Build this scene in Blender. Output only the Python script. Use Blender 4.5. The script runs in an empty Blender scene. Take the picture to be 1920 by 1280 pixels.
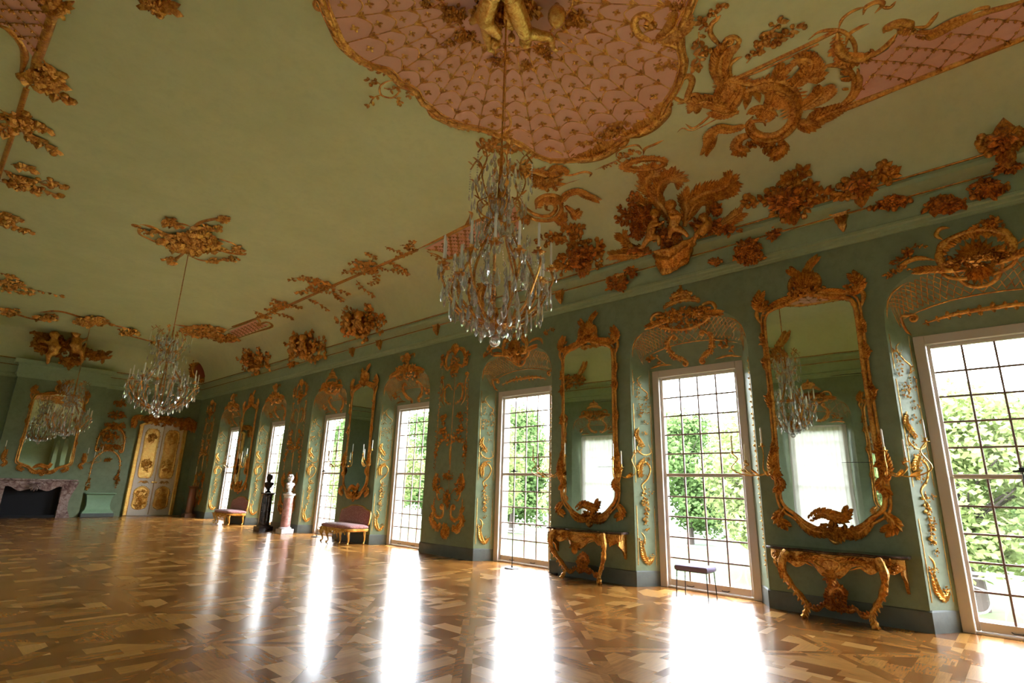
import bpy, math, random
from math import pi, sin, cos, radians, sqrt, atan2
from mathutils import Vector, Matrix
random.seed(7)
S = bpy.context.scene
COL = S.collection

# ------------------------------------------------------------------ camera (solved from the photograph's vanishing points)
RW = [[0.6760940493146212, 0.20879746879757935, 0.7066119539783364],
      [-0.7363459310083489, 0.15724187596585312, 0.658080285626448],
      [0.026296508680939714, -0.9652350021971143, 0.26005746319752127]]
FPX = 1017.6
EYE = Vector((0, 0, 1.6))
cam = bpy.data.objects.new('camera', bpy.data.cameras.new('camera'))
COL.objects.link(cam)
cam.data.sensor_width = 36.0
cam.data.lens = FPX / 1920 * 36.0
cam.data.clip_start = 0.05
cam.data.clip_end = 600
r, d, f = [Vector((RW[0][i], RW[1][i], RW[2][i])) for i in range(3)]
cam.matrix_world = Matrix(((r.x, -d.x, -f.x, EYE.x), (r.y, -d.y, -f.y, EYE.y), (r.z, -d.z, -f.z, EYE.z), (0, 0, 0, 1)))
S.camera = cam

# ------------------------------------------------------------------ sky, exposure
SKY = 13.0
world = bpy.data.worlds.new('world')
S.world = world
world.use_nodes = True
wn = world.node_tree
wn.nodes['Background'].inputs[0].default_value = (0.87, 0.93, 1.0, 1)
wn.nodes['Background'].inputs[1].default_value = SKY
S.view_settings.view_transform = 'Standard'
S.view_settings.look = 'None'
S.view_settings.gamma = 1.0
S.view_settings.use_curve_mapping = False
S.view_settings.exposure = 1.5
S.cycles.max_bounces = 10
S.cycles.diffuse_bounces = 6
S.cycles.glossy_bounces = 5
S.cycles.transmission_bounces = 6
S.cycles.transparent_max_bounces = 10
S.cycles.caustics_reflective = False
S.cycles.caustics_refractive = False
S.cycles.sample_clamp_indirect = 8.0

# ------------------------------------------------------------------ room numbers (metres)
XR, XL, YE, YB, ZC = 9.0, -1.7, 28.8, -10.6, 7.2
XM = (XR + XL) / 2
PER = 4.13
WY = [4.16 + PER * k for k in range(-3, 6)]     # window centres along the walls
OW, OS, OT = 1.11, 3.92, 4.72                    # opening half width, springing, crown
FW, FT, RD = 0.86, 3.84, 0.40                    # frame half width, top, recess depth
COVE = 1.05
CD, CZ = 0.20, 6.02                              # cornice top: projection, height


# ------------------------------------------------------------------ node helpers
class NT:
    def __init__(s, name):
        s.m = bpy.data.materials.new(name)
        s.m.use_nodes = True
        s.t = s.m.node_tree
        s.b = s.t.nodes['Principled BSDF']
        s.o = s.t.nodes['Material Output']

    def n(s, typ, **kw):
        nd = s.t.nodes.new(typ)
        for k, v in kw.items():
            setattr(nd, k, v)
        return nd

    def put(s, sock, v):
        if hasattr(v, 'links'):
            s.t.links.new(v, sock)
        elif isinstance(v, (tuple, list)):
            sock.default_value = tuple(v) + ((1,) if len(v) == 3 and sock.type == 'RGBA' else ())
        else:
            sock.default_value = v

    def ma(s, op, a, b=0.0, c=None):
        nd = s.n('ShaderNodeMath', operation=op)
        s.put(nd.inputs[0], a)
        s.put(nd.inputs[1], b)
        if c is not None:
            s.put(nd.inputs[2], c)
        return nd.outputs[0]

    def mix(s, f, a, b, blend='MIX'):
        nd = s.n('ShaderNodeMix', data_type='RGBA', blend_type=blend)
        s.put(nd.inputs[0], f)
        s.put(nd.inputs[6], a)
        s.put(nd.inputs[7], b)
        return nd.outputs[2]

    def ramp(s, f, stops, interp='LINEAR'):
        nd = s.n('ShaderNodeValToRGB')
        cr = nd.color_ramp
        cr.interpolation = interp
        while len(cr.elements) < len(stops):
            cr.elements.new(0.5)
        for e, (p, c) in zip(cr.elements, stops):
            e.position = p
            e.color = tuple(c) + ((1,) if len(c) == 3 else ())
        s.put(nd.inputs[0], f)
        return nd.outputs[0]

    def obj(s):
        return s.n('ShaderNodeTexCoord').outputs['Object']

    def noise(s, vec, scale, detail=3, rough=0.5, dist=0.0):
        nd = s.n('ShaderNodeTexNoise')
        s.put(nd.inputs['Vector'], vec)
        nd.inputs['Scale'].default_value = scale
        nd.inputs['Detail'].default_value = detail
        nd.inputs['Roughness'].default_value = rough
        nd.inputs['Distortion'].default_value = dist
        return nd.outputs[0]

    def bump(s, h, strength=0.3, dist=0.02):
        nd = s.n('ShaderNodeBump')
        nd.inputs['Strength'].default_value = strength
        nd.inputs['Distance'].default_value = dist
        s.put(nd.inputs['Height'], h)
        s.put(s.b.inputs['Normal'], nd.outputs[0])

    def set(s, **kw):
        for k, v in kw.items():
            s.put(s.b.inputs[k.replace('_', ' ')], v)
        return s


def simple(name, col, rough=0.5, metal=0.0, **kw):
    m = NT(name)
    m.set(Base_Color=col, Roughness=rough, Metallic=metal, **kw)
    return m.m


def gold(name, c1, c2, rough=0.32, scale=9.0):
    m = NT(name)
    v = m.obj()
    n1 = m.noise(v, scale, 4, 0.6)
    n3 = m.noise(v, scale * 4, 4, 0.65)
    m.set(Base_Color=m.ramp(m.ma('ADD', m.ma('MULTIPLY', n1, 0.5), m.ma('MULTIPLY', n3, 0.5)), [(0.4, c1), (0.6, c2)]), Metallic=0.68, Roughness=rough)  # noise in the colour imitates yellow highlights and dark shaded crevices
    n2 = m.noise(v, 26, 4, 0.62)
    m.bump(n2, 0.65, 0.02)
    return m.m


def wallpaint(name, a, b, c, rough=0.55):
    m = NT(name)
    v = m.obj()
    n1 = m.noise(v, 0.9, 5, 0.62, 0.4)
    n2 = m.noise(v, 7, 5, 0.7)
    col = m.mix(m.ramp(n1, [(0.35, (0, 0, 0)), (0.65, (1, 1, 1))]), a, b)
    col = m.mix(m.ramp(n2, [(0.45, (0, 0, 0)), (0.8, (0.6, 0.6, 0.6))]), col, c)
    m.set(Base_Color=col, Roughness=rough)
    m.bump(m.noise(v, 24, 4, 0.6), 0.12, 0.01)
    return m.m


M = {}
M['gold'] = gold('gilding', (0.40, 0.13, 0.022), (0.90, 0.46, 0.09), 0.25)
M['gold_b'] = gold('bright_gilding', (0.66, 0.30, 0.05), (1.0, 0.66, 0.18), 0.22)
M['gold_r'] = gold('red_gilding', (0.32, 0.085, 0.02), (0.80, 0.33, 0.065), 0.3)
M['wall'] = wallpaint('green_stucco', (0.19, 0.245, 0.14), (0.23, 0.295, 0.18), (0.135, 0.165, 0.085))
M['frieze'] = wallpaint('pale_green_stucco', (0.33, 0.42, 0.25), (0.38, 0.47, 0.29), (0.26, 0.32, 0.18))
M['ceil'] = wallpaint('ceiling_plaster', (0.62, 0.66, 0.38), (0.68, 0.71, 0.42), (0.56, 0.60, 0.34), 0.8)
M['plinth'] = wallpaint('grey_plinth', (0.10, 0.12, 0.11), (0.13, 0.155, 0.14), (0.07, 0.08, 0.075))
M['white'] = simple('white_paint', (0.64, 0.56, 0.49), 0.4)
M['muntin'] = simple('muntin_paint', (0.24, 0.15, 0.12), 0.45)
M['stone'] = simple('pale_render', (0.80, 0.78, 0.72), 0.8)
M['black'] = simple('black_metal', (0.015, 0.015, 0.018), 0.4)


def glass_pane():
    m = NT('window_glass')
    t = m.n('ShaderNodeBsdfTransparent')
    g = m.n('ShaderNodeBsdfGlossy')
    g.inputs['Roughness'].default_value = 0.02
    ge = m.n('ShaderNodeNewGeometry')
    dt = m.n('ShaderNodeVectorMath', operation='DOT_PRODUCT')
    m.put(dt.inputs[0], ge.outputs['Normal'])
    m.put(dt.inputs[1], ge.outputs['Incoming'])
    om = m.ma('SUBTRACT', 1.0, m.ma('ABSOLUTE', dt.outputs['Value']))
    mx = m.n('ShaderNodeMixShader')
    m.put(mx.inputs[0], m.ma('ADD', 0.04, m.ma('MULTIPLY', m.ma('POWER', om, 5.0), 0.9)))
    m.put(mx.inputs[1], t.outputs[0])
    m.put(mx.inputs[2], g.outputs[0])
    m.put(m.o.inputs[0], mx.outputs[0])
    return m.m


M['pane'] = glass_pane()


def curtain_mat():
    m = NT('white_curtain')
    dd = m.n('ShaderNodeBsdfDiffuse')
    dd.inputs[0].default_value = (0.80, 0.78, 0.73, 1)
    t = m.n('ShaderNodeBsdfTranslucent')
    t.inputs[0].default_value = (0.42, 0.41, 0.37, 1)
    mx = m.n('ShaderNodeMixShader')
    mx.inputs[0].default_value = 0.27
    m.put(mx.inputs[1], dd.outputs[0])
    m.put(mx.inputs[2], t.outputs[0])
    m.put(m.o.inputs[0], mx.outputs[0])
    return m.m


M['curtain'] = curtain_mat()


def floor_mat():
    m = NT('star_parquet')
    v = m.obj()
    sx = m.n('ShaderNodeSeparateXYZ')
    m.put(sx.inputs[0], v)
    T = 1.86
    X = m.ma('DIVIDE', m.ma('SUBTRACT', sx.outputs[0], 1.5), T)
    Y = m.ma('DIVIDE', m.ma('SUBTRACT', sx.outputs[1], 3.6), T)
    ix, iy = m.ma('ROUND', X), m.ma('ROUND', Y)
    u, w = m.ma('SUBTRACT', X, ix), m.ma('SUBTRACT', Y, iy)
    au, aw = m.ma('ABSOLUTE', u), m.ma('ABSOLUTE', w)
    q = m.ma('GREATER_THAN', au, aw)              # which pair of quadrants
    qi = m.ma('SUBTRACT', 1.0, q)
    a = m.ma('ADD', m.ma('MULTIPLY', u, q), m.ma('MULTIPLY', w, qi))
    b = m.ma('ADD', m.ma('MULTIPLY', w, q), m.ma('MULTIPLY', u, qi))
    # diagonal bands
    dg = m.ma('ABSOLUTE', m.ma('SUBTRACT', au, aw))
    band = m.ma('LESS_THAN', dg, 0.062)
    # rows of planks
    row = m.ma('FLOOR', m.ma('MULTIPLY', a, 9.0))
    odd = m.ma('MODULO', m.ma('ABSOLUTE', row), 3.0)
    nb = m.ma('ADD', 3.1, m.ma('MULTIPLY', odd, 1.45))
    cel = m.ma('FLOOR', m.ma('ADD', m.ma('MULTIPLY', b, nb), m.ma('MULTIPLY', odd, 0.37)))
    dl = m.ma('FLOOR', m.ma('MULTIPLY', m.ma('ADD', au, aw), 3.4))
    row2 = m.ma('ADD', m.ma('MULTIPLY', row, m.ma('SUBTRACT', 1, band)), m.ma('MULTIPLY', m.ma('ADD', dl, 31), band))
    sg = m.ma('ADD', m.ma('MULTIPLY', m.ma('SIGN', u), 3), m.ma('SIGN', w))
    cel2 = m.ma('ADD', m.ma('MULTIPLY', cel, m.ma('SUBTRACT', 1, band)), m.ma('MULTIPLY', sg, band))
    cv = m.n('ShaderNodeCombineXYZ')
    m.put(cv.inputs[0], m.ma('ADD', m.ma('MULTIPLY', ix, 17.3), row2))
    m.put(cv.inputs[1], m.ma('ADD', m.ma('MULTIPLY', iy, 11.7), cel2))
    m.put(cv.inputs[2], m.ma('ADD', m.ma('MULTIPLY', q, 5.0), m.ma('MULTIPLY', band, 9)))
    wn_ = m.n('ShaderNodeTexWhiteNoise', noise_dimensions='3D')
    m.put(wn_.inputs[0], cv.outputs[0])
    rnd = wn_.outputs[0]
    rnd = m.ma('MULTIPLY', rnd, m.ma('SUBTRACT', 1.0, m.ma('MULTIPLY', band, 0.35)))
    # grain runs along the planks
    gm = m.n('ShaderNodeCombineXYZ')
    m.put(gm.inputs[0], m.ma('MULTIPLY', a, m.ma('ADD', 6, m.ma('MULTIPLY', rnd, 40))))
    m.put(gm.inputs[1], m.ma('MULTIPLY', b, 3.0))
    m.put(gm.inputs[2], m.ma('MULTIPLY', rnd, 40))
    gr = m.noise(gm.outputs[0], 3.0, 4, 0.6)
    strip = m.ma('FRACT', m.ma('ADD', m.ma('MULTIPLY', a, 21.0), m.ma('MULTIPLY', rnd, 3)))
    sid = m.ma('FLOOR', m.ma('MULTIPLY', a, 21.0))
    col = m.ramp(rnd, [(0.0, (0.20, 0.075, 0.015)), (0.25, (0.28, 0.112, 0.022)), (0.55, (0.36, 0.155, 0.031)), (0.82, (0.44, 0.21, 0.045)), (1.0, (0.54, 0.29, 0.075))])
    col = m.mix(0.55, col, m.ramp(gr, [(0.3, (0.55, 0.5, 0.45)), (0.7, (1.25, 1.2, 1.15))]), 'MULTIPLY')
    big = m.noise(v, 0.35, 2, 0.5)
    col = m.mix(0.5, col, m.ramp(big, [(0.35, (0.8, 0.78, 0.76)), (0.65, (1.1, 1.1, 1.1))]), 'MULTIPLY')
    m.set(Base_Color=col, Roughness=m.ma('ADD', 0.25, m.ma('MULTIPLY', m.ma('SUBTRACT', rnd, 0.5), 0.08)), IOR=1.5)
    m.put(m.b.inputs['Coat Weight'], 0.22)
    m.put(m.b.inputs['Coat Roughness'], 0.13)
    wav = m.noise(v, 2.2, 3, 0.55)
    m.bump(wav, 0.045, 0.02)
    return m.m


M['floor'] = floor_mat()


# ------------------------------------------------------------------ mesh helpers
class MB:
    def __init__(s):
        s.v, s.f = [], []

    def add(s, vs, fs):
        k = len(s.v)
        s.v += [tuple(p) for p in vs]
        s.f += [tuple(i + k for i in q) for q in fs]

    def box(s, a, b, T=None):
        x0, y0, z0 = a
        x1, y1, z1 = b
        vs = [Vector(p) for p in ((x0, y0, z0), (x1, y0, z0), (x1, y1, z0), (x0, y1, z0), (x0, y0, z1), (x1, y0, z1), (x1, y1, z1), (x0, y1, z1))]
        if T:
            vs = [T @ p for p in vs]
        s.add(vs, [(0, 3, 2, 1), (4, 5, 6, 7), (0, 1, 5, 4), (1, 2, 6, 5), (2, 3, 7, 6), (3, 0, 4, 7)])

    def bbox(s, a, b, ch=0.01, T=None):
        """box with chamfered edges"""
        a, b = Vector(a), Vector(b)
        c, h = (a + b) / 2, (b - a) / 2
        vs, ids = [], {}
        for sx in (-1, 1):
            for sy in (-1, 1):
                for sz in (-1, 1):
                    for ax in range(3):
                        o = Vector((sx * h.x, sy * h.y, sz * h.z))
                        for k in range(3):
                            if k != ax:
                                o[k] -= (sx, sy, sz)[k] * ch
                        ids[(sx, sy, sz, ax)] = len(vs)
                        vs.append(c + o)
        fs = []
        I = (-1, 1)
        for ax in range(3):
            o1, o2 = (ax + 1) % 3, (ax + 2) % 3
            for sg in I:
                q = []
                for (p, r_) in ((-1, -1), (1, -1), (1, 1), (-1, 1)):
                    k = [0, 0, 0]
                    k[ax], k[o1], k[o2] = sg, p, r_
                    q.append(ids[(k[0], k[1], k[2], ax)])
                fs.append(q if sg > 0 else q[::-1])
            for p in I:          # edges along ax
                for r_ in I:
                    q = []
                    for sg, order in ((-1, (o1, o2)), (1, (o2, o1))):
                        for w in order:
                            k = [0, 0, 0]
                            k[ax], k[o1], k[o2] = sg, p, r_
                            q.append(ids[(k[0], k[1], k[2], w)])
                    fs.append(q)
        for sx in I:
            for sy in I:
                for sz in I:
                    fs.append([ids[(sx, sy, sz, k)] for k in range(3)])
        if T:
            vs = [T @ p for p in vs]
        s.add(vs, fs)

    def lathe(s, prof, T=None, n=24, closed=False):
        vs, fs = [], []
        for (r_, z) in prof:
            for i in range(n):
                t = 2 * pi * i / n
                vs.append(Vector((r_ * cos(t), r_ * sin(t), z)))
        for j in range(len(prof) - 1):
            for i in range(n):
                k = (i + 1) % n
                fs.append((j * n + i, j * n + k, (j + 1) * n + k, (j + 1) * n + i))
        fs.append(tuple(range(n))[::-1])
        fs.append(tuple(range((len(prof) - 1) * n, len(prof) * n)))
        if T:
            vs = [T @ p for p in vs]
        s.add(vs, fs)

    def tube(s, pts, rad, n=6, cap=True, flat=1.0, up=None):
        pts = [Vector(p) for p in pts]
        if not isinstance(rad, (list, tuple)):
            rad = [rad] * len(pts)
        m = len(pts)
        vs, fs = [], []
        t0 = (pts[1] - pts[0]).normalized()
        nn = Vector(up) if up is not None else (Vector((0, 0, 1)) if abs(t0.z) < 0.9 else Vector((1, 0, 0)))
        for i in range(m):
            t = (pts[min(i + 1, m - 1)] - pts[max(i - 1, 0)])
            t = t.normalized() if t.length > 1e-9 else t0
            nn = (nn - t * nn.dot(t))
            nn = nn.normalized() if nn.length > 1e-6 else t.orthogonal().normalized()
            bb = t.cross(nn)
            for j in range(n):
                a = 2 * pi * j / n
                vs.append(pts[i] + bb * cos(a) * rad[i] + nn * sin(a) * rad[i] * flat)
        for i in range(m - 1):
            for j in range(n):
                k = (j + 1) % n
                fs.append((i * n + j, i * n + k, (i + 1) * n + k, (i + 1) * n + j))
        if cap:
            fs.append(tuple(range(n))[::-1])
            fs.append(tuple(range((m - 1) * n, m * n)))
        s.add(vs, fs)

    def ell(s, c, r_, T=None, nu=10, nv=6):
        c = Vector(c)
        r_ = Vector((r_, r_, r_)) if not hasattr(r_, '__len__') else Vector(r_)
        vs = [Vector((0, 0, -1))]
        for j in range(1, nv):
            p = -pi / 2 + pi * j / nv
            for i in range(nu):
                t = 2 * pi * i / nu
                vs.append(Vector((cos(p) * cos(t), cos(p) * sin(t), sin(p))))
        vs.append(Vector((0, 0, 1)))
        vs = [Vector((p.x * r_.x, p.y * r_.y, p.z * r_.z)) for p in vs]
        if T:
            vs = [T @ p for p in vs]
        vs = [p + c for p in vs]
        fs = []
        for i in range(nu):
            fs.append((0, 1 + (i + 1) % nu, 1 + i))
            fs.append((len(vs) - 1, len(vs) - 1 - nu + i, len(vs) - 1 - nu + (i + 1) % nu))
        for j in range(nv - 2):
            for i in range(nu):
                k = (i + 1) % nu
                a = 1 + j * nu
                fs.append((a + i, a + k, a + nu + k, a + nu + i))
        s.add(vs, fs)

    def build(s, name, mat, parent=None, smooth=True, angle=40):
        me = bpy.data.meshes.new(name)
        me.from_pydata(s.v, [], s.f)
        for mm in (mat if isinstance(mat, list) else [mat]):
            me.materials.append(mm)
        if smooth:
            me.polygons.foreach_set('use_smooth', [True] * len(me.polygons))
            try:
                me.set_sharp_from_angle(angle=radians(angle))
            except Exception:
                pass
        me.update()
        o = bpy.data.objects.new(name, me)
        COL.objects.link(o)
        if parent is not None:
            o.parent = parent
            o.matrix_parent_inverse = parent.matrix_basis.inverted()
        return o


def empty(name, loc=(0, 0, 0), rz=0.0):
    o = bpy.data.objects.new(name, None)
    o.empty_display_size = 0.1
    o.location = loc
    o.rotation_euler = (0, 0, rz)
    COL.objects.link(o)
    bpy.context.view_layer.update() if False else None
    return o


def tag(o, label, cat, group=None, kind=None):
    o['label'] = label
    o['category'] = cat
    if group:
        o['group'] = group
    if kind:
        o['kind'] = kind
    return o


def struct(o):
    o['kind'] = 'structure'
    return o


def copy_tree(o, parent=None):
    c = o.copy()
    COL.objects.link(c)
    if parent is not None:
        inv = o.matrix_parent_inverse.copy()
        c.parent = parent
        c.matrix_parent_inverse = inv
    for ch in list(o.children):
        copy_tree(ch, c)
    return c


# ------------------------------------------------------------------ pixel -> point on the room's surfaces
def ray(px, py):
    a = Vector((px - 960, py - 640, FPX))
    return Vector((Vector(RW[0]).dot(a), Vector(RW[1]).dot(a), Vector(RW[2]).dot(a)))


def cove_pts(n=8):
    """profile from the cornice top over the cove to the flat: (inset, height)"""
    return [(CD + (COVE - CD + 0.15) * (1 - cos(pi / 2 * i / n)), CZ + (ZC - CZ) * sin(pi / 2 * i / n)) for i in range(n + 1)]


CORN = [(0.0, 5.30), (0.035, 5.30), (0.035, 5.345), (0.055, 5.36), (0.055, 5.40), (0.085, 5.42), (0.085, 5.455),
        (0.05, 5.48), (0.05, 5.76), (0.075, 5.77), (0.085, 5.80), (0.15, 5.84), (0.205, 5.90), (0.215, 5.96), (0.2, 6.0), (CD, CZ)]
PROF = [(0.0, 0.0), (0.0, 5.3)] + CORN[7:] + cove_pts() + [(5.3, ZC)]


def H(px, py):
    """hit of the photo ray with right wall / cornice / cove / ceiling; returns point, normal"""
    dr = ray(px, py)
    best = None
    for (d0, z0), (d1, z1) in zip(PROF, PROF[1:]):
        x0, x1 = XR - d0, XR - d1
        # solve EYE.x + t dx on segment in x,z
        ex, ez = x1 - x0, z1 - z0
        den = dr.x * ez - dr.z * ex
        if abs(den) < 1e-9:
            continue
        t = ((x0 - EYE.x) * ez - (z0 - EYE.z) * ex) / den
        k = ((x0 - EYE.x) * dr.z - (z0 - EYE.z) * dr.x) / den
        if t > 0 and -1e-6 <= k <= 1 + 1e-6 and (best is None or t < best[0]):
            n = Vector((-ez, 0, ex)).normalized()
            if n.dot(dr) > 0:
                n = -n
            best = (t, n)
    if best is None:
        return EYE + dr * ((ZC - EYE.z) / dr.z), Vector((0, 0, -1))
    p = EYE + dr * best[0]
    return p, best[1]


XFLAT = XR - COVE - 0.15


def HC(px, py):
    dr = ray(px, py)
    p = EYE + dr * ((ZC - EYE.z) / dr.z)
    if p.x > XFLAT and px > 300:
        return H(px, py)
    return p, Vector((0, 0, -1))


def surf(x, y):
    """ceiling surface under plan point (x, y) on the window side"""
    if x <= XFLAT:
        return Vector((x, y, ZC)), Vector((0, 0, -1))
    w = COVE - CD + 0.15
    c = max(0.0, min(1.0, 1 - (XR - x - CD) / w))
    a = math.acos(c)
    return Vector((x, y, CZ + (ZC - CZ) * sin(a))), Vector((-(ZC - CZ) * cos(a), 0, -w * sin(a))).normalized()


def HW(px, py, X=XR):
    dr = ray(px, py)
    return EYE + dr * (X / dr.x), Vector((-1, 0, 0))


def HE(px, py, Y=YE):
    dr = ray(px, py)
    return EYE + dr * (Y / dr.y), Vector((0, -1, 0))


def HZ(px, py, z=0.0):
    dr = ray(px, py)
    return EYE + dr * ((z - EYE.z) / dr.z)


#@@SHELL
# ================================================================== the shell
def arch_pts(hw, zs, zt, n=14):
    """basket arch over +-hw from springing zs to crown zt; (y offset, z)"""
    out = []
    for i in range(n + 1):
        t = pi * i / n
        c, s_ = cos(t), sin(t)
        out.append((-hw * (1 if c > 0 else -1) * abs(c) ** 0.62, zs + (zt - zs) * s_ ** 0.75))
    return out


def back_pts(n=14):
    """matching points on the frame's outline: up the corner, across the top"""
    out = []
    for i in range(n + 1):
        t = i / n
        out.append((-FW + 2 * FW * min(1, max(0, (t - 0.14) / 0.72)), FT if 0.14 <= t <= 0.86 else FT - (0.14 - min(t, 1 - t)) * 0.6))
    return out


def window_wall(side):
    X = XR if side > 0 else XL
    mb = MB()
    ys = [YB] + WY + [YE]
    ztop = 5.32
    NA = 14
    for yc in WY:
        A = arch_pts(OW, OS, OT, NA)
        B = back_pts(NA)
        vs = [(X, yc - OW, 0)] + [(X, yc + y, z) for y, z in A] + [(X, yc + OW, 0)]
        bk = [(X + side * RD, yc - FW, 0)] + [(X + side * RD, yc + y, z) for y, z in B] + [(X + side * RD, yc + FW, 0)]
        # reveal with a curved lip between face and frame: three rings
        rings = [vs]
        for t, q in ((0.04, 0.16), (0.4, 0.62), (1, 1)):
            rings.append([tuple(a * (1 - (q if k != 0 else t)) + b * (q if k != 0 else t) for k, (a, b) in enumerate(zip(p, r_))) for p, r_ in zip(vs, bk)])
        # the soffit is concave, the jambs are flat
        R3 = []
        for j, t in enumerate((0, 0.08, 0.3, 0.6, 1)):
            ring = []
            for i, (p, r_) in enumerate(zip(vs, bk)):
                jamb = i in (0, len(vs) - 1)
                zz = p[2] * (1 - t) + r_[2] * t
                if not jamb:
                    zz += 0.10 * sin(pi * t) * min(1, max(0, (p[2] - OS) / 0.4))
                ring.append((p[0] * (1 - t) + r_[0] * t, p[1] * (1 - t) + r_[1] * t, zz))
            R3.append(ring)
        n = len(vs)
        flat = [q for rg in R3 for q in rg]
        fs = []
        for j in range(len(R3) - 1):
            for i in range(n - 1):
                fs.append((j * n + i, (j + 1) * n + i, (j + 1) * n + i + 1, j * n + i + 1))
        if side < 0:
            fs = [q[::-1] for q in fs]
        mb.add(flat, fs)
        # wall above the arch
        top = [(X, p[1], ztop) for p in vs[1:-1]]
        low = vs[1:-1]
        k = len(low)
        mb.add(low + top, [(i, i + 1, k + i + 1, k + i) for i in range(k - 1)])
    edges = [YB] + [e for yc in WY for e in (yc - OW, yc + OW)] + [YE]
    for i in range(0, len(edges), 2):
        y0, y1 = edges[i], edges[i + 1]
        mb.add([(X, y0, 0), (X, y1, 0), (X, y1, ztop), (X, y0, ztop)], [(0, 1, 2, 3)])
    # outer skin so no light leaks: a second face 0.5 m out with the same holes
    Xo = X + side * 0.62
    for i in range(0, len(edges), 2):
        y0, y1 = edges[i], edges[i + 1]
        y0 = y0 + (OW - FW if i else -1)
        y1 = y1 - (OW - FW if i + 2 < len(edges) else -1)
        y0 -= 0.5 * (i > 0)
        mb.add([(Xo, y0 + 0.0, -0.3), (Xo, y1, -0.3), (Xo, y1, 8), (Xo, y0, 8)], [(0, 1, 2, 3)])
    return mb


def outer_skin(side, mb):
    pass


def build_shell():
    for side, nm in ((1, 'right'), (-1, 'left')):
        X = XR if side > 0 else XL
        mb = MB()
        full = window_wall(side)
        # keep only the inner part (drop the crude skin quads appended last)
        nq = len(WY) + 1
        mb.v, mb.f = full.v[:-4 * nq], full.f[:-nq]
        # masonry outside the recess, pale outer reveals
        Xa, Xo = X + side * (RD + 0.161), X + side * 0.78
        ob = MB()
        prev = YB - 0.5
        for yc in WY + [None]:
            y1 = (yc - FW + 0.05) if yc is not None else YE + 0.5
            ob.box((min(Xa, Xo), prev, -0.4), (max(Xa, Xo), y1, 8.0))
            if yc is not None:
                ob.box((min(Xa, Xo), yc - FW + 0.05, FT - 0.03), (max(Xa, Xo), yc + FW - 0.05, 8.0))
                ob.box((min(X + side * RD, Xo), yc - FW + 0.05, -0.4), (max(X + side * RD, Xo), yc + FW - 0.05, -0.005))
                prev = yc + FW - 0.05
        struct(ob.build('wall_%s_outside' % nm, M['stone'], smooth=False))
        struct(mb.build('wall_' + nm, M['wall'], angle=50))
        # plinth band
        pb = MB()
        edges = [YB] + [e for yc in WY for e in (yc - OW, yc + OW)] + [YE]
        for i in range(0, len(edges), 2):
            y0, y1 = edges[i], edges[i + 1]
            t = 0.018
            ff = (OW - FW) * 1.0
            o = [(X - side * t, y0 - (t if i else 0)), (X - side * t, y1 + (t if i + 2 < len(edges) else 0))]
            if i + 2 < len(edges):
                o.append((X + side * (RD - 0.01), y1 + ff))
            if i:
                o.insert(0, (X + side * (RD - 0.01), y0 - ff))
            k = len(o)
            h = 0.24
            inn = [(x + side * 0.03, y) for x, y in o]
            vs = [(x, y, 0) for x, y in o] + [(x, y, h) for x, y in o] + [(x, y, h + 0.02) for x, y in inn]
            fs = [(j, j + 1, k + j + 1, k + j) for j in range(k - 1)] + [(k + j, k + j + 1, 2 * k + j + 1, 2 * k + j) for j in range(k - 1)]
            pb.add(vs, fs)
        struct(pb.build('baseboard_' + nm, M['plinth'], smooth=False))
    # end walls
    mb = MB()
    mb.box((XL - 0.8, YE, -0.4), (XR + 0.8, YE + 0.4, 8))
    struct(mb.build('wall_end', M['wall'], smooth=False))
    mb = MB()
    mb.box((XL - 0.8, YB - 0.4, -0.4), (XR + 0.8, YB, 8))
    struct(mb.build('wall_rear', M['wall'], smooth=False))
    # floor
    mb = MB()
    mb.add([(XL - 0.6, YB - 0.1, 0), (XR + 0.6, YB - 0.1, 0), (XR + 0.6, YE + 0.1, 0), (XL - 0.6, YE + 0.1, 0)], [(0, 1, 2, 3)])
    mb.box((XL - 0.39, YB - 0.1, -0.3), (XR + 0.39, YE + 0.1, -0.01))
    struct(mb.build('floor', M['floor'], smooth=False))

    def ring(prof, name, mat, sm=True, ang=35):
        mb = MB()
        vs = []
        for dd, z in prof:
            vs += [(XL + dd, YB + dd, z), (XR - dd, YB + dd, z), (XR - dd, YE - dd, z), (XL + dd, YE - dd, z)]
        fs = []
        for j in range(len(prof) - 1):
            for i in range(4):
                k = (i + 1) % 4
                fs.append((j * 4 + i, j * 4 + k, (j + 1) * 4 + k, (j + 1) * 4 + i))
        mb.add(vs, fs)
        return mb
    cp = cove_pts(14)
    mb = ring(cp, 'ceiling', M['ceil'])
    dd = cp[-1][0]
    mb.add([(XL + dd, YB + dd, ZC), (XR - dd, YB + dd, ZC), (XR - dd, YE - dd, ZC), (XL + dd, YE - dd, ZC)], [(0, 1, 2, 3)])
    struct(mb.build('ceiling', M['ceil'], angle=30))
    mb = MB()
    mb.box((XL - 0.8, YB - 0.5, 8.0), (XR + 0.8, YE + 0.5, 8.2))
    struct(mb.build('roof', simple('roof_slab', (0.2, 0.2, 0.2)), smooth=False))
    struct(ring(CORN, 'c', None).build('trim_1', M['frieze'], angle=30))

    def gline(dd, z, r_, name):
        mb = MB()
        prof = [(dd + r_ * cos(t) * 0.9, z + r_ * sin(t)) for t in [2 * pi * i / 8 for i in range(9)]]
        mb = ring(prof, name, None)
        struct(mb.build(name, M['gold'], angle=80))
    gline(CD + 0.012, CZ, 0.017, 'trim_2')
    gline(0.075, 5.785, 0.014, 'trim_3')


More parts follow.
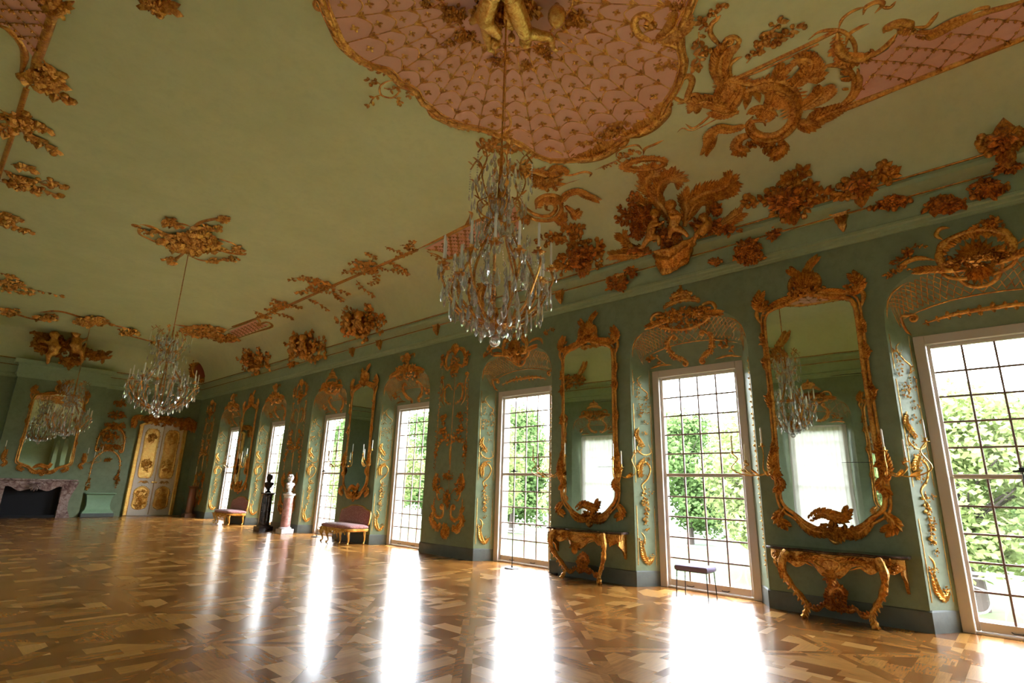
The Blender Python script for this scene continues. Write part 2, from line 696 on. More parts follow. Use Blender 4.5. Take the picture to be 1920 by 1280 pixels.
def window(k, side, curtain=False):
    yc = WY[k]
    X = XR if side > 0 else XL
    xa = X + side * RD
    idx = (k + 1) + (0 if side > 0 else 10)
    nm = 'window_%d' % idx
    root = empty(nm, (xa, yc, 0))
    struct(root)

    def bx(mb, d0, d1, y0, y1, z0, z1, ch=0.006):
        a, b = sorted((xa + side * d0, xa + side * d1))
        mb.bbox((a, yc + y0, z0), (b, yc + y1, z1), ch)
    fr = MB()
    bx(fr, -0.01, 0.16, -FW, -FW + 0.13, 0, FT)
    bx(fr, -0.01, 0.16, FW - 0.13, FW, 0, FT)
    bx(fr, -0.01, 0.16, -FW + 0.131, FW - 0.131, FT - 0.13, FT)
    bx(fr, 0.0, 0.16, -FW + 0.131, FW - 0.131, 0.0, 0.03)
    fo = fr.build('frame', M['white'], root)
    zs = [0.035, 1.90, FT - 0.135]
    y0, y1 = -FW + 0.135, FW - 0.135
    for j in range(2):
        d0 = 0.05 + 0.0 * j
        z0, z1 = zs[j], zs[j + 1]
        sb = MB()
        sw, sl, st = 0.045, (0.11 if j == 0 else 0.03), (0.03 if j == 0 else 0.05)
        bx(sb, d0, d0 + 0.05, y0, y0 + sw, z0, z1)
        bx(sb, d0, d0 + 0.05, y1 - sw, y1, z0, z1)
        bx(sb, d0, d0 + 0.05, y0 + sw + .001, y1 - sw - .001, z0, z0 + sl)
        bx(sb, d0, d0 + 0.05, y0 + sw + .001, y1 - sw - .001, z1 - st, z1)
        so = sb.build('sash', M['white'], root)
        mm = MB()
        gy0, gy1, gz0, gz1 = y0 + sw, y1 - sw, z0 + sl, z1 - st
        t = 0.013
        for i in range(1, 4):
            c = gy0 + (gy1 - gy0) * i / 4
            bx(mm, d0 + 0.008, d0 + 0.042, c - t, c + t, gz0, gz1, 0.003)
        for i in range(1, 5):
            c = gz0 + (gz1 - gz0) * i / 5
            bx(mm, d0 + 0.010, d0 + 0.040, gy0, gy1, c - t, c + t, 0.003)
        mm.build('muntins', M['muntin'], so)
        pp = MB()
        xx = xa + side * (d0 + 0.025)
        pp.add([(xx, yc + gy0, gz0), (xx, yc + gy1, gz0), (xx, yc + gy1, gz1), (xx, yc + gy0, gz1)], [(0, 1, 2, 3)])
        pp.build('panes', M['pane'], so, smooth=False)
    if side > 0:
        hb = MB()
        for yy in (-0.27, 0.33):
            xh = xa + 0.035
            pts = [(xh + 0.015, yc + yy - 0.06, 0.07), (xh - 0.005, yc + yy - 0.055, 0.07), (xh - 0.01, yc + yy - 0.04, 0.062), (xh - 0.01, yc + yy + 0.04, 0.062), (xh - 0.005, yc + yy + 0.055, 0.07), (xh + 0.015, yc + yy + 0.06, 0.07)]
            hb.tube(pts, 0.006, 6)
        hb.build('sash_pulls', M['black'], root)
    if curtain:
        cb = MB()
        n = 120
        vs, fs = [], []
        for j, z in enumerate((0.03, 1.3, 2.6, 3.78)):
            for i in range(n + 1):
                t = i / n
                y = yc + (t - 0.5) * 2 * (FW + 0.02) * (1 - 0.02 * j)
                x = xa - side * (0.075 + 0.022 * sin(t * 75 + 0.3 * j) + 0.012 * sin(t * 31 + j))
                vs.append((x, y, z))
        for j in range(3):
            for i in range(n):
                fs.append((j * (n + 1) + i, j * (n + 1) + i + 1, (j + 1) * (n + 1) + i + 1, (j + 1) * (n + 1) + i))
        cb.add(vs, fs)
        tag(cb.build('curtain', M['curtain']), 'white sheer curtain drawn across a window of the left wall, seen in the mirrors', 'curtain', 'white curtains of the left wall')
    return root


build_shell()
for k in range(len(WY)):
    window(k, 1)
    window(k, -1, True)

# light portals guide the sky light through the openings (they emit nothing themselves)
for side in (1, -1):
    for yc in WY:
        ld = bpy.data.lights.new('window_daylight', 'AREA')
        ld.shape = 'RECTANGLE'
        ld.size, ld.size_y = 3.7, 1.46
        ld.cycles.is_portal = True
        lo = bpy.data.objects.new('window_daylight', ld)
        lo.location = ((XR + RD + 0.2) if side > 0 else (XL - RD - 0.2), yc, 1.9)
        lo.rotation_euler = (0, radians(90 if side > 0 else -90), 0)
        COL.objects.link(lo)


# ================================================================== gilt ornament tools
def cat_rom(P, n=8, closed=False):
    P = [Vector(p) for p in P]
    if len(P) < 3 and not closed:
        return [P[0].lerp(P[1], i / n) for i in range(n + 1)]
    out = []
    m = len(P)
    rng = range(m if closed else m - 1)
    for i in rng:
        p0 = P[(i - 1) % m] if (closed or i > 0) else P[0] * 2 - P[1]
        p1, p2 = P[i], P[(i + 1) % m]
        p3 = P[(i + 2) % m] if (closed or i + 2 < m) else P[-1] * 2 - P[-2]
        for k in range(n):
            t = k / n
            out.append(0.5 * ((2 * p1) + (p2 - p0) * t + (2 * p0 - 5 * p1 + 4 * p2 - p3) * t * t + (3 * p1 - p0 - 3 * p2 + p3) * t ** 3))
    if not closed:
        out.append(P[-1].copy())
    return out


def stroke(mb, P, N, w, h=None, base=0.0):
    """raised moulding: half-ellipse section lying on the surface"""
    m = len(P)
    vs, fs = [], []
    K = 5
    for i in range(m):
        t = P[min(i + 1, m - 1)] - P[max(i - 1, 0)]
        if t.length < 1e-9:
            t = Vector((1, 0, 0))
        b = N[i].cross(t.normalized())
        b = b.normalized() if b.length > 1e-6 else N[i].orthogonal()
        hh = (h[i] if h else w[i] * 0.75)
        for j in range(K):
            a = pi * j / (K - 1)
            vs.append(P[i] + b * cos(a) * w[i] + N[i] * (sin(a) * hh + base - 0.003))
    for i in range(m - 1):
        for j in range(K - 1):
            fs.append((i * K + j, (i + 1) * K + j, (i + 1) * K + j + 1, i * K + j + 1))
    fs.append(tuple(range(K)))
    fs.append(tuple(range((m - 1) * K, m * K))[::-1])
    mb.add(vs, fs)


def leaf3(mb, p, q, n, wd, lift=0.35, curl=0.0):
    """one pointed lobe from p to q, arched off the surface"""
    d = q - p
    L = d.length
    if L < 1e-6:
        return
    b = n.cross(d / L) * wd * L
    hN = n * lift * wd * L
    side = b * curl
    c1, c2 = p + d * 0.3, p + d * 0.68 + side * 0.6
    vs = [p, c1 + b * 0.85 + hN * 0.2, c1 + hN * 1.5, c1 - b * 0.85 + hN * 0.2, c2 + b * 0.8 + hN * 0.5, c2 + hN * 1.9, c2 - b * 0.8 + hN * 0.5, q + side * 1.4 + hN * 0.6]
    mb.add(vs, [(0, 2, 1), (0, 3, 2), (1, 2, 5, 4), (2, 3, 6, 5), (4, 5, 7), (5, 6, 7)])


class Orn:
    """draws gilt stucco on a surface through a mapper (u, v) -> (point, normal)"""
    def __init__(s, mp, sc=1.0):
        s.mp, s.sc, s.mb = mp, sc, {}
        s.cur = 'scrolls'

    def on(s, name):
        s.cur = name
        return s

    @property
    def m(s):
        return s.mb.setdefault(s.cur, MB())

    def pt(s, u, off=0.0):
        p, n = s.mp(u[0], u[1])
        return p + n * off, n

    def crv(s, pts, n=6, closed=False):
        Q = cat_rom([(a[0], a[1], 0) for a in pts], n, closed)
        if closed:
            Q.append(Q[0])
        PN = [s.mp(q.x, q.y) for q in Q]
        return [a for a, _ in PN], [b for _, b in PN]

    def path(s, pts, w=0.02, h=None, taper=(0.25, 0.25), n=6, closed=False, base=0.0):
        P, N = s.crv(pts, n, closed)
        m = len(P)
        ws = []
        for i in range(m):
            t = i / (m - 1)
            k = 1.0
            if not closed:
                k = min(1, taper[0] + (1 - taper[0]) * t / 0.25, taper[1] + (1 - taper[1]) * (1 - t) / 0.25)
            ws.append(w * s.sc * k)
        stroke(s.m, P, N, ws, [x * (h if h else 0.8) for x in ws], base)
        return P, N, ws

    def volute(s, P, N, w, r, sign, turns=1.4):
        """spiral that continues the curve P at its end"""
        t = (P[-1] - P[-2]).normalized()
        n = N[-1]
        b = n.cross(t) * sign
        c = P[-1] + b * r
        q, nn, ws = [], [], []
        steps = int(10 * turns) + 2
        for i in range(steps + 1):
            k = i / steps
            a = 2 * pi * turns * k
            rr = r * (1 - 0.82 * k)
            q.append(c + (-b * cos(a) + t * sin(a)) * rr)
            nn.append(n)
            ws.append(w * (1 - 0.55 * k))
        stroke(s.m, q, nn, ws, [x * 1.0 for x in ws])
        s.m.ell(c + n * w * 0.5, w * 0.75, nu=6, nv=4)

    def scroll(s, pts, w=0.025, v0=0, v1=0, r0=None, r1=None, n=6):
        """path with volutes; v0/v1 = +1/-1 curl sense (0 none)"""
        P, N, ws = s.path(pts, w, taper=(1 if v0 else 0.2, 1 if v1 else 0.2), n=n)
        if v1:
            s.volute(P, N, w * s.sc, (r1 or w * 2.4) * s.sc, v1)
        if v0:
            s.volute(P[::-1], N[::-1], w * s.sc, (r0 or w * 2.4) * s.sc, v0)
        return P, N

    def leaf(s, a, b, wd=0.28, curl=0.0, off=0.0, lift=0.5):
        p, n = s.pt(a, off)
        q, _ = s.pt(b, off)
        leaf3(s.m, p, q, n, wd, lift, curl)

    def fringe(s, P, N, L, side=1, step=2, ang=0.6, wd=0.3, jit=0.25):
        for i in range(1, len(P) - 1, step):
            t = (P[i + 1] - P[i - 1])
            if t.length < 1e-9:
                continue
            t.normalize()
            b = N[i].cross(t)
            for sd in ((1, -1) if side == 0 else (side,)):
                l = L * s.sc * (1 + random.uniform(-jit, jit)) * (0.55 + 0.45 * sin(pi * i / len(P)))
                dr_ = (t * sin(ang) + b * sd * cos(ang)).normalized()
                leaf3(s.m, P[i], P[i] + dr_ * l, N[i], wd, 0.5, 0.3 * sd)

    def acanthus(s, pts, L=0.12, w=0.02, n=5, wd=0.3, step=1, ang=0.75):
        P, N, ws = s.path(pts, w, n=n, taper=(0.8, 0.15))
        m = len(P)
        for i in range(1, m, step):
            t = (P[min(i + 1, m - 1)] - P[i - 1])
            if t.length < 1e-9:
                continue
            t.normalize()
            b = N[i].cross(t)
            l = L * s.sc * (0.35 + 0.75 * sin(pi * (0.12 + 0.8 * i / m)))
            for sd in (1, -1):
                dr_ = (t * sin(ang) + b * sd * cos(ang)).normalized()
                leaf3(s.m, P[i] + N[i] * 0.005, P[i] + dr_ * l, N[i], wd, 0.6, -0.35 * sd)
        return P, N

    def fan(s, a, b, n=7, spread=1.6, wd=0.2, inner=0.0):
        """shell: ribs fanning from a toward b"""
        p, nn = s.pt(a)
        q, _ = s.pt(b)
        d = q - p
        L = d.length
        d.normalize()
        bb = nn.cross(d)
        for i in range(n):
            t = (i / (n - 1) - 0.5) * spread
            l = L * (1 - 0.25 * abs(t / spread * 2) ** 2)
            dd = d * cos(t) + bb * sin(t)
            leaf3(s.m, p + dd * L * inner, p + dd * l, nn, wd, 0.9, 0.0)
        s.m.ell(p + nn * 0.01, L * 0.13, nu=7, nv=5)

    def ros(s, a, r=0.05, k=6, off=0.0):
        p, n = s.pt(a, off)
        r *= s.sc
        e = n.orthogonal().normalized()
        g = n.cross(e)
        ph = random.random() * 6
        for i in range(k):
            t = ph + 2 * pi * i / k
            dd = e * cos(t) + g * sin(t)
            leaf3(s.m, p + dd * r * 0.15, p + dd * r, n, 0.42, 0.9)
        s.m.ell(p + n * r * 0.25, r * 0.34, nu=7, nv=5)

    def bud(s, a, r=0.02, off=0.0):
        p, n = s.pt(a, off)
        s.m.ell(p + n * r * s.sc * 0.5, r * s.sc, nu=7, nv=5)

    def sprig(s, pts, n=4, L=0.06, w=0.008, buds=0.4, wd=0.33):
        P, N, _ = s.path(pts, w, n=n, taper=(1, 0.4))
        m = len(P)
        for i in range(1, m, 1):
            t = (P[min(i + 1, m - 1)] - P[i - 1])
            if t.length < 1e-9:
                continue
            t.normalize()
            b = N[i].cross(t)
            sd = 1 if i % 2 else -1
            a = random.uniform(0.3, 1.1)
            l = L * s.sc * random.uniform(0.7, 1.25)
            dr_ = (t * sin(a) + b * sd * cos(a)).normalized()
            if random.random() < buds:
                c = P[i] + dr_ * l * 0.8 + N[i] * 0.01
                s.m.ell(c, l * 0.33, nu=6, nv=4)
                leaf3(s.m, P[i], c, N[i], 0.25, 0.5)
            else:
                leaf3(s.m, P[i] + N[i] * 0.004, P[i] + dr_ * l, N[i], wd, 0.7, 0.3 * sd)
        leaf3(s.m, P[-1], P[-1] + (P[-1] - P[-2]).normalized() * L * s.sc, N[-1], wd, 0.6)

    def mass(s, c, ru, rv, n, L=0.09, r=0.04, off=0.03, rot=0.0):
        """dense heap of leaves and blossoms inside an ellipse in mapper units; off in metres"""
        n, L, r = int(n * 1.7), L * 0.78, r * 0.8
        for i in range(n):
            a, k = random.random() * 2 * pi, sqrt(random.random())
            x, y = cos(a) * ru * k, sin(a) * rv * k
            u = (c[0] + x * cos(rot) - y * sin(rot), c[1] + x * sin(rot) + y * cos(rot))
            h = off * (1 - 0.7 * k) * random.uniform(0.4, 1.4)
            p, nn = s.pt(u, h)
            j = random.random()
            if j < 0.3:
                s.ros(u, r * random.uniform(0.7, 1.3), off=h)
            elif j < 0.45:
                s.bud(u, r * 0.5, off=h)
            else:
                e = nn.orthogonal().normalized()
                g = nn.cross(e)
                t = random.random() * 6.3
                dd = e * cos(t) + g * sin(t)
                leaf3(s.m, p, p + dd * L * s.sc * random.uniform(0.6, 1.2), nn, 0.32, 0.8, random.uniform(-.5, .5))

    def finish(s, root, mats=None, single=None):
        """link each part; or everything as one mesh when single is a name"""
        mats = mats or {}
        if single:
            mb = MB()
            for k, v in s.mb.items():
                mb.add(v.v, v.f)
            return mb.build(single, mats.get('*', M['gold']), angle=60)
        for k, v in s.mb.items():
            v.build(k, mats.get(k, mats.get('*', M['gold'])), root, angle=60)
        return root


def thing(name, label, cat, group=None, loc=(0, 0, 0)):
    o = empty(name, loc)
    return tag(o, label, cat, group)


def chainfig(parent, name, mp, chains, mat, vox=0.012, heads=()):
    """continuous body from tapered limbs, merged by a voxel remesh. chain points: (u, v, off, r)"""
    mb = MB()
    for ch in chains:
        pts = []
        for (u, v, off, r_) in ch:
            p, n = mp(u, v)
            pts.append((p + n * off, r_))
        Q = cat_rom([a for a, _ in pts], 4) if len(pts) > 2 else [pts[0][0].lerp(pts[-1][0], i / 4) for i in range(5)]
        R = []
        seg = (len(Q) - 1) / (len(pts) - 1)
        for i in range(len(Q)):
            t = i / seg
            k = min(int(t), len(pts) - 2)
            R.append(pts[k][1] * (1 - (t - k)) + pts[k + 1][1] * (t - k))
        mb.tube(Q, R, 8)
        mb.ell(Q[0], R[0], nu=8, nv=6)
        mb.ell(Q[-1], R[-1], nu=8, nv=6)
    for (u, v, off, r_, face) in heads:
        p, n = mp(u, v)
        c = p + n * off
        mb.ell(c, r_, nu=12, nv=8)
        f_ = Vector(face).normalized()
        up = Vector((0, 0, 1)) - f_ * f_.z
        up = up.normalized() if up.length > 0.05 else Vector((0, 1, 0))
        sd = f_.cross(up)
        mb.ell(c + f_ * r_ * 0.95 - up * r_ * 0.1, r_ * 0.2, nu=6, nv=4)            # nose
        mb.ell(c + f_ * r_ * 0.72 - up * r_ * 0.55, r_ * 0.36, nu=6, nv=4)          # chin
        for g in (-1, 1):
            mb.ell(c + f_ * r_ * 0.72 + sd * g * r_ * 0.42 - up * r_ * 0.3, r_ * 0.32, nu=6, nv=4)   # cheeks
            mb.ell(c + sd * g * r_ * 0.98, r_ * 0.2, nu=6, nv=4)
        for i in range(26):                                                          # curls
            a, b_ = random.random() * 6.3, random.uniform(0.15, 1.0)
            dv = (sd * cos(a) + f_ * sin(a) * 0.9) * sqrt(1 - b_ * b_) + up * b_ - f_ * 0.35
            mb.ell(c + dv.normalized() * r_ * 0.98, r_ * 0.23, nu=6, nv=4)
    o = mb.build(name, mat, parent)
    md = o.modifiers.new('merge', 'REMESH')
    md.mode = 'VOXEL'
    md.voxel_size = vox
    md.use_smooth_shade = True
    return o


#@@CEILING
# ================================================================== ceiling medallion
MC = Vector((3.65, 3.63, ZC))
OUT = [(130, 2.22), (122, 2.25), (114, 2.31), (108, 2.29), (103, 2.2), (98.5, 2.07), (95, 2.06), (91, 2.12), (84, 2.08), (76, 2.26), (66, 2.42), (59, 2.46),
       (52, 2.47), (45, 2.62), (40, 2.72), (36, 2.98), (33, 3.17), (29, 3.35), (22, 3.44), (16, 3.43), (10, 3.28), (4, 3.17), (-1, 3.22),
       (-7, 3.10), (-11, 2.92), (-17, 2.79), (-21, 2.67), (-27, 2.54), (-32, 2.29), (-38, 2.18), (-48, 2.17), (-58, 2.25), (-66, 2.31), (-73, 2.26), (-80, 2.08), (-85, 2.1),
       (-91, 2.12), (-96, 2.08), (-103, 2.2), (-112, 2.3), (-121, 2.46), (-135, 2.62), (-144, 2.98), (-151, 3.35), (-158, 3.44), (-170, 3.28), (-181, 3.2), (-191, 2.95), (-201, 2.67), (-212, 2.3), (-221, 2.2)]


def mrad(a):
    """outline radius at angle a (deg)"""
    a = ((a + 230) % 360) - 230
    L = sorted(OUT)
    L = [(L[-1][0] - 360, L[-1][1])] + L + [(L[0][0] + 360, L[0][1])]
    for (a0, r0), (a1, r1) in zip(L, L[1:]):
        if a0 <= a <= a1:
            t = (a - a0) / (a1 - a0)
            t = t * t * (3 - 2 * t)
            return r0 + (r1 - r0) * t
    return 2.2


def MP(a, r_):
    return (MC + Vector((cos(radians(a)) * r_, sin(radians(a)) * r_, -0.03)), Vector((0, 0, -1)))


M['pink'] = wallpaint('pink_stucco', (0.78, 0.42, 0.31), (0.82, 0.46, 0.35), (0.72, 0.36, 0.26), 0.75)
med = thing('ceiling_medallion', 'large pink scalloped fan medallion with gold ribs on the ceiling above the nearest chandelier', 'medallion', loc=MC)
mb = MB()
NA = 180
outl = [MC + Vector((cos(radians(a)) * mrad(a), sin(radians(a)) * mrad(a), 0)) for a in [360 * i / NA for i in range(NA)]]
vs = [MC + Vector((0, 0, -0.03))] + [p + Vector((0, 0, -0.03)) for p in outl] + outl
mb.add(vs, [(0, 1 + (i + 1) % NA, 1 + i) for i in range(NA)] + [(1 + i, 1 + (i + 1) % NA, 1 + NA + (i + 1) % NA, 1 + NA + i) for i in range(NA)])
mb.build('pink_ground', M['pink'], med, smooth=False)
o = Orn(MP)
o.on('ribs')
NR = 36
for i in range(NR):
    a = i * 360 / NR + 4
    R = mrad(a) - 0.05
    P, N, _ = o.path([(a, 0.72), (a, 1.5), (a, R)], 0.011, n=7, taper=(0.8, 1))
    for k in range(9):
        rr = 0.85 + k * 0.33
        if rr < R - 0.1:
            for sd in (-1, 1):
                o.leaf((a, rr + 0.0), (a + sd * 3.2 / rr, rr - 0.075), 0.26)
            o.leaf((a, rr - 0.04), (a, rr + 0.07), 0.2)
o.on('scallop_arcs')
for i in range(NR):
    a0 = i * 360 / NR + 4
    a1 = a0 + 360 / NR
    am = (a0 + a1) / 2
    R = mrad(am) - 0.08
    for k in range(9):
        rr = 0.88 + k * 0.33
        if rr < R - 0.1:
            hgt = min(0.09 + rr * 0.03, 0.2)
            o.path([(a0 + (a1 - a0) * t, rr - 0.02 - hgt * (sin(pi * t)) * 1.0 + 0.04) for t in (0.02, 0.25, 0.5, 0.75, 0.98)], 0.012, n=3, taper=(1, 1))
o.on('small_flowers')
for i in range(NR):
    am = (i + 0.5) * 360 / NR + 4
    R = mrad(am) - 0.12
    for k in range(9):
        rr = 1.0 + k * 0.33
        if rr < R:
            q = 0.026 + rr * 0.022
            for da, dr_ in ((1, 0), (-1, 0), (0, 1), (0, -1)):
                o.leaf((am, rr), (am + da * q / rr * 57.3, rr + dr_ * q), 0.36)
o.on('inner_wreath')
P, N, _ = o.path([(a, 0.74 + 0.04 * sin(a * pi / 30)) for a in range(0, 361, 15)], 0.014, n=3, taper=(1, 1))
o.fringe(P, N, 0.07, 0, 1, 0.5)
for a in range(10, 370, 40):
    o.mass((a, 0.95), 6, 0.11, 12, L=0.09, r=0.045)
o.on('border')
bo = [(a, mrad(a) + 0.0) for a in [130 - 4 * i for i in range(91)]]
P, N, _ = o.path(bo, 0.045, n=2, h=1.1, taper=(1, 1))
P2, N2, _ = o.path([(a, r_ - 0.07) for a, r_ in bo], 0.016, n=2, taper=(1, 1))
o.path([(a, r_ + 0.06) for a, r_ in bo], 0.012, n=2, taper=(1, 1))
for i in range(0, len(P) - 2, 2):       # rope-like beading along the frame
    t = (P[i + 1] - P[i]).normalized()
    b = N[i].cross(t)
    leaf3(o.m, P[i] + N[i] * 0.03 - b * 0.045, P[i] + N[i] * 0.04 + b * 0.05 + t * 0.05, N[i], 0.28, 0.6)
o.on('shell_crests')


def px(*pts):
    return [tuple(p) for p in pts]


op = Orn(HC)          # mapped through the photo on the ceiling plane
op.on('border_scrolls')
# lower-left wing of the frame, open ring and tendrils
op.scroll(px((693, 122), (716, 118), (735, 130), (748, 150)), 0.03, 1, 0, 0.05)
op.scroll(px((748, 152), (728, 152), (713, 162), (715, 178), (735, 183), (748, 172), (749, 152)), 0.018)
op.scroll(px((748, 152), (768, 158), (785, 172), (798, 200)), 0.03, 0, 1, None, 0.05)
for q in (((745, 145), (730, 138), (716, 136)), ((715, 160), (705, 152), (693, 150)), ((715, 178), (702, 182), (692, 196)), ((735, 182), (748, 186), (750, 192)), ((750, 165), (765, 170), (768, 178)), ((720, 165), (732, 168), (742, 165))):
    op.sprig(list(q), 2, 0.09, 0.012, 0.1)
# left flank roll
for q in (((615, 0), (620, 30), (632, 62), (650, 88), (668, 104), (692, 115)),):
    P, N, _ = op.path(list(q), 0.08, n=6, h=0.8)
    op.fringe(P, N, 0.13, 1, 1, 0.9, 0.3)
op.scroll(px((600, -10), (590, 8), (598, 18), (612, 12)), 0.03, 0, 1)
# bottom roll
P, N, _ = op.path(px((800, 203), (815, 214), (840, 226), (870, 236), (900, 238)), 0.085, n=6, h=0.8)
op.fringe(P, N, 0.14, -1, 1, 0.9, 0.3)
op.scroll(px((800, 205), (806, 197), (816, 200), (814, 212)), 0.045, 0, 1, None, 0.07)
op.scroll(px((903, 240), (925, 250), (948, 244), (958, 228), (950, 205), (934, 200), (930, 212)), 0.05, 0, 1, None, 0.06)
op.acanthus(px((900, 240), (930, 246), (955, 238)), 0.16, 0.04)
op.scroll(px((955, 255), (975, 262), (998, 276), (1015, 280)), 0.045, -1, 0, 0.07)
op.scroll(px((952, 258), (958, 245), (975, 240), (990, 252)), 0.035, 1, 1)
# right clasp pieces
op.scroll(px((1010, 272), (1030, 276), (1052, 285), (1060, 300)), 0.05)
op.scroll(px((1010, 274), (1012, 290), (1040, 300), (1062, 300)), 0.045)
op.on('rocaille_wings')
for A in (px((1062, 292), (1090, 296), (1125, 290), (1150, 275), (1160, 262)), px((1170, 258), (1195, 248), (1222, 235), (1245, 212), (1255, 190))):
    P, N, _ = op.path(A, 0.12, n=6, h=0.7)
    op.fringe(P, N, 0.3, 1, 1, 0.4, 0.28)
    op.fringe(P, N, 0.12, -1, 1, 0.9, 0.3)
op.path(px((1072, 273), (1110, 262), (1150, 246)), 0.04)
op.path(px((1165, 240), (1195, 222), (1222, 203)), 0.04)
op.scroll(px((1148, 262), (1158, 250), (1174, 254), (1172, 268), (1158, 272), (1149, 262)), 0.055)
op.mass((1150, 242), 32, 12, 60, L=0.14, r=0.06, off=0.06, rot=-0.45)
op.mass((1108, 262), 20, 5, 24, L=0.12, r=0.05, rot=-0.35)
op.on('side_scrolls')
op.scroll(px((1255, 195), (1262, 170), (1275, 150), (1290, 142), (1298, 152), (1292, 172), (1284, 190), (1270, 195)), 0.05)
op.scroll(px((1262, 180), (1275, 188), (1295, 190)), 0.04, 0, 1)
op.scroll(px((1282, 140), (1286, 118), (1284, 104)), 0.04)
P, N = op.scroll(px((1285, 102), (1272, 88), (1250, 80), (1230, 86)), 0.06)
op.fringe(P, N, 0.15, 1, 1, 0.6)
op.scroll(px((1212, 102), (1222, 78), (1202, 66), (1190, 48), (1192, 32), (1206, 24), (1218, 32), (1214, 42)), 0.07, 0, 1, None, 0.05)
op.acanthus(px((1225, 76), (1245, 66), (1262, 52), (1272, 34)), 0.26, 0.06)
op.path(px((1272, 36), (1285, 20), (1300, 0), (1312, -12)), 0.06)
op.mass((1250, 118), 26, 7, 36, L=0.11, r=0.05)
op.mass((1268, 10), 14, 10, 20, L=0.14, r=0.05)
o.on('shell_crests')
for a in (-150, 200, -100):
    o.fan((a, mrad(a) + 0.0), (a, mrad(a) + 0.26), 9, 2.2, 0.2)
o.finish(med)
op.finish(med)

# cherubs and money bags round the chandelier rod
grp = thing('cherub_group', 'gilded cherubs with hanging bags sculpted on the ceiling at the medallion centre', 'sculpture', loc=MC)
HCo = lambda u, v: HC(u, v)
chainfig(grp, 'cherub', HC, [[(925, -60, .35, .11), (915, -25, .34, .12), (912, 2, .3, .10)], [(912, 2, .3, .09), (914, 35, .24, .065), (918, 72, .16, .045)], [(912, 2, .3, .09), (935, 22, .34, .06), (937, 34, .3, .035)],
                             [(905, -18, .3, .06), (892, 5, .25, .045), (885, 18, .2, .03)], [(918, 72, .16, .045), (926, 76, .18, .025)]], M['gold_b'], 0.02, [(930, -78, .42, .12, (0, -.5, -1))])
chainfig(grp, 'cherub', HC, [[(960, -45, .3, .11), (975, -5, .3, .12), (985, 22, .3, .1)], [(985, 22, .3, .085), (1010, 34, .26, .07), (1032, 44, .22, .055), (1036, 70, .16, .04)], [(985, 22, .3, .085), (990, 40, .3, .05), (980, 42, .28, .03)],
                             [(955, -25, .3, .06), (952, 10, .28, .045), (962, 22, .25, .03)], [(1036, 70, .16, .04), (1045, 74, .18, .022)]], M['gold_b'], 0.02, [(955, -70, .4, .12, (0, -.5, -1))])
mb = MB()
for (u, v, off, r_) in ((986, 50, 0.22, 0.085), (1044, 5, 0.2, 0.11), (930, 50, 0.24, 0.07), (960, 44, 0.22, 0.05)):
    p, n = HC(u, v)
    mb = MB()
    mb.ell(p + n * off, (r_, r_, r_ * 1.25), nu=12, nv=8)
    mb.tube([p + n * (off - r_ * 0.9), p + n * (off - r_ * 2.1)], [r_ * 0.45, r_ * 0.2], 8)
    mb.build('hanging_bag', M['gold_b'], grp)
og = Orn(HC)
og.on('foliage')
og.mass((950, 10), 60, 26, 120, L=0.16, r=0.07, off=0.22)
og.mass((850, 22), 20, 12, 30, L=0.13, r=0.06, off=0.1)
og.mass((1080, 30), 14, 12, 24, L=0.13, r=0.06, off=0.08)
og.mass((875, 62), 16, 9, 26, L=0.1, r=0.05, off=0.06)
og.mass((988, 118), 12, 8, 22, L=0.1, r=0.05, off=0.05)
og.mass((1016, 90), 10, 7, 16, L=0.09, r=0.05, off=0.05)
og.mass((948, 105), 10, 7, 16, L=0.09, r=0.05, off=0.05)
og.finish(grp)

# ---- pink lattice panels with their gilt frames
YA, YBm = 0.9, 5.0


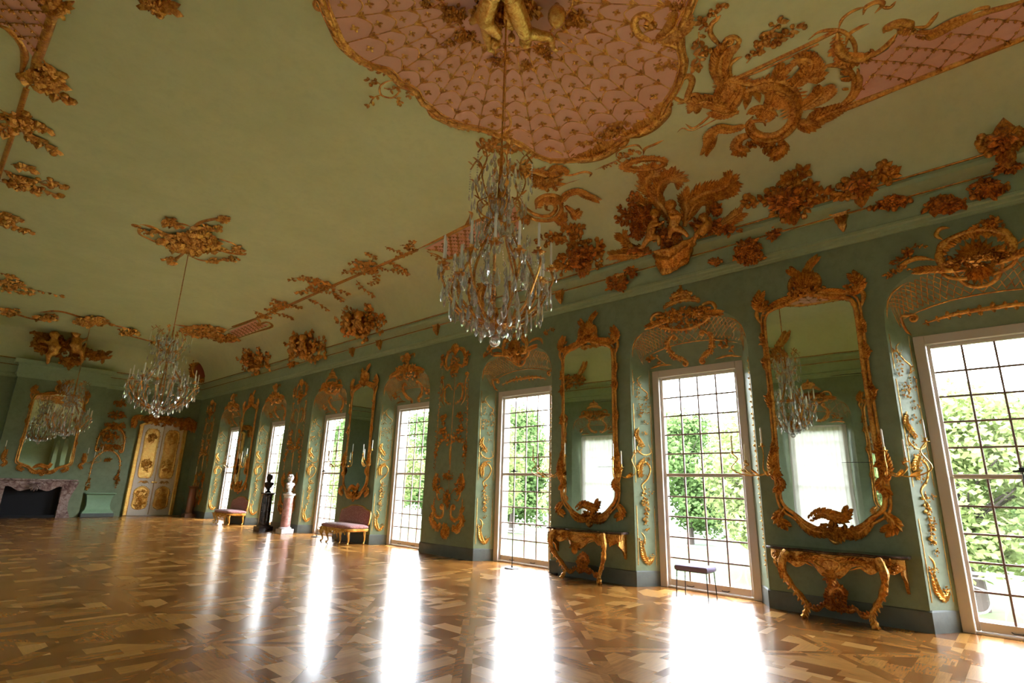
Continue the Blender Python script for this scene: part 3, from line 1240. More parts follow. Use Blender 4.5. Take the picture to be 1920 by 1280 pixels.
def lattice_panel(label, pts, mapper, frames, dense=0.34, extra=None, clip=None):
    t = thing('lattice_panel', label, 'ceiling panel')
    mb = MB()
    Q = [mapper(*p)[0] for p in pts]
    zb = Vector((0, 0, -0.012))
    n = len(Q)
    mb.add([q + zb for q in Q] + Q, [tuple(range(n))] + [(i, (i + 1) % n, n + (i + 1) % n, n + i) for i in range(n)])
    # triangulate concave outline robustly with bmesh
    g = mb.build('pink_ground', M['pink'], t, smooth=False)
    import bmesh
    bm = bmesh.new()
    bm.from_mesh(g.data)
    bmesh.ops.triangulate(bm, faces=[f_ for f_ in bm.faces if len(f_.verts) > 4])
    if max(q.x for q in Q) > XFLAT:
        bmesh.ops.subdivide_edges(bm, edges=bm.edges[:], cuts=5, use_grid_fill=True)
        for v_ in bm.verts:
            p_, n_ = surf(v_.co.x, v_.co.y)
            v_.co = p_ + n_ * 0.02
    bm.to_mesh(g.data)
    bm.free()
    P2 = [(q.x, q.y) for q in Q]

    def inside(x, y):
        c = False
        for i in range(n):
            (x0, y0), (x1, y1) = P2[i], P2[(i + 1) % n]
            if (y0 > y) != (y1 > y) and x < (x1 - x0) * (y - y0) / (y1 - y0) + x0:
                c = not c
        return c
    xs, ys = [p[0] for p in P2], [p[1] for p in P2]
    s = dense
    zN = Vector((0, 0, -1))
    i0, i1 = int(min(xs) / s) - 1, int(max(xs) / s) + 2
    j0, j1 = int(min(ys) / s) - 1, int(max(ys) / s) + 2
    ol = Orn(lambda u, v: (surf(u, v)[0] + surf(u, v)[1] * 0.024, surf(u, v)[1]))
    ol.on('gilt_lattice')
    for i in range(i0, i1):
        for j in range(j0, j1):
            for ox, oy in ((0, 0), (s / 2, s / 2)):
                x, y = i * s + ox, j * s + oy
                if not inside(x, y):
                    continue
                ol.ros((x, y), 0.05, 4)
                for dx, dy in ((s / 2, s / 2), (s / 2, -s / 2)):
                    if inside(x + dx, y + dy):
                        ol.path([(x, y), (x + dx / 2 + dy * .06, y + dy / 2 - dx * .06), (x + dx, y + dy)], 0.007, n=2, taper=(1, 1))
                        if inside(x + dx / 2, y + dy / 2):
                            ol.bud((x + dx / 2, y + dy / 2), 0.018)
    ol.finish(t)
    of = Orn(mapper)
    frames(of)
    of.finish(t)
    return t


def fr1(of):
    of.on('lower_moulding')
    q = px((1560, 210), (1593, 200), (1700, 156), (1800, 117), (1920, 70), (1990, 42))
    of.path(q, 0.05, n=5, taper=(.6, 1))
    of.path([(a, b + 4) for a, b in q], 0.02, n=5, taper=(.6, 1))
    of.path([(a, b - 5) for a, b in q], 0.02, n=5, taper=(.6, 1))
    of.on('upper_moulding')
    q = px((1600, 108), (1640, 100), (1668, 80), (1682, 62), (1700, 45), (1735, 70), (1760, 64), (1800, 42), (1850, 22), (1910, 5), (1990, -30))
    of.path(q[4:], 0.045, n=5)
    of.path(q[:4], 0.045, n=5)
    P, N = of.scroll(px((1657, 62), (1665, 50), (1685, 42), (1705, 46), (1712, 56)), 0.06)
    of.fringe(P, N, 0.16, -1, 1, 0.7)
    of.scroll(px((1708, 50), (1735, 50), (1750, 35), (1760, 22)), 0.03)
    of.acanthus(px((1712, 60), (1740, 62), (1780, 45), (1815, 30)), 0.14, 0.03)
    of.scroll(px((1800, 36), (1825, 20), (1850, 14), (1845, 25), (1818, 35)), 0.03)
    of.on('left_arch')
    P, N = of.scroll(px((1515, 75), (1535, 60), (1560, 56), (1582, 60), (1600, 78), (1604, 100), (1598, 125)), 0.03)
    of.scroll(px((1525, 140), (1545, 125), (1568, 122), (1590, 130), (1602, 152), (1595, 180), (1570, 200), (1530, 210)), 0.04)
    of.scroll(px((1608, 128), (1612, 150), (1603, 178), (1580, 200)), 0.05)
    for (a, b) in (((1595, 140), (1575, 130)), ((1598, 150), (1575, 145)), ((1592, 168), (1578, 165))):
        of.leaf(a, b, .3)


lattice_panel('pink lattice ceiling panel in a gilt frame at the top right of the ceiling', px((1612, 112), (1640, 105), (1665, 90), (1680, 68), (1690, 52), (1702, 50), (1715, 62), (1750, 66), (1800, 44), (1850, 24), (1910, 6), (1990, -28), (1990, 38), (1920, 67), (1800, 113), (1700, 152), (1604, 188), (1612, 150)), HC, fr1)


def fr2(of):
    of.on('moulding')
    of.path(px((783, 467), (840, 440), (880, 420), (930, 398), (965, 378)), 0.05, n=5)
    of.path(px((800, 467), (832, 472), (843, 484), (875, 470), (920, 452), (975, 430)), 0.045, n=5)
    of.scroll(px((845, 484), (832, 486), (820, 478), (800, 472)), 0.025)
    of.scroll(px((870, 425), (880, 412), (884, 400), (878, 396)), 0.04)
    of.sprig(px((800, 470), (815, 480), (828, 486)), 3, 0.12, 0.012)


lattice_panel('pink lattice ceiling panel behind the nearest chandelier', px((795, 465), (840, 443), (880, 423), (930, 400), (965, 382), (975, 428), (920, 449), (875, 467), (843, 480), (832, 470)), HC, fr2, 0.26)


def fr3(of):
    of.on('moulding')
    of.path(px((428, 618), (455, 607), (480, 597), (487, 603), (484, 610), (500, 603), (510, 612), (480, 622), (440, 636)), 0.05, n=4)


lattice_panel('small pink ceiling panel beside the far chandelier', px((430, 620), (455, 609), (480, 599), (486, 606), (505, 608), (480, 619), (442, 633)), HC, fr3, 0.3)


def fr4(of):
    of.on('moulding')
    of.path(px((118, -40), (105, 5), (88, 60), (70, 110), (50, 165)), 0.06, n=5)
    of.path(px((-10, 45), (15, 55), (35, 75), (45, 95), (45, 115), (36, 150)), 0.05, n=5)
    of.scroll(px((90, 20), (105, 12), (125, 8), (140, 2)), 0.04)
    of.mass((108, 12), 18, 8, 24, L=0.16, r=0.06)


lattice_panel('pink lattice ceiling panel in the top left corner', px((-60, -40), (112, -40), (100, 5), (82, 60), (64, 108), (50, 90), (38, 68), (15, 48), (-60, 30)), HC, fr4, 0.3)

# ---- the big shell scroll right of the medallion
t = thing('rocaille_cartouche', 'big gilded shell and spiral scroll on the ceiling right of the pink medallion', 'ornament')
o = Orn(HC)
o.on('spiral')
P, N = o.scroll(px((1380, 197), (1392, 182), (1410, 172), (1435, 168), (1462, 172), (1482, 188), (1488, 212), (1478, 236), (1455, 252), (1430, 254), (1412, 244), (1408, 230), (1418, 226), (1432, 228), (1435, 236)), 0.06)
o.path(px((1376, 200), (1390, 176), (1412, 164), (1440, 160), (1470, 166), (1492, 186), (1497, 214), (1486, 240), (1458, 260), (1428, 262), (1405, 250), (1400, 232), (1412, 218)), 0.05, h=1.6)
o.on('shell_fringe')
P, N, _ = o.path(px((1345, 175), (1352, 150), (1375, 148), (1405, 158), (1440, 150), (1475, 156), (1498, 180), (1504, 212)), 0.05, n=5, h=0.7)
o.fringe(P, N, 0.5, -1, 1, 0.35, 0.13, 0.35)
o.fringe(P, N, 0.3, -1, 2, 0.8, 0.16, 0.3)
o.fringe(P, N, 0.14, 1, 1, 0.5, 0.2)
P, N, _ = o.path(px((1400, 215), (1410, 205), (1425, 200), (1445, 205), (1458, 218)), 0.05, n=5)
o.fringe(P, N, 0.22, -1, 1, 0.3, 0.25)
o.on('acanthus')
o.acanthus(px((1360, 165), (1350, 135), (1352, 110), (1358, 98), (1362, 92)), 0.22, 0.05)
o.scroll(px((1372, 150), (1368, 125), (1378, 112), (1392, 106)), 0.035)
o.acanthus(px((1500, 140), (1520, 130), (1518, 112), (1504, 108), (1498, 116)), 0.16, 0.06)
o.acanthus(px((1485, 165), (1500, 148), (1515, 140), (1520, 120)), 0.25, 0.05)
o.acanthus(px((1498, 205), (1520, 190), (1535, 178), (1540, 168)), 0.24, 0.06)
o.acanthus(px((1492, 225), (1510, 232), (1530, 222), (1570, 205)), 0.2, 0.05)
o.scroll(px((1520, 205), (1540, 205), (1545, 218), (1536, 228), (1530, 222)), 0.03)
o.acanthus(px((1380, 205), (1350, 195), (1325, 188), (1310, 192), (1302, 204)), 0.2, 0.05)
o.acanthus(px((1385, 210), (1360, 212), (1338, 208)), 0.16, 0.05)
o.acanthus(px((1400, 235), (1375, 240), (1352, 240), (1336, 250), (1330, 268), (1322, 285)), 0.17, 0.05)
o.acanthus(px((1410, 250), (1390, 258), (1382, 272), (1392, 282), (1378, 284)), 0.14, 0.07)
o.mass((1435, 270), 34, 8, 26, L=0.15, r=0.06, off=0.05)
o.acanthus(px((1462, 262), (1468, 275), (1455, 288), (1448, 280)), 0.14, 0.06)
o.acanthus(px((1340, 200), (1352, 178), (1362, 160)), 0.2, 0.04)
o.acanthus(px((1455, 155), (1462, 138), (1470, 126)), 0.18, 0.04)
o.on('bars')
o.path(px((1372, 150), (1420, 128), (1475, 102), (1530, 76), (1572, 55)), 0.035, n=4, taper=(1, 1))
o.path(px((1378, 150), (1425, 133), (1480, 108), (1535, 82)), 0.02, n=4, taper=(1, 1))
o.on('tendrils')
o.scroll(px((1362, 92), (1345, 80), (1332, 62), (1335, 45), (1345, 35), (1352, 28)), 0.035)
o.scroll(px((1362, 92), (1378, 88), (1386, 78), (1380, 70)), 0.035, 0, 1)
o.sprig(px((1335, 50), (1322, 48), (1316, 40)), 3, 0.12, 0.012)
o.sprig(px((1345, 35), (1340, 22), (1348, 14)), 3, 0.1, 0.012)
for q in (((1400, 118), (1420, 95), (1445, 80)), ((1425, 100), (1440, 70), (1458, 42)), ((1450, 85), (1470, 68), (1492, 52)), ((1430, 90), (1428, 78), (1440, 65)), ((1310, 60), (1312, 80), (1320, 95)), ((1300, 100), (1312, 115), (1305, 125))):
    o.sprig(list(q), 4, 0.12, 0.012, 0.35)
o.scroll(px((1572, 55), (1580, 35), (1600, 20), (1625, 12)), 0.025)
P, N = o.scroll(px((1618, 28), (1625, 12), (1645, 3), (1655, 8), (1640, 25)), 0.035)
o.scroll(px((1650, 12), (1668, 14), (1680, 2)), 0.025)
P, N, _ = o.path(px((1570, 60), (1572, 90), (1590, 108), (1620, 108), (1640, 95)), 0.07, n=5)
o.fringe(P, N, 0.16, -1, 1, 0.5, .28)
o.fringe(P, N, 0.12, 1, 1, 0.5, .28)
o.scroll(px((1585, 90), (1592, 65), (1610, 52), (1630, 44)), 0.03)
o.scroll(px((1285, 232), (1300, 240), (1322, 225), (1340, 208)), 0.025)
o.scroll(px((1268, 250), (1280, 240), (1300, 244), (1345, 222), (1380, 205)), 0.014)
o.finish(t)

# ---- the shell scroll below the medallion, left of the cherub group
t = thing('rocaille_cartouche', 'gilded shell scroll with a wing on the ceiling directly behind the nearest chandelier', 'ornament')
o = Orn(HC)
o.on('spiral')
o.scroll(px((975, 370), (985, 388), (1005, 402), (1030, 404), (1042, 392), (1038, 382), (1026, 382), (1024, 392), (1032, 395)), 0.05)
o.path(px((970, 365), (978, 392), (1000, 410), (1035, 412), (1052, 395), (1048, 376), (1030, 368), (1012, 374)), 0.05)
o.on('shell_fringe')
P, N, _ = o.path(px((1005, 392), (1008, 375), (1025, 365), (1045, 368), (1056, 382)), 0.06, n=5)
o.fringe(P, N, 0.25, -1, 1, 0.2, .25)
o.acanthus(px((1052, 380), (1062, 365), (1080, 358), (1100, 365), (1120, 374)), 0.16, 0.05)
o.acanthus(px((1060, 385), (1072, 395), (1078, 402), (1086, 396)), 0.14, 0.05)
o.acanthus(px((1035, 408), (1052, 415), (1058, 400)), 0.14, 0.05)
P, N, _ = o.path(px((985, 320), (1010, 325), (1030, 335), (1040, 350)), 0.05, n=5)
o.fringe(P, N, 0.36, -1, 1, 0.3, .14)
o.fringe(P, N, 0.28, 1, 1, 0.3, .15)
o.acanthus(px((1025, 330), (1040, 315), (1052, 318), (1056, 324)), 0.16, 0.05)
o.mass((1020, 340), 24, 10, 24, L=0.2, r=0.05, off=0.05)
o.mass((970, 318), 20, 10, 26, L=0.16, r=0.06, off=0.05)
o.mass((985, 410), 14, 8, 24, L=0.14, r=0.06)
o.on('tendrils')
o.scroll(px((985, 308), (995, 295), (1010, 288)), 0.03, 1, 0)
o.scroll(px((940, 285), (945, 300), (938, 312), (935, 300), (945, 290)), 0.025)
o.scroll(px((1045, 328), (1070, 328), (1095, 322), (1108, 325), (1105, 332)), 0.03)
o.scroll(px((1112, 320), (1135, 310), (1158, 300), (1170, 295)), 0.015)
o.scroll(px((1032, 360), (1060, 345), (1090, 335)), 0.012)
o.sprig(px((1125, 315), (1135, 312), (1150, 306)), 4, 0.07, 0.01)
o.scroll(px((1155, 295), (1158, 283), (1175, 275), (1195, 272), (1205, 282)), 0.025)
o.scroll(px((1155, 297), (1165, 305), (1185, 308)), 0.02)
o.scroll(px((1206, 290), (1210, 278), (1228, 270), (1245, 262)), 0.03)
o.sprig(px((1160, 300), (1172, 288), (1190, 284)), 5, 0.1, 0.012)
for q in (((1048, 412), (1055, 425), (1070, 438), (1085, 452)), ((1060, 430), (1078, 428), (1090, 424)), ((905, 270), (920, 275), (940, 280)), ((905, 280), (912, 268), (925, 262)), ((940, 275), (955, 275), (968, 278))):
    o.sprig(list(q), 5, 0.13, 0.014, 0.4)
o.finish(t)

# ---- straight gilt bars of the ceiling border with leafy clusters
bars = [('straight gilt ceiling moulding running from the far pink panel towards the near one', px((436, 612), (510, 585), (600, 545), (700, 502), (783, 467))),
        ('straight gilt ceiling moulding along the left edge of the ceiling', px((50, 165), (36, 210), (20, 262), (2, 315), (-15, 370)))]
for lb, q in bars:
    o = Orn(HC)
    o.path(q, 0.04, n=3, taper=(1, 1))
    o.path([(a, b + 3) for a, b in q], 0.018, n=3, taper=(1, 1))
    tag(o.finish(None, single='gilt_moulding'), lb, 'moulding')


def branchy(label, centre, arms, r=10, n=24, L=0.12, name='gilt_branches', mp=HC, off=0.05, mat=None, heap=True, grp=None):
    t = thing(name, label, 'ornament', grp)
    o = Orn(mp)
    o.on('branches')
    for q in arms:
        o.sprig(list(q), 5, L * 0.85, 0.012, 0.3)
    if heap:
        o.on('blossoms')
        o.mass(centre, r, r * 0.5, n, L=L, r=L * 0.5, off=off)
    o.finish(t, {'*': mat or M['gold']})
    return t


branchy('leafy gilt cluster on the ceiling moulding nearest the pink panel behind the chandelier', (688, 500), [((640, 515), (660, 505), (688, 500), (700, 482), (690, 475)), ((655, 498), (668, 488), (680, 492)), ((690, 500), (720, 505), (745, 508), (762, 512)), ((700, 505), (705, 520), (698, 532)), ((720, 490), (740, 495), (755, 505)), ((668, 525), (680, 540), (698, 552)), ((650, 508), (672, 512), (690, 508))], 24, 40, 0.16)
branchy('leafy gilt cluster on the ceiling moulding, second along from the chandelier', (600, 535), [((540, 528), (560, 520), (590, 530), (620, 540), (650, 548)), ((560, 517), (580, 520), (600, 525)), ((575, 560), (590, 565), (612, 578)), ((585, 535), (570, 545), (560, 548)), ((610, 545), (630, 552), (640, 560))], 24, 44, 0.18)
branchy('leafy gilt cluster on the ceiling moulding, third along from the chandelier', (525, 570), [((508, 558), (520, 565), (540, 570)), ((510, 585), (535, 590), (545, 595)), ((525, 575), (545, 572), (560, 575)), ((530, 570), (515, 578), (505, 580))], 16, 26, 0.18)
branchy('leafy gilt cluster on the ceiling moulding beside the small pink panel', (492, 592), [((475, 582), (490, 588), (505, 595)), ((480, 595), (500, 590), (512, 582))], 9, 14, 0.16)
branchy('gilt spray on the ceiling under the medallion edge', (768, 462), [((722, 462), (735, 468), (750, 472)), ((750, 460), (770, 458), (775, 452)), ((770, 470), (755, 478), (745, 482))], 8, 10, 0.12)
for lb, c, arms in (('gilt leaves on the left ceiling moulding, uppermost spray', (80, 140), [((82, 112), (88, 128), (98, 135)), ((60, 150), (78, 148), (100, 150)), ((80, 145), (92, 165), (112, 180)), ((50, 162), (65, 155), (80, 158))]),
                    ('gilt leaves on the left ceiling moulding, second spray', (45, 232), [((0, 205), (20, 220), (45, 228), (70, 235)), ((25, 215), (50, 218), (85, 240)), ((40, 245), (70, 262), (100, 278)), ((20, 225), (10, 240), (0, 245))]),
                    ('gilt leaves on the left ceiling edge, third spray', (40, 340), [((0, 315), (30, 330), (60, 345), (95, 362)), ((20, 308), (40, 312), (52, 312)), ((60, 345), (90, 338), (110, 345)), ((0, 340), (30, 348), (60, 355))]),
                    ('gilt leaves on the left ceiling edge, fourth spray', (8, 410), [((-5, 405), (12, 415), (30, 425), (50, 432)), ((0, 395), (15, 402), (30, 408))]),
                    ('gilt leaves on the left ceiling edge, lowest spray', (20, 530), [((-10, 520), (20, 535), (60, 542), (110, 553)), ((0, 512), (15, 515), (25, 518)), ((0, 545), (30, 545), (55, 548))])):
    branchy(lb, c, arms, 22, 30, 0.22)
branchy('gilt curl on the ceiling at the top edge', (290, 8), [((268, 12), (280, 5), (300, 2), (312, 8), (300, 15))], 14, 16, 0.2)

# ---- rose window of the far chandelier
t = thing('ceiling_rose', 'gilded openwork ornament on the ceiling above the second chandelier', 'ornament')
o = Orn(HC)
o.on('scrolls')
o.scroll(px((262, 420), (285, 425), (315, 440), (345, 448)), 0.05)
o.scroll(px((262, 425), (262, 438), (285, 450), (310, 462)), 0.035, 1, 0)
o.scroll(px((350, 440), (365, 425), (380, 415), (415, 408), (420, 412)), 0.045)
o.scroll(px((345, 465), (340, 478), (320, 488), (315, 492)), 0.04, 0, 1)
o.scroll(px((400, 445), (420, 450), (440, 458), (450, 472)), 0.035)
o.scroll(px((398, 460), (425, 472), (455, 476), (462, 474)), 0.05)
o.scroll(px((350, 478), (380, 488), (410, 488), (445, 480)), 0.035)
o.scroll(px((310, 405), (318, 415), (345, 420), (358, 425)), 0.03)
o.on('acanthus')
o.acanthus(px((290, 432), (330, 445), (365, 455)), 0.28, 0.06)
o.acanthus(px((430, 470), (400, 460), (365, 455)), 0.28, 0.06)
o.acanthus(px((372, 420), (368, 440), (360, 455)), 0.3, 0.06)
o.acanthus(px((320, 470), (340, 462), (360, 455)), 0.3, 0.06)
o.on('blossoms')
o.mass((362, 450), 48, 20, 150, L=0.3, r=0.12, off=0.14)
for c in ((315, 412), (325, 418), (280, 432), (300, 450), (420, 408), (405, 425), (445, 465), (400, 486), (320, 485), (385, 425), (432, 484)):
    o.mass(c, 12, 5, 12, L=0.2, r=0.08, off=0.04)
o.finish(t, {'acanthus': M['gold'], 'blossoms': M['gold']})


# ================================================================== cove and cornice figures
def frond(o, pts, L=0.22, w=0.025):
    P, N, _ = o.path(pts, w, n=7, taper=(1, .3))
    o.fringe(P, N, L, 0, 1, 0.95, 0.16, 0.2)


g = thing('cherub_group', 'three gilded cherubs with palm fronds over a hanging drape on the cornice', 'sculpture')
o = Orn(H)
o.on('palm_fronds')
frond(o, px((1262, 425), (1245, 392), (1218, 362), (1211, 338), (1222, 325), (1220, 316), (1213, 316)), 0.26, 0.05)
frond(o, px((1256, 415), (1235, 375), (1238, 345), (1258, 333), (1272, 340)), 0.3, 0.035)
frond(o, px((1283, 425), (1290, 385), (1315, 365), (1345, 356), (1364, 347), (1368, 336)), 0.3, 0.045)
frond(o, px((1286, 420), (1300, 388), (1320, 376), (1332, 386)), 0.28, 0.03)
frond(o, px((1250, 440), (1215, 395), (1200, 382), (1202, 405)), 0.25, 0.03)
frond(o, px((1222, 470), (1190, 478), (1165, 477), (1142, 479)), 0.2, 0.03)
frond(o, px((1215, 465), (1185, 465), (1170, 448), (1168, 444)), 0.22, 0.03)
frond(o, px((1340, 432), (1362, 418), (1392, 398)), 0.22, 0.03)
frond(o, px((1290, 400), (1285, 378), (1292, 366)), 0.25, 0.04)
o.on('wreath')
ring = [(1210 + 37 * cos(a), 307 + 10 * sin(a) - 3 * cos(a)) for a in [2 * pi * i / 16 for i in range(16)]]
P, N, _ = o.path(ring, 0.05, closed=True, n=3)
o.fringe(P, N, 0.13, 0, 1, 0.6, .3)
o.on('foliage')
o.mass((1205, 405), 20, 16, 60, L=0.22, r=0.08, off=0.1)
o.mass((1198, 435), 12, 12, 36, L=0.2, r=0.07, off=0.1)
o.mass((1255, 445), 26, 16, 60, L=0.16, r=0.07, off=0.12)
o.mass((1325, 425), 24, 12, 50, L=0.18, r=0.08, off=0.1)
o.mass((1342, 395), 9, 10, 24, L=0.14, r=0.07, off=0.06)
o.mass((1200, 470), 20, 6, 24, L=0.14, r=0.05, off=0.06)
o.mass((1360, 432), 26, 5, 26, L=0.14, r=0.05, off=0.04)
for q in (((1195, 405), (1180, 400), (1165, 392)), ((1190, 410), (1175, 412), (1163, 415)), ((1200, 375), (1190, 372), (1185, 380)), ((1195, 400), (1185, 395), (1172, 402)), ((1205, 368), (1195, 365), (1186, 372))):
    o.sprig(list(q), 4, 0.12, 0.012, 0.5)
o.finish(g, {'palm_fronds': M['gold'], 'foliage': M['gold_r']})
FC = (-1, -.6, -.2)
chainfig(g, 'cherub', H, [[(1236, 414, .2, .07), (1232, 428, .2, .1), (1229, 444, .2, .1)], [(1228, 446, .2, .085), (1221, 458, .2, .06), (1213, 468, .18, .04), (1208, 469, .2, .03)], [(1235, 446, .2, .085), (1245, 452, .22, .055), (1245, 463, .2, .035)],
                          [(1230, 418, .2, .05), (1238, 421, .28, .042), (1250, 418, .3, .03)], [(1240, 416, .2, .05), (1250, 422, .25, .04), (1256, 414, .28, .03)]], M['gold'], 0.018, [(1238, 402, .22, .1, FC)])
chainfig(g, 'cherub', H, [[(1269, 396, .2, .07), (1272, 410, .2, .1), (1273, 428, .2, .1)], [(1275, 430, .2, .085), (1288, 438, .22, .055), (1298, 447, .2, .035)], [(1268, 430, .2, .085), (1268, 440, .24, .06), (1266, 450, .2, .035)],
                          [(1263, 399, .2, .05), (1272, 406, .3, .04), (1282, 403, .3, .03)], [(1276, 398, .2, .05), (1286, 410, .25, .04), (1284, 420, .28, .03)]], M['gold'], 0.018, [(1265, 381, .22, .1, FC)])
chainfig(g, 'cherub', H, [[(1330, 418, .16, .06), (1334, 428, .18, .09), (1325, 440, .2, .09)], [(1325, 440, .2, .07), (1316, 443, .2, .05), (1308, 455, .14, .035)], [(1324, 432, .2, .04), (1316, 430, .24, .03)]], M['gold'], 0.018, [(1326, 411, .18, .085, FC)])
# drape hung over the cornice
mb = MB()
top = [HW(u, v, XR - 0.34)[0] for u, v in px((1225, 471), (1240, 468), (1258, 463), (1275, 455), (1292, 447), (1312, 441))]
bot = [HW(u, v, XR - 0.16)[0] for u, v in px((1233, 500), (1242, 516), (1258, 512), (1272, 504), (1290, 492), (1298, 470))]
T_, B_ = cat_rom(top, 6), cat_rom(bot, 6)
nn = len(T_)
R = 14
vs = []
for j in range(R + 1):
    for i in range(nn):
        t = j / R
        p = T_[i].lerp(B_[i], t)
        s_ = sin(pi * t)
        k = i / (nn - 1)
        p = p + Vector((-0.05 * s_ - 0.035 * sin(13 * t + 7 * abs(k - 0.45)) * (0.4 + s_) - 0.02 * sin(k * 30), 0, 0))
        vs.append(p)
mb.add(vs, [(j * nn + i, j * nn + i + 1, (j + 1) * nn + i + 1, (j + 1) * nn + i) for j in range(R) for i in range(nn - 1)])
d_ = mb.build('drape', M['gold'], g)
md = d_.modifiers.new('thick', 'SOLIDIFY')
md.thickness = 0.02
md.offset = 0

for lb, c, r_, fig, arms in (
        ('gilded flower basket on the cornice just right of the three cherubs', (1478, 378), 24, False, [((1470, 375), (1450, 372), (1420, 378), (1405, 378)), ((1480, 350), (1492, 335), (1505, 322)), ((1478, 345), (1485, 338), (1475, 340)), ((1500, 362), (1515, 355), (1520, 352)), ((1510, 380), (1535, 368), (1555, 365))]),
        ('gilded flower spray on the cornice nearest the right picture edge but one', (1612, 350), 12, False, [((1600, 355), (1620, 345), (1640, 330), (1655, 318)), ((1640, 328), (1655, 330), (1668, 330)), ((1600, 360), (1590, 358), (1580, 365))]),
        ('gilded flower spray on the cornice at the right picture edge', (1880, 268), 10, False, [((1860, 275), (1875, 262), (1905, 262)), ((1890, 265), (1905, 258), (1920, 255)), ((1865, 278), (1868, 270), (1858, 272))]),
        ('gilded bouquet basket on the cornice between the nearest chandelier and the cherubs', (1092, 482), 24, False, [((1090, 465), (1070, 455), (1045, 450), (1012, 450)), ((1060, 452), (1035, 440), (1050, 445)), ((1085, 470), (1060, 485), (1048, 498)), ((1100, 470), (1085, 445), (1070, 430)), ((1110, 480), (1120, 470), (1125, 460)), ((1075, 490), (1055, 505), (1045, 500))]),
        ('gilded bouquet on the cornice just left of the nearest chandelier arms', (905, 552), 14, False, [((890, 560), (900, 545), (910, 535)), ((905, 555), (915, 545), (918, 538))]),
        ('gilded group of music-making cherubs on the cornice left of the nearest chandelier', (678, 605), 28, True, [((640, 580), (650, 590), (665, 595)), ((700, 595), (712, 592), (722, 600)), ((640, 615), (655, 612), (668, 610)), ((690, 590), (700, 585), (695, 578))]),
        ('gilded figure group on the cornice over the fourth window', (575, 648), 24, True, [((550, 628), (560, 635), (572, 640)), ((590, 640), (600, 645), (610, 655)), ((560, 660), (550, 665), (545, 672))]),
        ('gilded flower cluster on the cornice over the fifth window', (478, 675), 20, False, [((455, 665), (468, 660), (480, 668)), ((490, 672), (500, 680), (505, 690))])):
    g = thing('cornice_sculpture', lb, 'sculpture')
    o = Orn(H)
    o.on('branches')
    for q in arms:
        o.sprig(list(q), 5, 0.16, 0.014, 0.45)
    for kk in range(7):
        a_ = 0.5 + kk * 0.9
        e_ = (c[0] + cos(a_) * r_ * 1.5, c[1] + sin(a_) * r_ * 1.05)
        o.sprig([c, ((c[0] + e_[0]) / 2 + 3, (c[1] + e_[1]) / 2 - 3), e_], 4, 0.14 if c[0] > 800 else 0.2, 0.012, 0.4)
    o.on('basket')
    hh = r_ * 0.5
    o.mass((c[0], c[1]), r_, r_ * 0.75, int(r_ * 2.3), L=0.19 if c[0] > 800 else 0.3, r=0.09 if c[0] > 800 else 0.14, off=0.2)
    P, N, _ = o.path(px((c[0] - r_ * .6, c[1] + r_ * .55), (c[0], c[1] + r_ * .45), (c[0] + r_ * .6, c[1] + r_ * .3)), 0.14, n=5, h=0.9)
    o.fringe(P, N, 0.3, 0, 1, 0.2, .3)
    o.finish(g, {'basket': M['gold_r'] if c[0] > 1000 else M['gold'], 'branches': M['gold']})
    if fig:
        z = r_
        for dx, dy in ((-.35, -.1), (.4, -.2)):
            x, y = c[0] + dx * z, c[1] + dy * z
            chainfig(g, 'cherub', H, [[(x, y - .25 * z, .3, .1), (x, y, .3, .15), (x - 1, y + .3 * z, .3, .14)], [(x - 1, y + .3 * z, .3, .12), (x - .3 * z, y + .55 * z, .35, .08), (x - .25 * z, y + .85 * z, .3, .05)], [(x, y + .3 * z, .3, .12), (x + .25 * z, y + .5 * z, .35, .08), (x + .2 * z, y + .8 * z, .3, .05)], [(x, y - .15 * z, .3, .07), (x + .3 * z, y, .4, .05)], [(x, y - .15 * z, .3, .07), (x - .3 * z, y - .05 * z, .4, .05)]], M['gold'], 0.03, [(x, y - .55 * z, .35, .14, FC)])

# frieze corbels and hanging flower clusters
cor = None
for k, (u, v) in enumerate(((1577, 402), (1052, 545), (822, 600), (715, 632), (664, 647), (1168, 520))):
    p, n = HW(u, v, XR - 0.05)
    p.z = 5.79
    if k == 0:
        cor = thing('frieze_corbel', 'small gilded corbel on the frieze, right of the window between the consoles', 'corbel', 'gilded corbels along the frieze', loc=p)
        mb = MB()
        for i, (w, dd, z) in enumerate(((.1, .12, 0), (.095, .11, -.04), (.075, .09, -.08), (.06, .08, -.14), (.055, .07, -.2), (.03, .05, -.25), (.012, .02, -.28))):
            mb.v += [(p.x - dd, p.y - w, p.z + z), (p.x - dd, p.y + w, p.z + z), (p.x, p.y + w, p.z + z), (p.x, p.y - w, p.z + z)]
        for i in range(6):
            for j in range(4):
                mb.f.append((i * 4 + j, i * 4 + (j + 1) % 4, i * 4 + 4 + (j + 1) % 4, i * 4 + 4 + j))
        mb.f += [(0, 3, 2, 1), (24, 25, 26, 27)]
        mb.build('bracket', M['gold'], cor)
        o = Orn(lambda a, b: (Vector((p.x - 0.1, p.y + a, p.z + b)), Vector((-1, 0, 0))))
        o.on('acanthus_leaf')
        for a in (-.06, 0, .06):
            o.leaf((a, -.02), (a * .6, -.2), .22)
        o.leaf((-.09, -.0), (-.15, .01), .3)
        o.leaf((.09, -.0), (.15, .01), .3)
        o.finish(cor)
    else:
        c2 = copy_tree(cor)
        c2.location = p
        c2['label'] = ('', 'small gilded corbel on the frieze right behind the nearest chandelier', 'small gilded corbel on the frieze left of the nearest chandelier', 'small gilded corbel on the frieze above the fourth window',
                       'small gilded corbel on the frieze below the music-making cherubs', 'small gilded corbel on the frieze above the console mirror nearest the chandelier')[k]
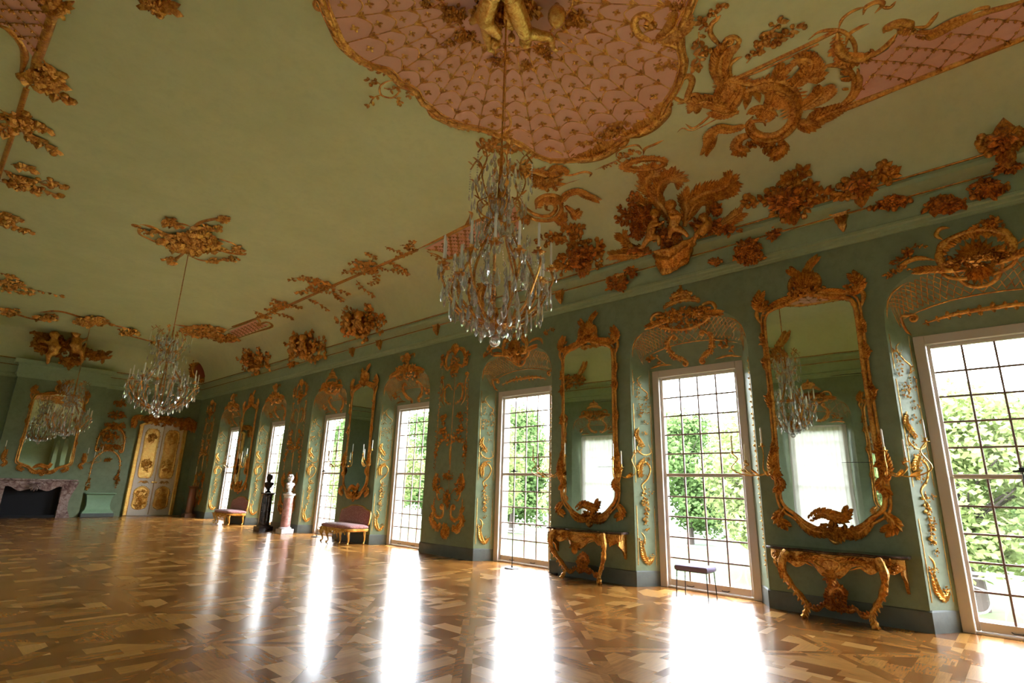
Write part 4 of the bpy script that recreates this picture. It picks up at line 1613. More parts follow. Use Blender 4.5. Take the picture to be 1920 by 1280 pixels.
for lb, c, ru, rv, n_ in (('hanging gilt flower bunch on the frieze below the drape of the cherubs', (1405, 475), 26, 22, 90), ('hanging gilt flower bunch on the frieze left of the drape', (1158, 530), 20, 16, 60),
                          ('gilt flower drop below the flower basket on the frieze', (1450, 430), 9, 22, 40), ('gilt festoon on the frieze, left end', (1668, 378), 22, 10, 50), ('gilt festoon on the frieze, largest rosette bunch', (1772, 385), 26, 14, 70),
                          ('gilt festoon on the frieze, bunch by the second last corbel', (1852, 355), 20, 13, 50), ('gilt flower bunch on the frieze at the right picture edge', (1885, 312), 26, 12, 50),
                          ('gilt rosette where the festoon starts on the frieze', (1618, 368), 10, 9, 24), ('gilt flower drop on the frieze below the far figure group', (595, 668), 12, 10, 36), ('gilt flower drop on the frieze over the fourth window', (552, 678), 10, 9, 30),
                          ('gilt flower drop on the frieze over the fifth window', (484, 694), 9, 6, 20), ('small gilt leaf spray on the frieze under the drape', (1345, 493), 12, 5, 14), ('gilt flower drop on the frieze left of the cherub drape', (1185, 505), 10, 14, 30)):
    o = Orn(lambda u, v: HW(u, v, XR - 0.07))
    sc_ = 0.13 if c[0] > 1000 else 0.22
    o.mass(c, ru, rv, n_, L=sc_, r=sc_ * .5, off=0.08)
    if 'festoon' in lb:
        o.sprig(px((c[0] - 40, c[1] - 2), (c[0] - 20, c[1] + 6), (c[0], c[1])), 6, 0.12, 0.02)
        o.sprig(px((c[0] + 40, c[1] - 14), (c[0] + 20, c[1]), (c[0], c[1])), 6, 0.12, 0.02)
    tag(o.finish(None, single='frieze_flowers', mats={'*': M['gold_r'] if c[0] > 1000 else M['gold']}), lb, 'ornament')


#@@WALLS
# ================================================================== window recesses: shell soffits, crests, side sprays
def soff(yc, X, side):
    """mapper on the curved soffit: u 0..1 along the arch, v 0 (face) .. 1 (frame)"""
    A = [(-OW, 0.0)] + arch_pts(OW, OS, OT, 28) + [(OW, 0.0)]
    B = [(-FW, 0.0)] + back_pts(28) + [(FW, 0.0)]

    def at(u, v):
        x = max(0, min(0.99999, u)) * 28 + 1
        i = int(x)
        t = x - i
        a = (A[i][0] * (1 - t) + A[min(i + 1, 29)][0] * t, A[i][1] * (1 - t) + A[min(i + 1, 29)][1] * t)
        b = (B[i][0] * (1 - t) + B[min(i + 1, 29)][0] * t, B[i][1] * (1 - t) + B[min(i + 1, 29)][1] * t)
        z = a[1] * (1 - v) + b[1] * v + 0.10 * sin(pi * v) * min(1, max(0, (a[1] - OS) / 0.4))
        return Vector((X + side * RD * v, yc + a[0] * (1 - v) + b[0] * v, z))

    def mp(u, v):
        p = at(u, v)
        du = at(min(u + 0.02, 1), v) - at(max(u - 0.02, 0), v)
        dv = at(u, v + 0.05) - at(u, v - 0.05)
        n = du.cross(dv)
        n = n.normalized() if n.length > 1e-7 else Vector((-side, 0, 0))
        c = Vector((X - side * 0.5, yc, 3.6)) - p
        if n.dot(c) < 0:
            n = -n
        return p + n * 0.004, n
    return mp


def wallmap(X, side, yc, out=0.0):
    """wall face mapper: u right as seen from the room, v = height. On the right wall u grows towards -Y"""
    return lambda u, v: (Vector((X - side * out, yc - side * u, v)), Vector((-side, 0, 0)))


def jambmap(X, side, yc, sg):
    """reveal at yc + sg*OW; u 0 (face) .. 1 (frame); v height"""
    a, b = Vector((X, yc + sg * OW, 0)), Vector((X + side * RD, yc + sg * FW, 0))
    d = (b - a)
    n = Vector((-d.y, d.x, 0)).normalized()
    if n.y * sg > 0:
        n = -n
    return lambda u, v: (a + d * u + Vector((0, 0, v)) + n * 0.003, n)


def arch_ornament(yc, side, kind, lb, fine=True):
    X = XR if side > 0 else XL
    t = thing('arch_ornament', lb, 'ornament')
    o = Orn(soff(yc, X, side))
    o.on('soffit_trellis')
    nn = 30 if fine else 10
    for i in range(nn):
        for sg in (1, -1):
            u0 = 0.08 + 0.84 * i / nn
            u1 = u0 + sg * 0.085
            if 0.04 < u1 < 0.96:
                o.path([(u0, 0.12), ((u0 + u1) / 2, 0.36), (u1, 0.6)], 0.0075, n=2, taper=(1, 1))
    o.on('soffit_scrolls')
    rng_ = ((0.04, 0.3), (0.7, 0.96))
    for a, b in rng_:
        o.scroll([(a, 0.1), ((a + b) / 2, 0.06), (b, 0.12)], 0.016)
    o.path([(0.1, 0.68), (0.3, 0.64), (0.5, 0.62), (0.7, 0.64), (0.9, 0.68)], 0.012)
    if kind == 'A':
        P, N = o.scroll([(0.22, 0.84), (0.38, 0.8), (0.5, 0.8), (0.62, 0.8), (0.78, 0.84)], 0.032)
        o.fringe(P, N, 0.07, 1, 2, 0.2, 0.4)
        o.fringe(P, N, 0.07, -1, 2, 0.2, 0.4)
        o.scroll([(0.13, 0.96), (0.08, 0.8), (0.12, 0.62), (0.2, 0.66)], 0.024, 0, 1)
        o.scroll([(0.87, 0.96), (0.92, 0.8), (0.88, 0.62), (0.8, 0.66)], 0.024, 0, -1)
    else:
        P, N = o.scroll([(0.43, 0.45), (0.37, 0.6), (0.38, 0.8), (0.45, 0.9)], 0.024, 1, 1)
        o.fringe(P, N, 0.08, 0, 1, 0.6, 0.3)
        P, N = o.scroll([(0.57, 0.45), (0.63, 0.6), (0.62, 0.8), (0.55, 0.9)], 0.024, -1, -1)
        o.fringe(P, N, 0.08, 0, 1, 0.6, 0.3)
        for u in (0.24, 0.77):
            o.path([(u - 0.1, 0.93), (u, 0.9), (u + 0.1, 0.93)], 0.022)
            o.sprig([(u - 0.05, 0.9), (u, 0.74), (u + 0.05, 0.72)], 3, 0.1, 0.01)
    w = Orn(wallmap(X, side, yc, 0.004))
    w.on('crest')
    if kind == 'A':
        for sg in (-1, 1):
            w.scroll([(sg * 0.1, 4.72), (sg * 0.34, 4.7), (sg * 0.34, 4.95), (sg * 0.2, 5.08)], 0.045, 0, 0)
            P, N = w.scroll([(sg * 0.42, 4.78), (sg * 0.6, 4.86), (sg * 0.78, 4.82), (sg * 0.84, 4.7)], 0.035, 0, 0)
            w.acanthus([(sg * 0.3, 4.62), (sg * 0.5, 4.66), (sg * 0.66, 4.68)], 0.09, 0.02)
        P, N = w.scroll([(-0.36, 4.66), (-0.38, 4.85), (-0.22, 5.03), (0.0, 5.08), (0.22, 5.03), (0.38, 4.85), (0.36, 4.66)], 0.04, 1, -1)
        w.fringe(P, N, 0.12, -1 if side > 0 else 1, 1, 0.3, 0.3)
        w.fan((0, 4.66), (0, 4.98), 11, 2.5, 0.15)
        w.scroll([(-0.3, 5.05), (-0.36, 5.14), (-0.3, 5.22), (-0.2, 5.2)], 0.03)
        w.mass((0.18, 5.12), 0.16, 0.06, 26, L=0.1, r=0.045, off=0.05)
        w.on('cartouche')
        w.mass((0, 4.66), 0.34, 0.1, 50, L=0.12, r=0.05, off=0.1)
        o.on('cartouche')
        for v, uu in ((0.12, 0.1), (0.28, 0.075), (0.42, 0.04)):
            o.path([(0.5 - uu, 0.02), (0.5 - uu * 0.8, v), (0.5, v + 0.1), (0.5 + uu * 0.8, v), (0.5 + uu, 0.02)], 0.03)
        o.fan((0.5, 0.1), (0.5, 0.5), 7, 1.5, 0.16)
        w.on('blossoms')
        for c in ((-0.72, 4.98), (-0.85, 4.86), (0.95, 4.95), (-0.95, 4.7)):
            w.mass(c, 0.07, 0.05, 9, L=0.08, r=0.04)
            w.sprig([(c[0], c[1]), (c[0] + 0.1, c[1] + 0.07), (c[0] + 0.2, c[1] + 0.04)], 3, 0.06, 0.008)
    elif kind == 'B':
        w.mass((0, 4.74), 0.5, 0.09, 90, L=0.11, r=0.05, off=0.08)
        for sg in (-1, 1):
            w.scroll([(sg * 0.3, 4.72), (sg * 0.42, 4.84), (sg * 0.56, 4.84), (sg * 0.62, 4.74), (sg * 0.56, 4.7)], 0.035)
            w.acanthus([(sg * 0.2, 4.7), (sg * 0.5, 4.66), (sg * 0.72, 4.62)], 0.1, 0.02)
        w.on('tiered_canopy')
        for z, hw, hh in ((4.95, 0.36, 0.08), (5.09, 0.2, 0.05)):
            P, N = w.scroll([(-hw, z - hh * .6), (-hw * .6, z + hh * .3), (0, z + hh * .7), (hw * .6, z + hh * .3), (hw, z - hh * .6)], 0.034)
            w.fringe(P, N, 0.09, 1, 1, 0.1, 0.4)
            w.fringe(P, N, 0.05, -1, 1, 0.1, 0.4)
        w.fan((0, 5.12), (0, 5.26), 5, 1.2, 0.25)
        w.path([(0, 5.14), (0, 5.22), (0, 5.3)], 0.028, taper=(.5, 1))
        o.on('mask')
        P, N = o.scroll([(0.4, 0.02), (0.42, 0.22), (0.5, 0.36), (0.58, 0.22), (0.6, 0.02)], 0.03)
        o.fringe(P, N, 0.08, 0, 1, 0.4, 0.3)
        o.mass((0.5, 0.14), 0.07, 0.14, 30, L=0.1, r=0.05, off=0.05)
    else:
        w.mass((0, 4.76), 0.42, 0.1, 80, L=0.13, r=0.06, off=0.1)
        for sg in (-1, 1):
            w.scroll([(sg * 0.05, 4.98), (sg * 0.14, 5.14), (sg * 0.3, 5.16), (sg * 0.32, 5.05)], 0.035)
            w.acanthus([(sg * 0.15, 4.74), (sg * 0.45, 4.7), (sg * 0.75, 4.62)], 0.13, 0.03)
        w.on('finial')
        w.path([(0, 4.8), (0.02, 4.95), (0, 5.1)], 0.06)
        w.fan((0, 5.02), (0, 5.26), 7, 1.8, 0.2)
        w.mass((0, 5.05), 0.16, 0.09, 40, L=0.1, r=0.05, off=0.07)
        o.on('mask')
        o.mass((0.5, 0.16), 0.12, 0.18, 60, L=0.12, r=0.05, off=0.06)
    o.finish(t)
    w.finish(t)
    return t


def reveal_ornament(yc, side, sg, lb, fine=True):
    X = XR if side > 0 else XL
    t = thing('reveal_ornament', lb, 'ornament')
    o = Orn(jambmap(X, side, yc, sg))
    o.on('border_line')
    for a, b in ((0.35, 1.35), (1.75, 3.2), (3.35, 3.85)):
        o.path([(0.1, a), (0.11, (a + b) / 2), (0.1, b)], 0.007, taper=(1, 1))
        o.path([(0.86, a), (0.85, (a + b) / 2), (0.86, b)], 0.006, taper=(1, 1))
    o.on('scrolls')
    o.scroll([(0.2, 2.05), (0.55, 2.12), (0.75, 2.0), (0.6, 1.82), (0.35, 1.7), (0.5, 1.55)], 0.017, 1, 0)
    o.scroll([(0.3, 2.5), (0.2, 2.35), (0.5, 2.25), (0.8, 2.3), (0.7, 2.45)], 0.013)
    o.acanthus([(0.3, 2.75), (0.2, 2.6), (0.45, 2.42)], 0.075, 0.012)
    o.acanthus([(0.55, 2.2), (0.3, 2.05), (0.3, 1.88)], 0.08, 0.012)
    o.scroll([(0.2, 0.62), (0.3, 0.45), (0.6, 0.42), (0.8, 0.5)], 0.018, 0, 0)
    o.acanthus([(0.8, 0.5), (0.55, 0.4), (0.35, 0.5), (0.25, 0.72)], 0.075, 0.013)
    o.scroll([(0.25, 0.9), (0.4, 0.8), (0.3, 0.62)], 0.013)
    o.on('leaf_drops')
    for c, ru, rv, n_ in (((0.35, 3.05), .22, .14, 16), ((0.5, 1.35), .18, .12, 14), ((0.45, 1.1), .12, .08, 8), ((0.7, 3.2), .12, .2, 12), ((0.3, 3.5), .14, .12, 10), ((0.5, 2.15), .25, .1, 12), ((0.5, .95), .1, .06, 5)):
        o.mass(c, ru, rv, n_, L=0.05, r=0.022, off=0.03)
    for zc in (0.5, 0.75, 1.6, 1.85, 2.0, 2.3, 2.45, 2.65, 2.85, 3.3, 3.6):
        o.mass((0.42 + 0.2 * sin(zc * 5), zc), .2, .06, 6, L=0.05, r=0.02, off=0.025)
    o.scroll([(0.5, 3.75), (0.3, 3.65), (0.5, 3.5), (0.75, 3.4), (0.6, 3.25)], 0.012)
    o.sprig([(0.5, 1.7), (0.42, 1.5), (0.5, 1.3), (0.45, 1.1)], 5, 0.06, 0.007)
    o.finish(t, {'*': M['gold_b']})
    return t


ordn = ['nearest', 'second nearest', 'third nearest', 'fourth nearest', 'fifth nearest', 'sixth nearest', 'farthest']
kinds = ['A', 'B', 'A', 'C', 'B', 'C', 'C']
what = {'A': 'gilded shell cartouche and trellis', 'B': 'gilded tiered canopy and trellis', 'C': 'gilded flower bouquet and trellis'}
for j in range(7):
    yc = WY[j + 2]
    arch_ornament(yc, 1, kinds[j], '%s over the %s window of the right wall' % (what[kinds[j]], ordn[j]))
    reveal_ornament(yc, 1, 1, 'gilded scrolls and leaf drops on the far side reveal of the %s right-hand window' % ordn[j])
    o = Orn(jambmap(XR, 1, yc, -1))
    o.path([(0.1, 0.4), (0.1, 2), (0.1, 3.8)], 0.008, taper=(1, 1))
    o.sprig([(0.12, 0.5), (0.1, 1.4), (0.14, 2.4), (0.1, 3.7)], 14, 0.05, 0.007)
    if j < 3:
        tag(o.finish(None, single='gilt_edge_string', mats={'*': M['gold_b']}), 'thin gilt leaf string on the near side edge of the %s right-hand window' % ordn[j], 'ornament')

for j in (3, 4, 5, 6):
    arch_ornament(WY[j], -1, 'B' if j % 2 else 'A', 'gilded canopy over a curtained left-wall window, seen in the mirrors, %s nearest' % ('first', 'second', 'third', 'fourth')[j - 3], False)

# ================================================================== pier mirrors
mm = NT('mirror_glass')
mm.set(Base_Color=(0.80, 0.86, 0.82), Metallic=1.0, Roughness=0.012)
mm.bump(mm.noise(mm.obj(), 1.3, 1, 0.4), 0.012, 0.05)
M['mirror'] = mm.m


def mirror_outline(hw=0.62, z0=1.08, z1=4.42):
    """clockwise from bottom centre, (u, z)"""
    R = [(0, z0), (0.16, z0 + 0.02), (0.34, z0 + 0.1), (0.46, z0 + 0.2), (hw - 0.04, z0 + 0.34), (hw, z0 + 0.55), (hw - 0.02, z0 + 1.2), (hw - 0.03, z1 - 1.2), (hw - 0.02, z1 - 0.35),
         (hw - 0.05, z1 - 0.1), (hw - 0.17, z1 - 0.01), (0.3, z1 + 0.03), (0.14, z1 + 0.1), (0, z1 + 0.14)]
    Lf = [(-a, b) for a, b in R[1:-1]][::-1]
    return R + Lf


def pier_mirror(yc, side, lb, hw=0.62, z0=1.08, z1=4.42, mapper=None, split=True, yaw=0.0):
    X = XR if side > 0 else XL
    mpw = mapper or wallmap(X, side, yc, 0.0)

    def lift(d_):
        def f_(u, v):
            p, n = mpw(u, v)
            return p + n * d_, n
        return f_
    t = thing('pier_mirror', lb, 'mirror', loc=mpw(0, z0)[0])
    OL = mirror_outline(hw, z0, z1)
    Q = cat_rom([(a, b, 0) for a, b in OL], 4, True)
    mb = MB()
    f0 = lift(0.04)
    c = f0(0, (z0 + z1) / 2)[0]
    # fan of thin horizontal strips keeps it planar
    vs = [lift(0.04 + yaw * q.x)(q.x, q.y)[0] for q in Q]
    n = len(vs)
    mb.add(vs + [c], [(i, (i + 1) % n, n) for i in range(n)])
    mb.build('mirror_glass', M['mirror'], t, smooth=False)
    bk = MB()
    f1 = lift(0.002)
    vb = [f1(q.x * 1.02, q.y)[0] for q in Q]
    bk.add(vs + vb, [(i, (i + 1) % n, n + (i + 1) % n, n + i) for i in range(n)])
    bk.build('backing', M['gold'], t)
    o = Orn(lift(0.035))
    o.on('frame')
    P, N, _ = o.path(OL, 0.034, closed=True, n=4, h=1.1)
    o.path([(a * (1 + 0.06 / hw) if abs(a) > 0.1 else a, b + (0.05 if b > 3.5 else (-0.05 if b < z0 + 0.4 else 0))) for a, b in OL], 0.02, closed=True, n=4)
    i0 = 0
    o.on('frame_leaves')
    o.fringe(P, N, 0.075, -1 if side > 0 else 1, 3, 1.0, 0.28)
    o.fringe(P, N, 0.06, 1 if side > 0 else -1, 3, 0.9, 0.35)
    for sg in (-1, 1):
        for z in (z0 + 1.15, z0 + 1.9, z0 + 2.5, z1 - 0.5):
            o.acanthus([(sg * hw, z - 0.15), (sg * (hw + 0.035), z), (sg * (hw - 0.01), z + 0.16)], 0.075, 0.015)
            o.mass((sg * (hw + 0.02), z), 0.05, 0.09, 9, L=0.085, r=0.035, off=0.04)
    o.on('crest')
    for sg in (-1, 1):
        o.scroll([(sg * (hw + 0.03), z1 - 0.25), (sg * (hw + 0.1), z1 - 0.02), (sg * (hw - 0.02), z1 + 0.08), (sg * (hw - 0.2), z1 + 0.0)], 0.035)
        o.acanthus([(sg * (hw - 0.05), z1 - 0.02), (sg * (hw + 0.06), z1 + 0.12), (sg * hw, z1 + 0.3)], 0.13, 0.03)
        o.acanthus([(sg * 0.12, z1 + 0.16), (sg * 0.3, z1 + 0.1), (sg * 0.5, z1 + 0.04)], 0.12, 0.03)
        o.scroll([(sg * 0.05, z1 + 0.16), (sg * 0.2, z1 + 0.26), (sg * 0.18, z1 + 0.42), (sg * 0.06, z1 + 0.46)], 0.04, 0, 0)
        o.mass((sg * (hw - 0.02), z1 + 0.1), 0.1, 0.12, 12, L=0.09, r=0.04, off=0.05)
    o.fan((0, z1 + 0.2), (0.02, z1 + 0.58), 9, 1.7, 0.18)
    o.mass((0, z1 + 0.2), 0.24, 0.09, 34, L=0.12, r=0.05, off=0.08)
    o.acanthus([(0.02, z1 + 0.4), (0.1, z1 + 0.58), (0.22, z1 + 0.7)], 0.1, 0.025)
    o.acanthus([(-0.02, z1 + 0.4), (-0.12, z1 + 0.52), (-0.18, z1 + 0.6)], 0.1, 0.025)
    o.on('base_spray')
    o.acanthus([(0.5, z0 + 0.2), (0.3, z0 + 0.02), (0.05, z0 - 0.02)], 0.12, 0.025)
    o.acanthus([(-0.5, z0 + 0.2), (-0.3, z0 + 0.02), (-0.05, z0 - 0.02)], 0.12, 0.025)
    o.acanthus([(-0.35, z0 + 0.12), (-0.15, z0 + 0.24), (0.1, z0 + 0.2), (0.2, z0 + 0.3)], 0.12, 0.022)
    o.acanthus([(0.62, z0 + 0.3), (0.72, z0 + 0.16), (0.62, z0 + 0.05)], 0.12, 0.03)
    o.acanthus([(-0.62, z0 + 0.3), (-0.72, z0 + 0.16), (-0.62, z0 + 0.05)], 0.12, 0.03)
    o.mass((0.02, z0 + 0.02), 0.2, 0.08, 30, L=0.13, r=0.05, off=0.07)
    o.scroll([(-0.1, z0 - 0.05), (0, z0 - 0.14), (0.1, z0 - 0.05)], 0.03)
    # gilt arabesque laid on the glass
    if split:
        o.on('glass_seams')
        for z in (z0 + 0.95, z0 + 2.2):
            o.path([(-hw + 0.03, z), (0, z), (hw - 0.03, z)], 0.003, taper=(1, 1), n=2)
    o.finish(t, {'glass_seams': M['black']})
    return t


PY = [(WY[i] + WY[i + 1]) / 2 for i in range(len(WY) - 1)]
pr = dict((n, PY[n + 2]) for n in range(6))           # piers between the seven visible windows
pier_mirror(pr[0], 1, 'tall gilt-framed pier mirror above the console nearest the right picture edge', hw=0.66, z0=1.12, z1=4.5, yaw=-0.03)
pier_mirror(pr[1], 1, 'tall gilt-framed pier mirror above the farther console, right of the nearest chandelier', yaw=-0.03)
pier_mirror(pr[3], 1, 'tall gilt-framed pier mirror above the nearer pink settee', z0=1.25)
pier_mirror(pr[5], 1, 'tall gilt-framed pier mirror above the farther pink settee', z0=1.25)
pier_mirror(PY[2], -1, 'gilt-framed mirror on the left wall, seen only in the mirror opposite', split=False)
pier_mirror(PY[3], -1, 'second gilt-framed mirror on the left wall, seen only in reflection', split=False)
pier_mirror(PY[5], -1, 'third gilt-framed mirror on the left wall, seen only in reflection', split=False)


# ================================================================== gilded pier panels
def pier_panel(yc, side, lb, mapper=None, w=1.0):
    X = XR if side > 0 else XL
    t = thing('pier_panel_ornament', lb, 'ornament', loc=(X, yc, 1))
    o = Orn(mapper or wallmap(X, side, yc, 0.003))
    o.on('lower_trophy')
    for sg in (-1, 1):
        P, N = o.scroll([(sg * 0.08, 1.4), (sg * 0.25, 1.55), (sg * 0.42, 1.45), (sg * 0.36, 1.28), (sg * 0.22, 1.3)], 0.026)
        P, N = o.scroll([(sg * 0.62, 1.15), (sg * 0.5, 1.0), (sg * 0.55, 0.8), (sg * 0.36, 0.62), (sg * 0.2, 0.68)], 0.03, 0, 0)
        o.fringe(P, N, 0.12, 0, 1, 0.7, 0.3)
        P, N = o.scroll([(sg * 0.5, 1.35), (sg * 0.52, 1.05), (sg * 0.36, 0.85), (sg * 0.16, 0.9), (sg * 0.14, 1.1)], 0.03, 0, -sg)
        o.fringe(P, N, 0.08, 1, 1, 0.7, 0.3)
        for k in range(5):
            o.path([(sg * (0.28 + 0.05 * k), 0.66 + 0.06 * k), (sg * (0.3 + 0.05 * k), 0.8 + 0.05 * k), (sg * (0.26 + 0.06 * k), 0.92 + 0.05 * k)], 0.007, n=2)
        o.mass((sg * 0.42, 1.62), 0.13, 0.2, 26, L=0.09, r=0.04, off=0.06)
        o.acanthus([(sg * 0.3, 1.4), (sg * 0.5, 1.6), (sg * 0.46, 1.85)], 0.12, 0.025)
    o.fan((0, 0.7), (0, 0.36), 7, 1.4, 0.2)
    o.mass((0, 0.62), 0.12, 0.12, 20, L=0.1, r=0.05, off=0.05)
    o.mass((0, 1.3), 0.12, 0.22, 34, L=0.09, r=0.045, off=0.06)
    o.mass((0, 1.85), 0.2, 0.1, 26, L=0.085, r=0.04, off=0.05)
    o.on('stem')
    o.path([(0, 1.3), (0.02, 2.2), (0, 3.0), (0.02, 3.9), (0, 4.6)], 0.014, n=4)
    o.path([(0, 2.1), (0.0, 2.35), (0, 2.55)], 0.035, taper=(0.4, 1))
    o.on('branches')
    for sg in (-1, 1):
        o.sprig([(0, 2.6), (sg * 0.25, 2.75), (sg * 0.48, 2.6), (sg * 0.55, 2.35)], 6, 0.1, 0.01)
        o.sprig([(0, 2.7), (sg * 0.22, 2.9), (sg * 0.36, 3.15)], 5, 0.1, 0.01)
        o.mass((sg * 0.34, 2.95), 0.12, 0.08, 14, L=0.1, r=0.04)
        o.mass((sg * 0.32, 3.3), 0.12, 0.07, 14, L=0.1, r=0.04)
        P, N = o.scroll([(sg * 0.04, 3.95), (sg * 0.2, 4.1), (sg * 0.34, 4.0), (sg * 0.3, 3.7), (sg * 0.08, 3.6)], 0.028)
        o.fringe(P, N, 0.07, 0, 2, 0.8, 0.35)
        o.scroll([(sg * 0.3, 3.55), (sg * 0.45, 3.75), (sg * 0.42, 4.1), (sg * 0.5, 4.3)], 0.022, 0, sg)
        P, N = o.scroll([(sg * 0.12, 4.6), (sg * 0.3, 4.55), (sg * 0.38, 4.75), (sg * 0.3, 4.95), (sg * 0.12, 5.05)], 0.035, sg, 0)
        o.fringe(P, N, 0.09, 0, 1, 0.8, 0.3)
        o.mass((sg * 0.46, 4.75), 0.07, 0.22, 20, L=0.1, r=0.04, off=0.04)
        o.on('side_strings')
        o.path([(sg * 0.56, 1.9), (sg * 0.55, 2.4), (sg * 0.55, 3.2), (sg * 0.53, 3.9), (sg * 0.5, 4.5)], 0.01, n=4)
        o.sprig([(sg * 0.55, 1.95), (sg * 0.56, 2.6), (sg * 0.54, 3.4), (sg * 0.52, 4.3)], 12, 0.06, 0.006)
        o.on('branches')
    o.on('crown')
    o.fan((0, 4.9), (0, 5.2), 7, 1.6, 0.2)
    o.mass((0, 4.7), 0.18, 0.16, 40, L=0.085, r=0.04, off=0.06)
    o.mass((0, 4.4), 0.14, 0.1, 22, L=0.085, r=0.04, off=0.05)
    o.finish(t)
    return t


pier_panel(pr[2], 1, 'tall gilded trophy panel on the wall pier below and left of the nearest chandelier')
pier_panel(pr[4], 1, 'tall gilded trophy panel on the wall pier behind the two busts')
pier_panel(WY[8] + 2.4, 1, 'gilded panel ornament on the last wall pier by the corner pedestal')


#@@END
# ================================================================== end wall
def EM(out=0.0):
    return lambda u, v: (Vector((u, YE - out, v)), Vector((0, -1, 0)))


CB = 0.32                                           # chimney breast projection
mb = MB()
mb.box((2.22, YE - CB, 0.0), (5.12, YE + 0.01, 5.33))
bo_ = mb.build('wall_end_breast', M['wall'], smooth=False)
struct(bo_)
mb = MB()
for z0, z1, dd in ((5.30, 5.36, .035), (5.36, 5.42, .055), (5.42, 5.48, .085), (5.48, 5.78, .05), (5.78, 5.84, .085), (5.84, 6.0, .2)):
    mb.box((2.22 - dd, YE - CB - dd, z0), (5.12 + dd, YE - dd * 0.5, z1))
struct(mb.build('trim_4', M['frieze'], smooth=False))
# over-mantel mirror
pier_mirror(0, 1, 'large gilt-framed overmantel mirror above the fireplace on the end wall', hw=0.82, z0=1.72, z1=4.7, mapper=lambda u, v: (Vector((3.66 + u, YE - CB, v)), Vector((0, -1, 0))))
# door
dr_ = empty('door_1', (7.63, YE, 0))
struct(dr_)
for x in (6.66, 8.44):
    mb = MB()
    mb.bbox((x, YE - 0.12, 0), (x + 0.17, YE - 0.001, 3.86), 0.03)
    mb.build('gilt_jamb', M['gold_b'], dr_)
mb = MB()
HT = lambda x: 3.82 + 0.22 * (1 - ((x - 7.635) / 0.9) ** 2)
xs = [6.66 + 1.95 * i / 16 for i in range(17)]
vs = []
for x in xs:
    z = HT(x)
    vs += [(x, YE - 0.13, z), (x, YE - 0.13, z + 0.11), (x, YE - 0.001, z + 0.11), (x, YE - 0.001, z)]
mb.add(vs, [(i * 4 + j, i * 4 + (j + 1) % 4, i * 4 + 4 + (j + 1) % 4, i * 4 + 4 + j) for i in range(16) for j in range(4)])
mb.build('gilt_head', M['gold_b'], dr_)
M['doorw'] = simple('door_white', (0.74, 0.66, 0.54), 0.4)
for x0, x1 in ((6.83, 7.628), (7.642, 8.44)):
    lf = MB()
    xs = [x0 + (x1 - x0) * i / 8 for i in range(9)]
    vs = []
    for x in xs:
        vs += [(x, YE - 0.06, 0.01), (x, YE - 0.06, HT(x)), (x, YE - 0.002, HT(x)), (x, YE - 0.002, 0.01)]
    lf.add(vs, [(i * 4 + j, i * 4 + (j + 1) % 4, i * 4 + 4 + (j + 1) % 4, i * 4 + 4 + j) for i in range(8) for j in range(4)] + [(0, 3, 2, 1), (32, 33, 34, 35)])
    leaf_ = lf.build('door_leaf', M['doorw'], dr_, angle=20)
    xm = (x0 + x1) / 2
    o = Orn(EM(0.062))
    for nm, z0, z1, hw in (('upper_gilt_panel', 1.62, 3.72, 0.25), ('lower_gilt_panel', 0.28, 1.22, 0.25)):
        o.on(nm)
        ring = [(xm - hw, z0 + .1), (xm, z0), (xm + hw, z0 + .1), (xm + hw, (z0 + z1) / 2), (xm + hw, z1 - .15), (xm, z1), (xm - hw, z1 - .15), (xm - hw, (z0 + z1) / 2)]
        fb = MB()
        Q = cat_rom([(a, b, 0) for a, b in ring], 4, True)
        n = len(Q)
        o.m.add([(q.x, YE - 0.066, q.y) for q in Q] + [(xm, YE - 0.07, (z0 + z1) / 2)], [(i, (i + 1) % n, n) for i in range(n)])
        P, N, _ = o.path(ring, 0.035, closed=True, n=4)
        o.fringe(P, N, 0.07, 0, 1, 0.8, 0.3)
        o.mass((xm, z0 + (z1 - z0) * 0.25), 0.2, 0.3 if z1 > 2 else .25, 50, L=0.12, r=0.05, off=0.03)
        o.mass((xm, z1 - 0.35), 0.2, 0.25, 36, L=0.12, r=0.05, off=0.03)
    o.on('middle_cartouche')
    o.scroll([(xm - 0.22, 1.36), (xm - .1, 1.46), (xm, 1.4), (xm + .1, 1.46), (xm + 0.22, 1.36)], 0.03)
    o.mass((xm, 1.42), 0.16, 0.05, 14, L=0.08, r=0.035)
    for k, v in o.mb.items():
        v.build(k, M['gold_b'], leaf_, angle=60)
mb = MB()
mb.tube([(7.635, YE - 0.075, 0.05), (7.635, YE - 0.075, 3.95)], 0.016, 8)
mb.bbox((7.52, YE - 0.1, 1.38), (7.75, YE - 0.061, 1.45), 0.01)
mb.build('lock_bar', M['gold_b'], dr_)
g = thing('overdoor_ornament', 'dark gilded garland of leaves piled over the double door', 'ornament')
o = Orn(EM(0.05))
o.mass((7.635, 4.15), 1.05, 0.16, 150, L=0.22, r=0.09, off=0.16)
o.mass((8.5, 4.1), 0.3, 0.3, 60, L=0.22, r=0.09, off=0.14)
o.on('side_leaves')
for sg in (-1, 1):
    o.acanthus([(7.635 + sg * .9, 4.3), (7.635 + sg * 1.15, 4.15), (7.635 + sg * 1.2, 3.8)], 0.2, 0.04)
o.finish(g)

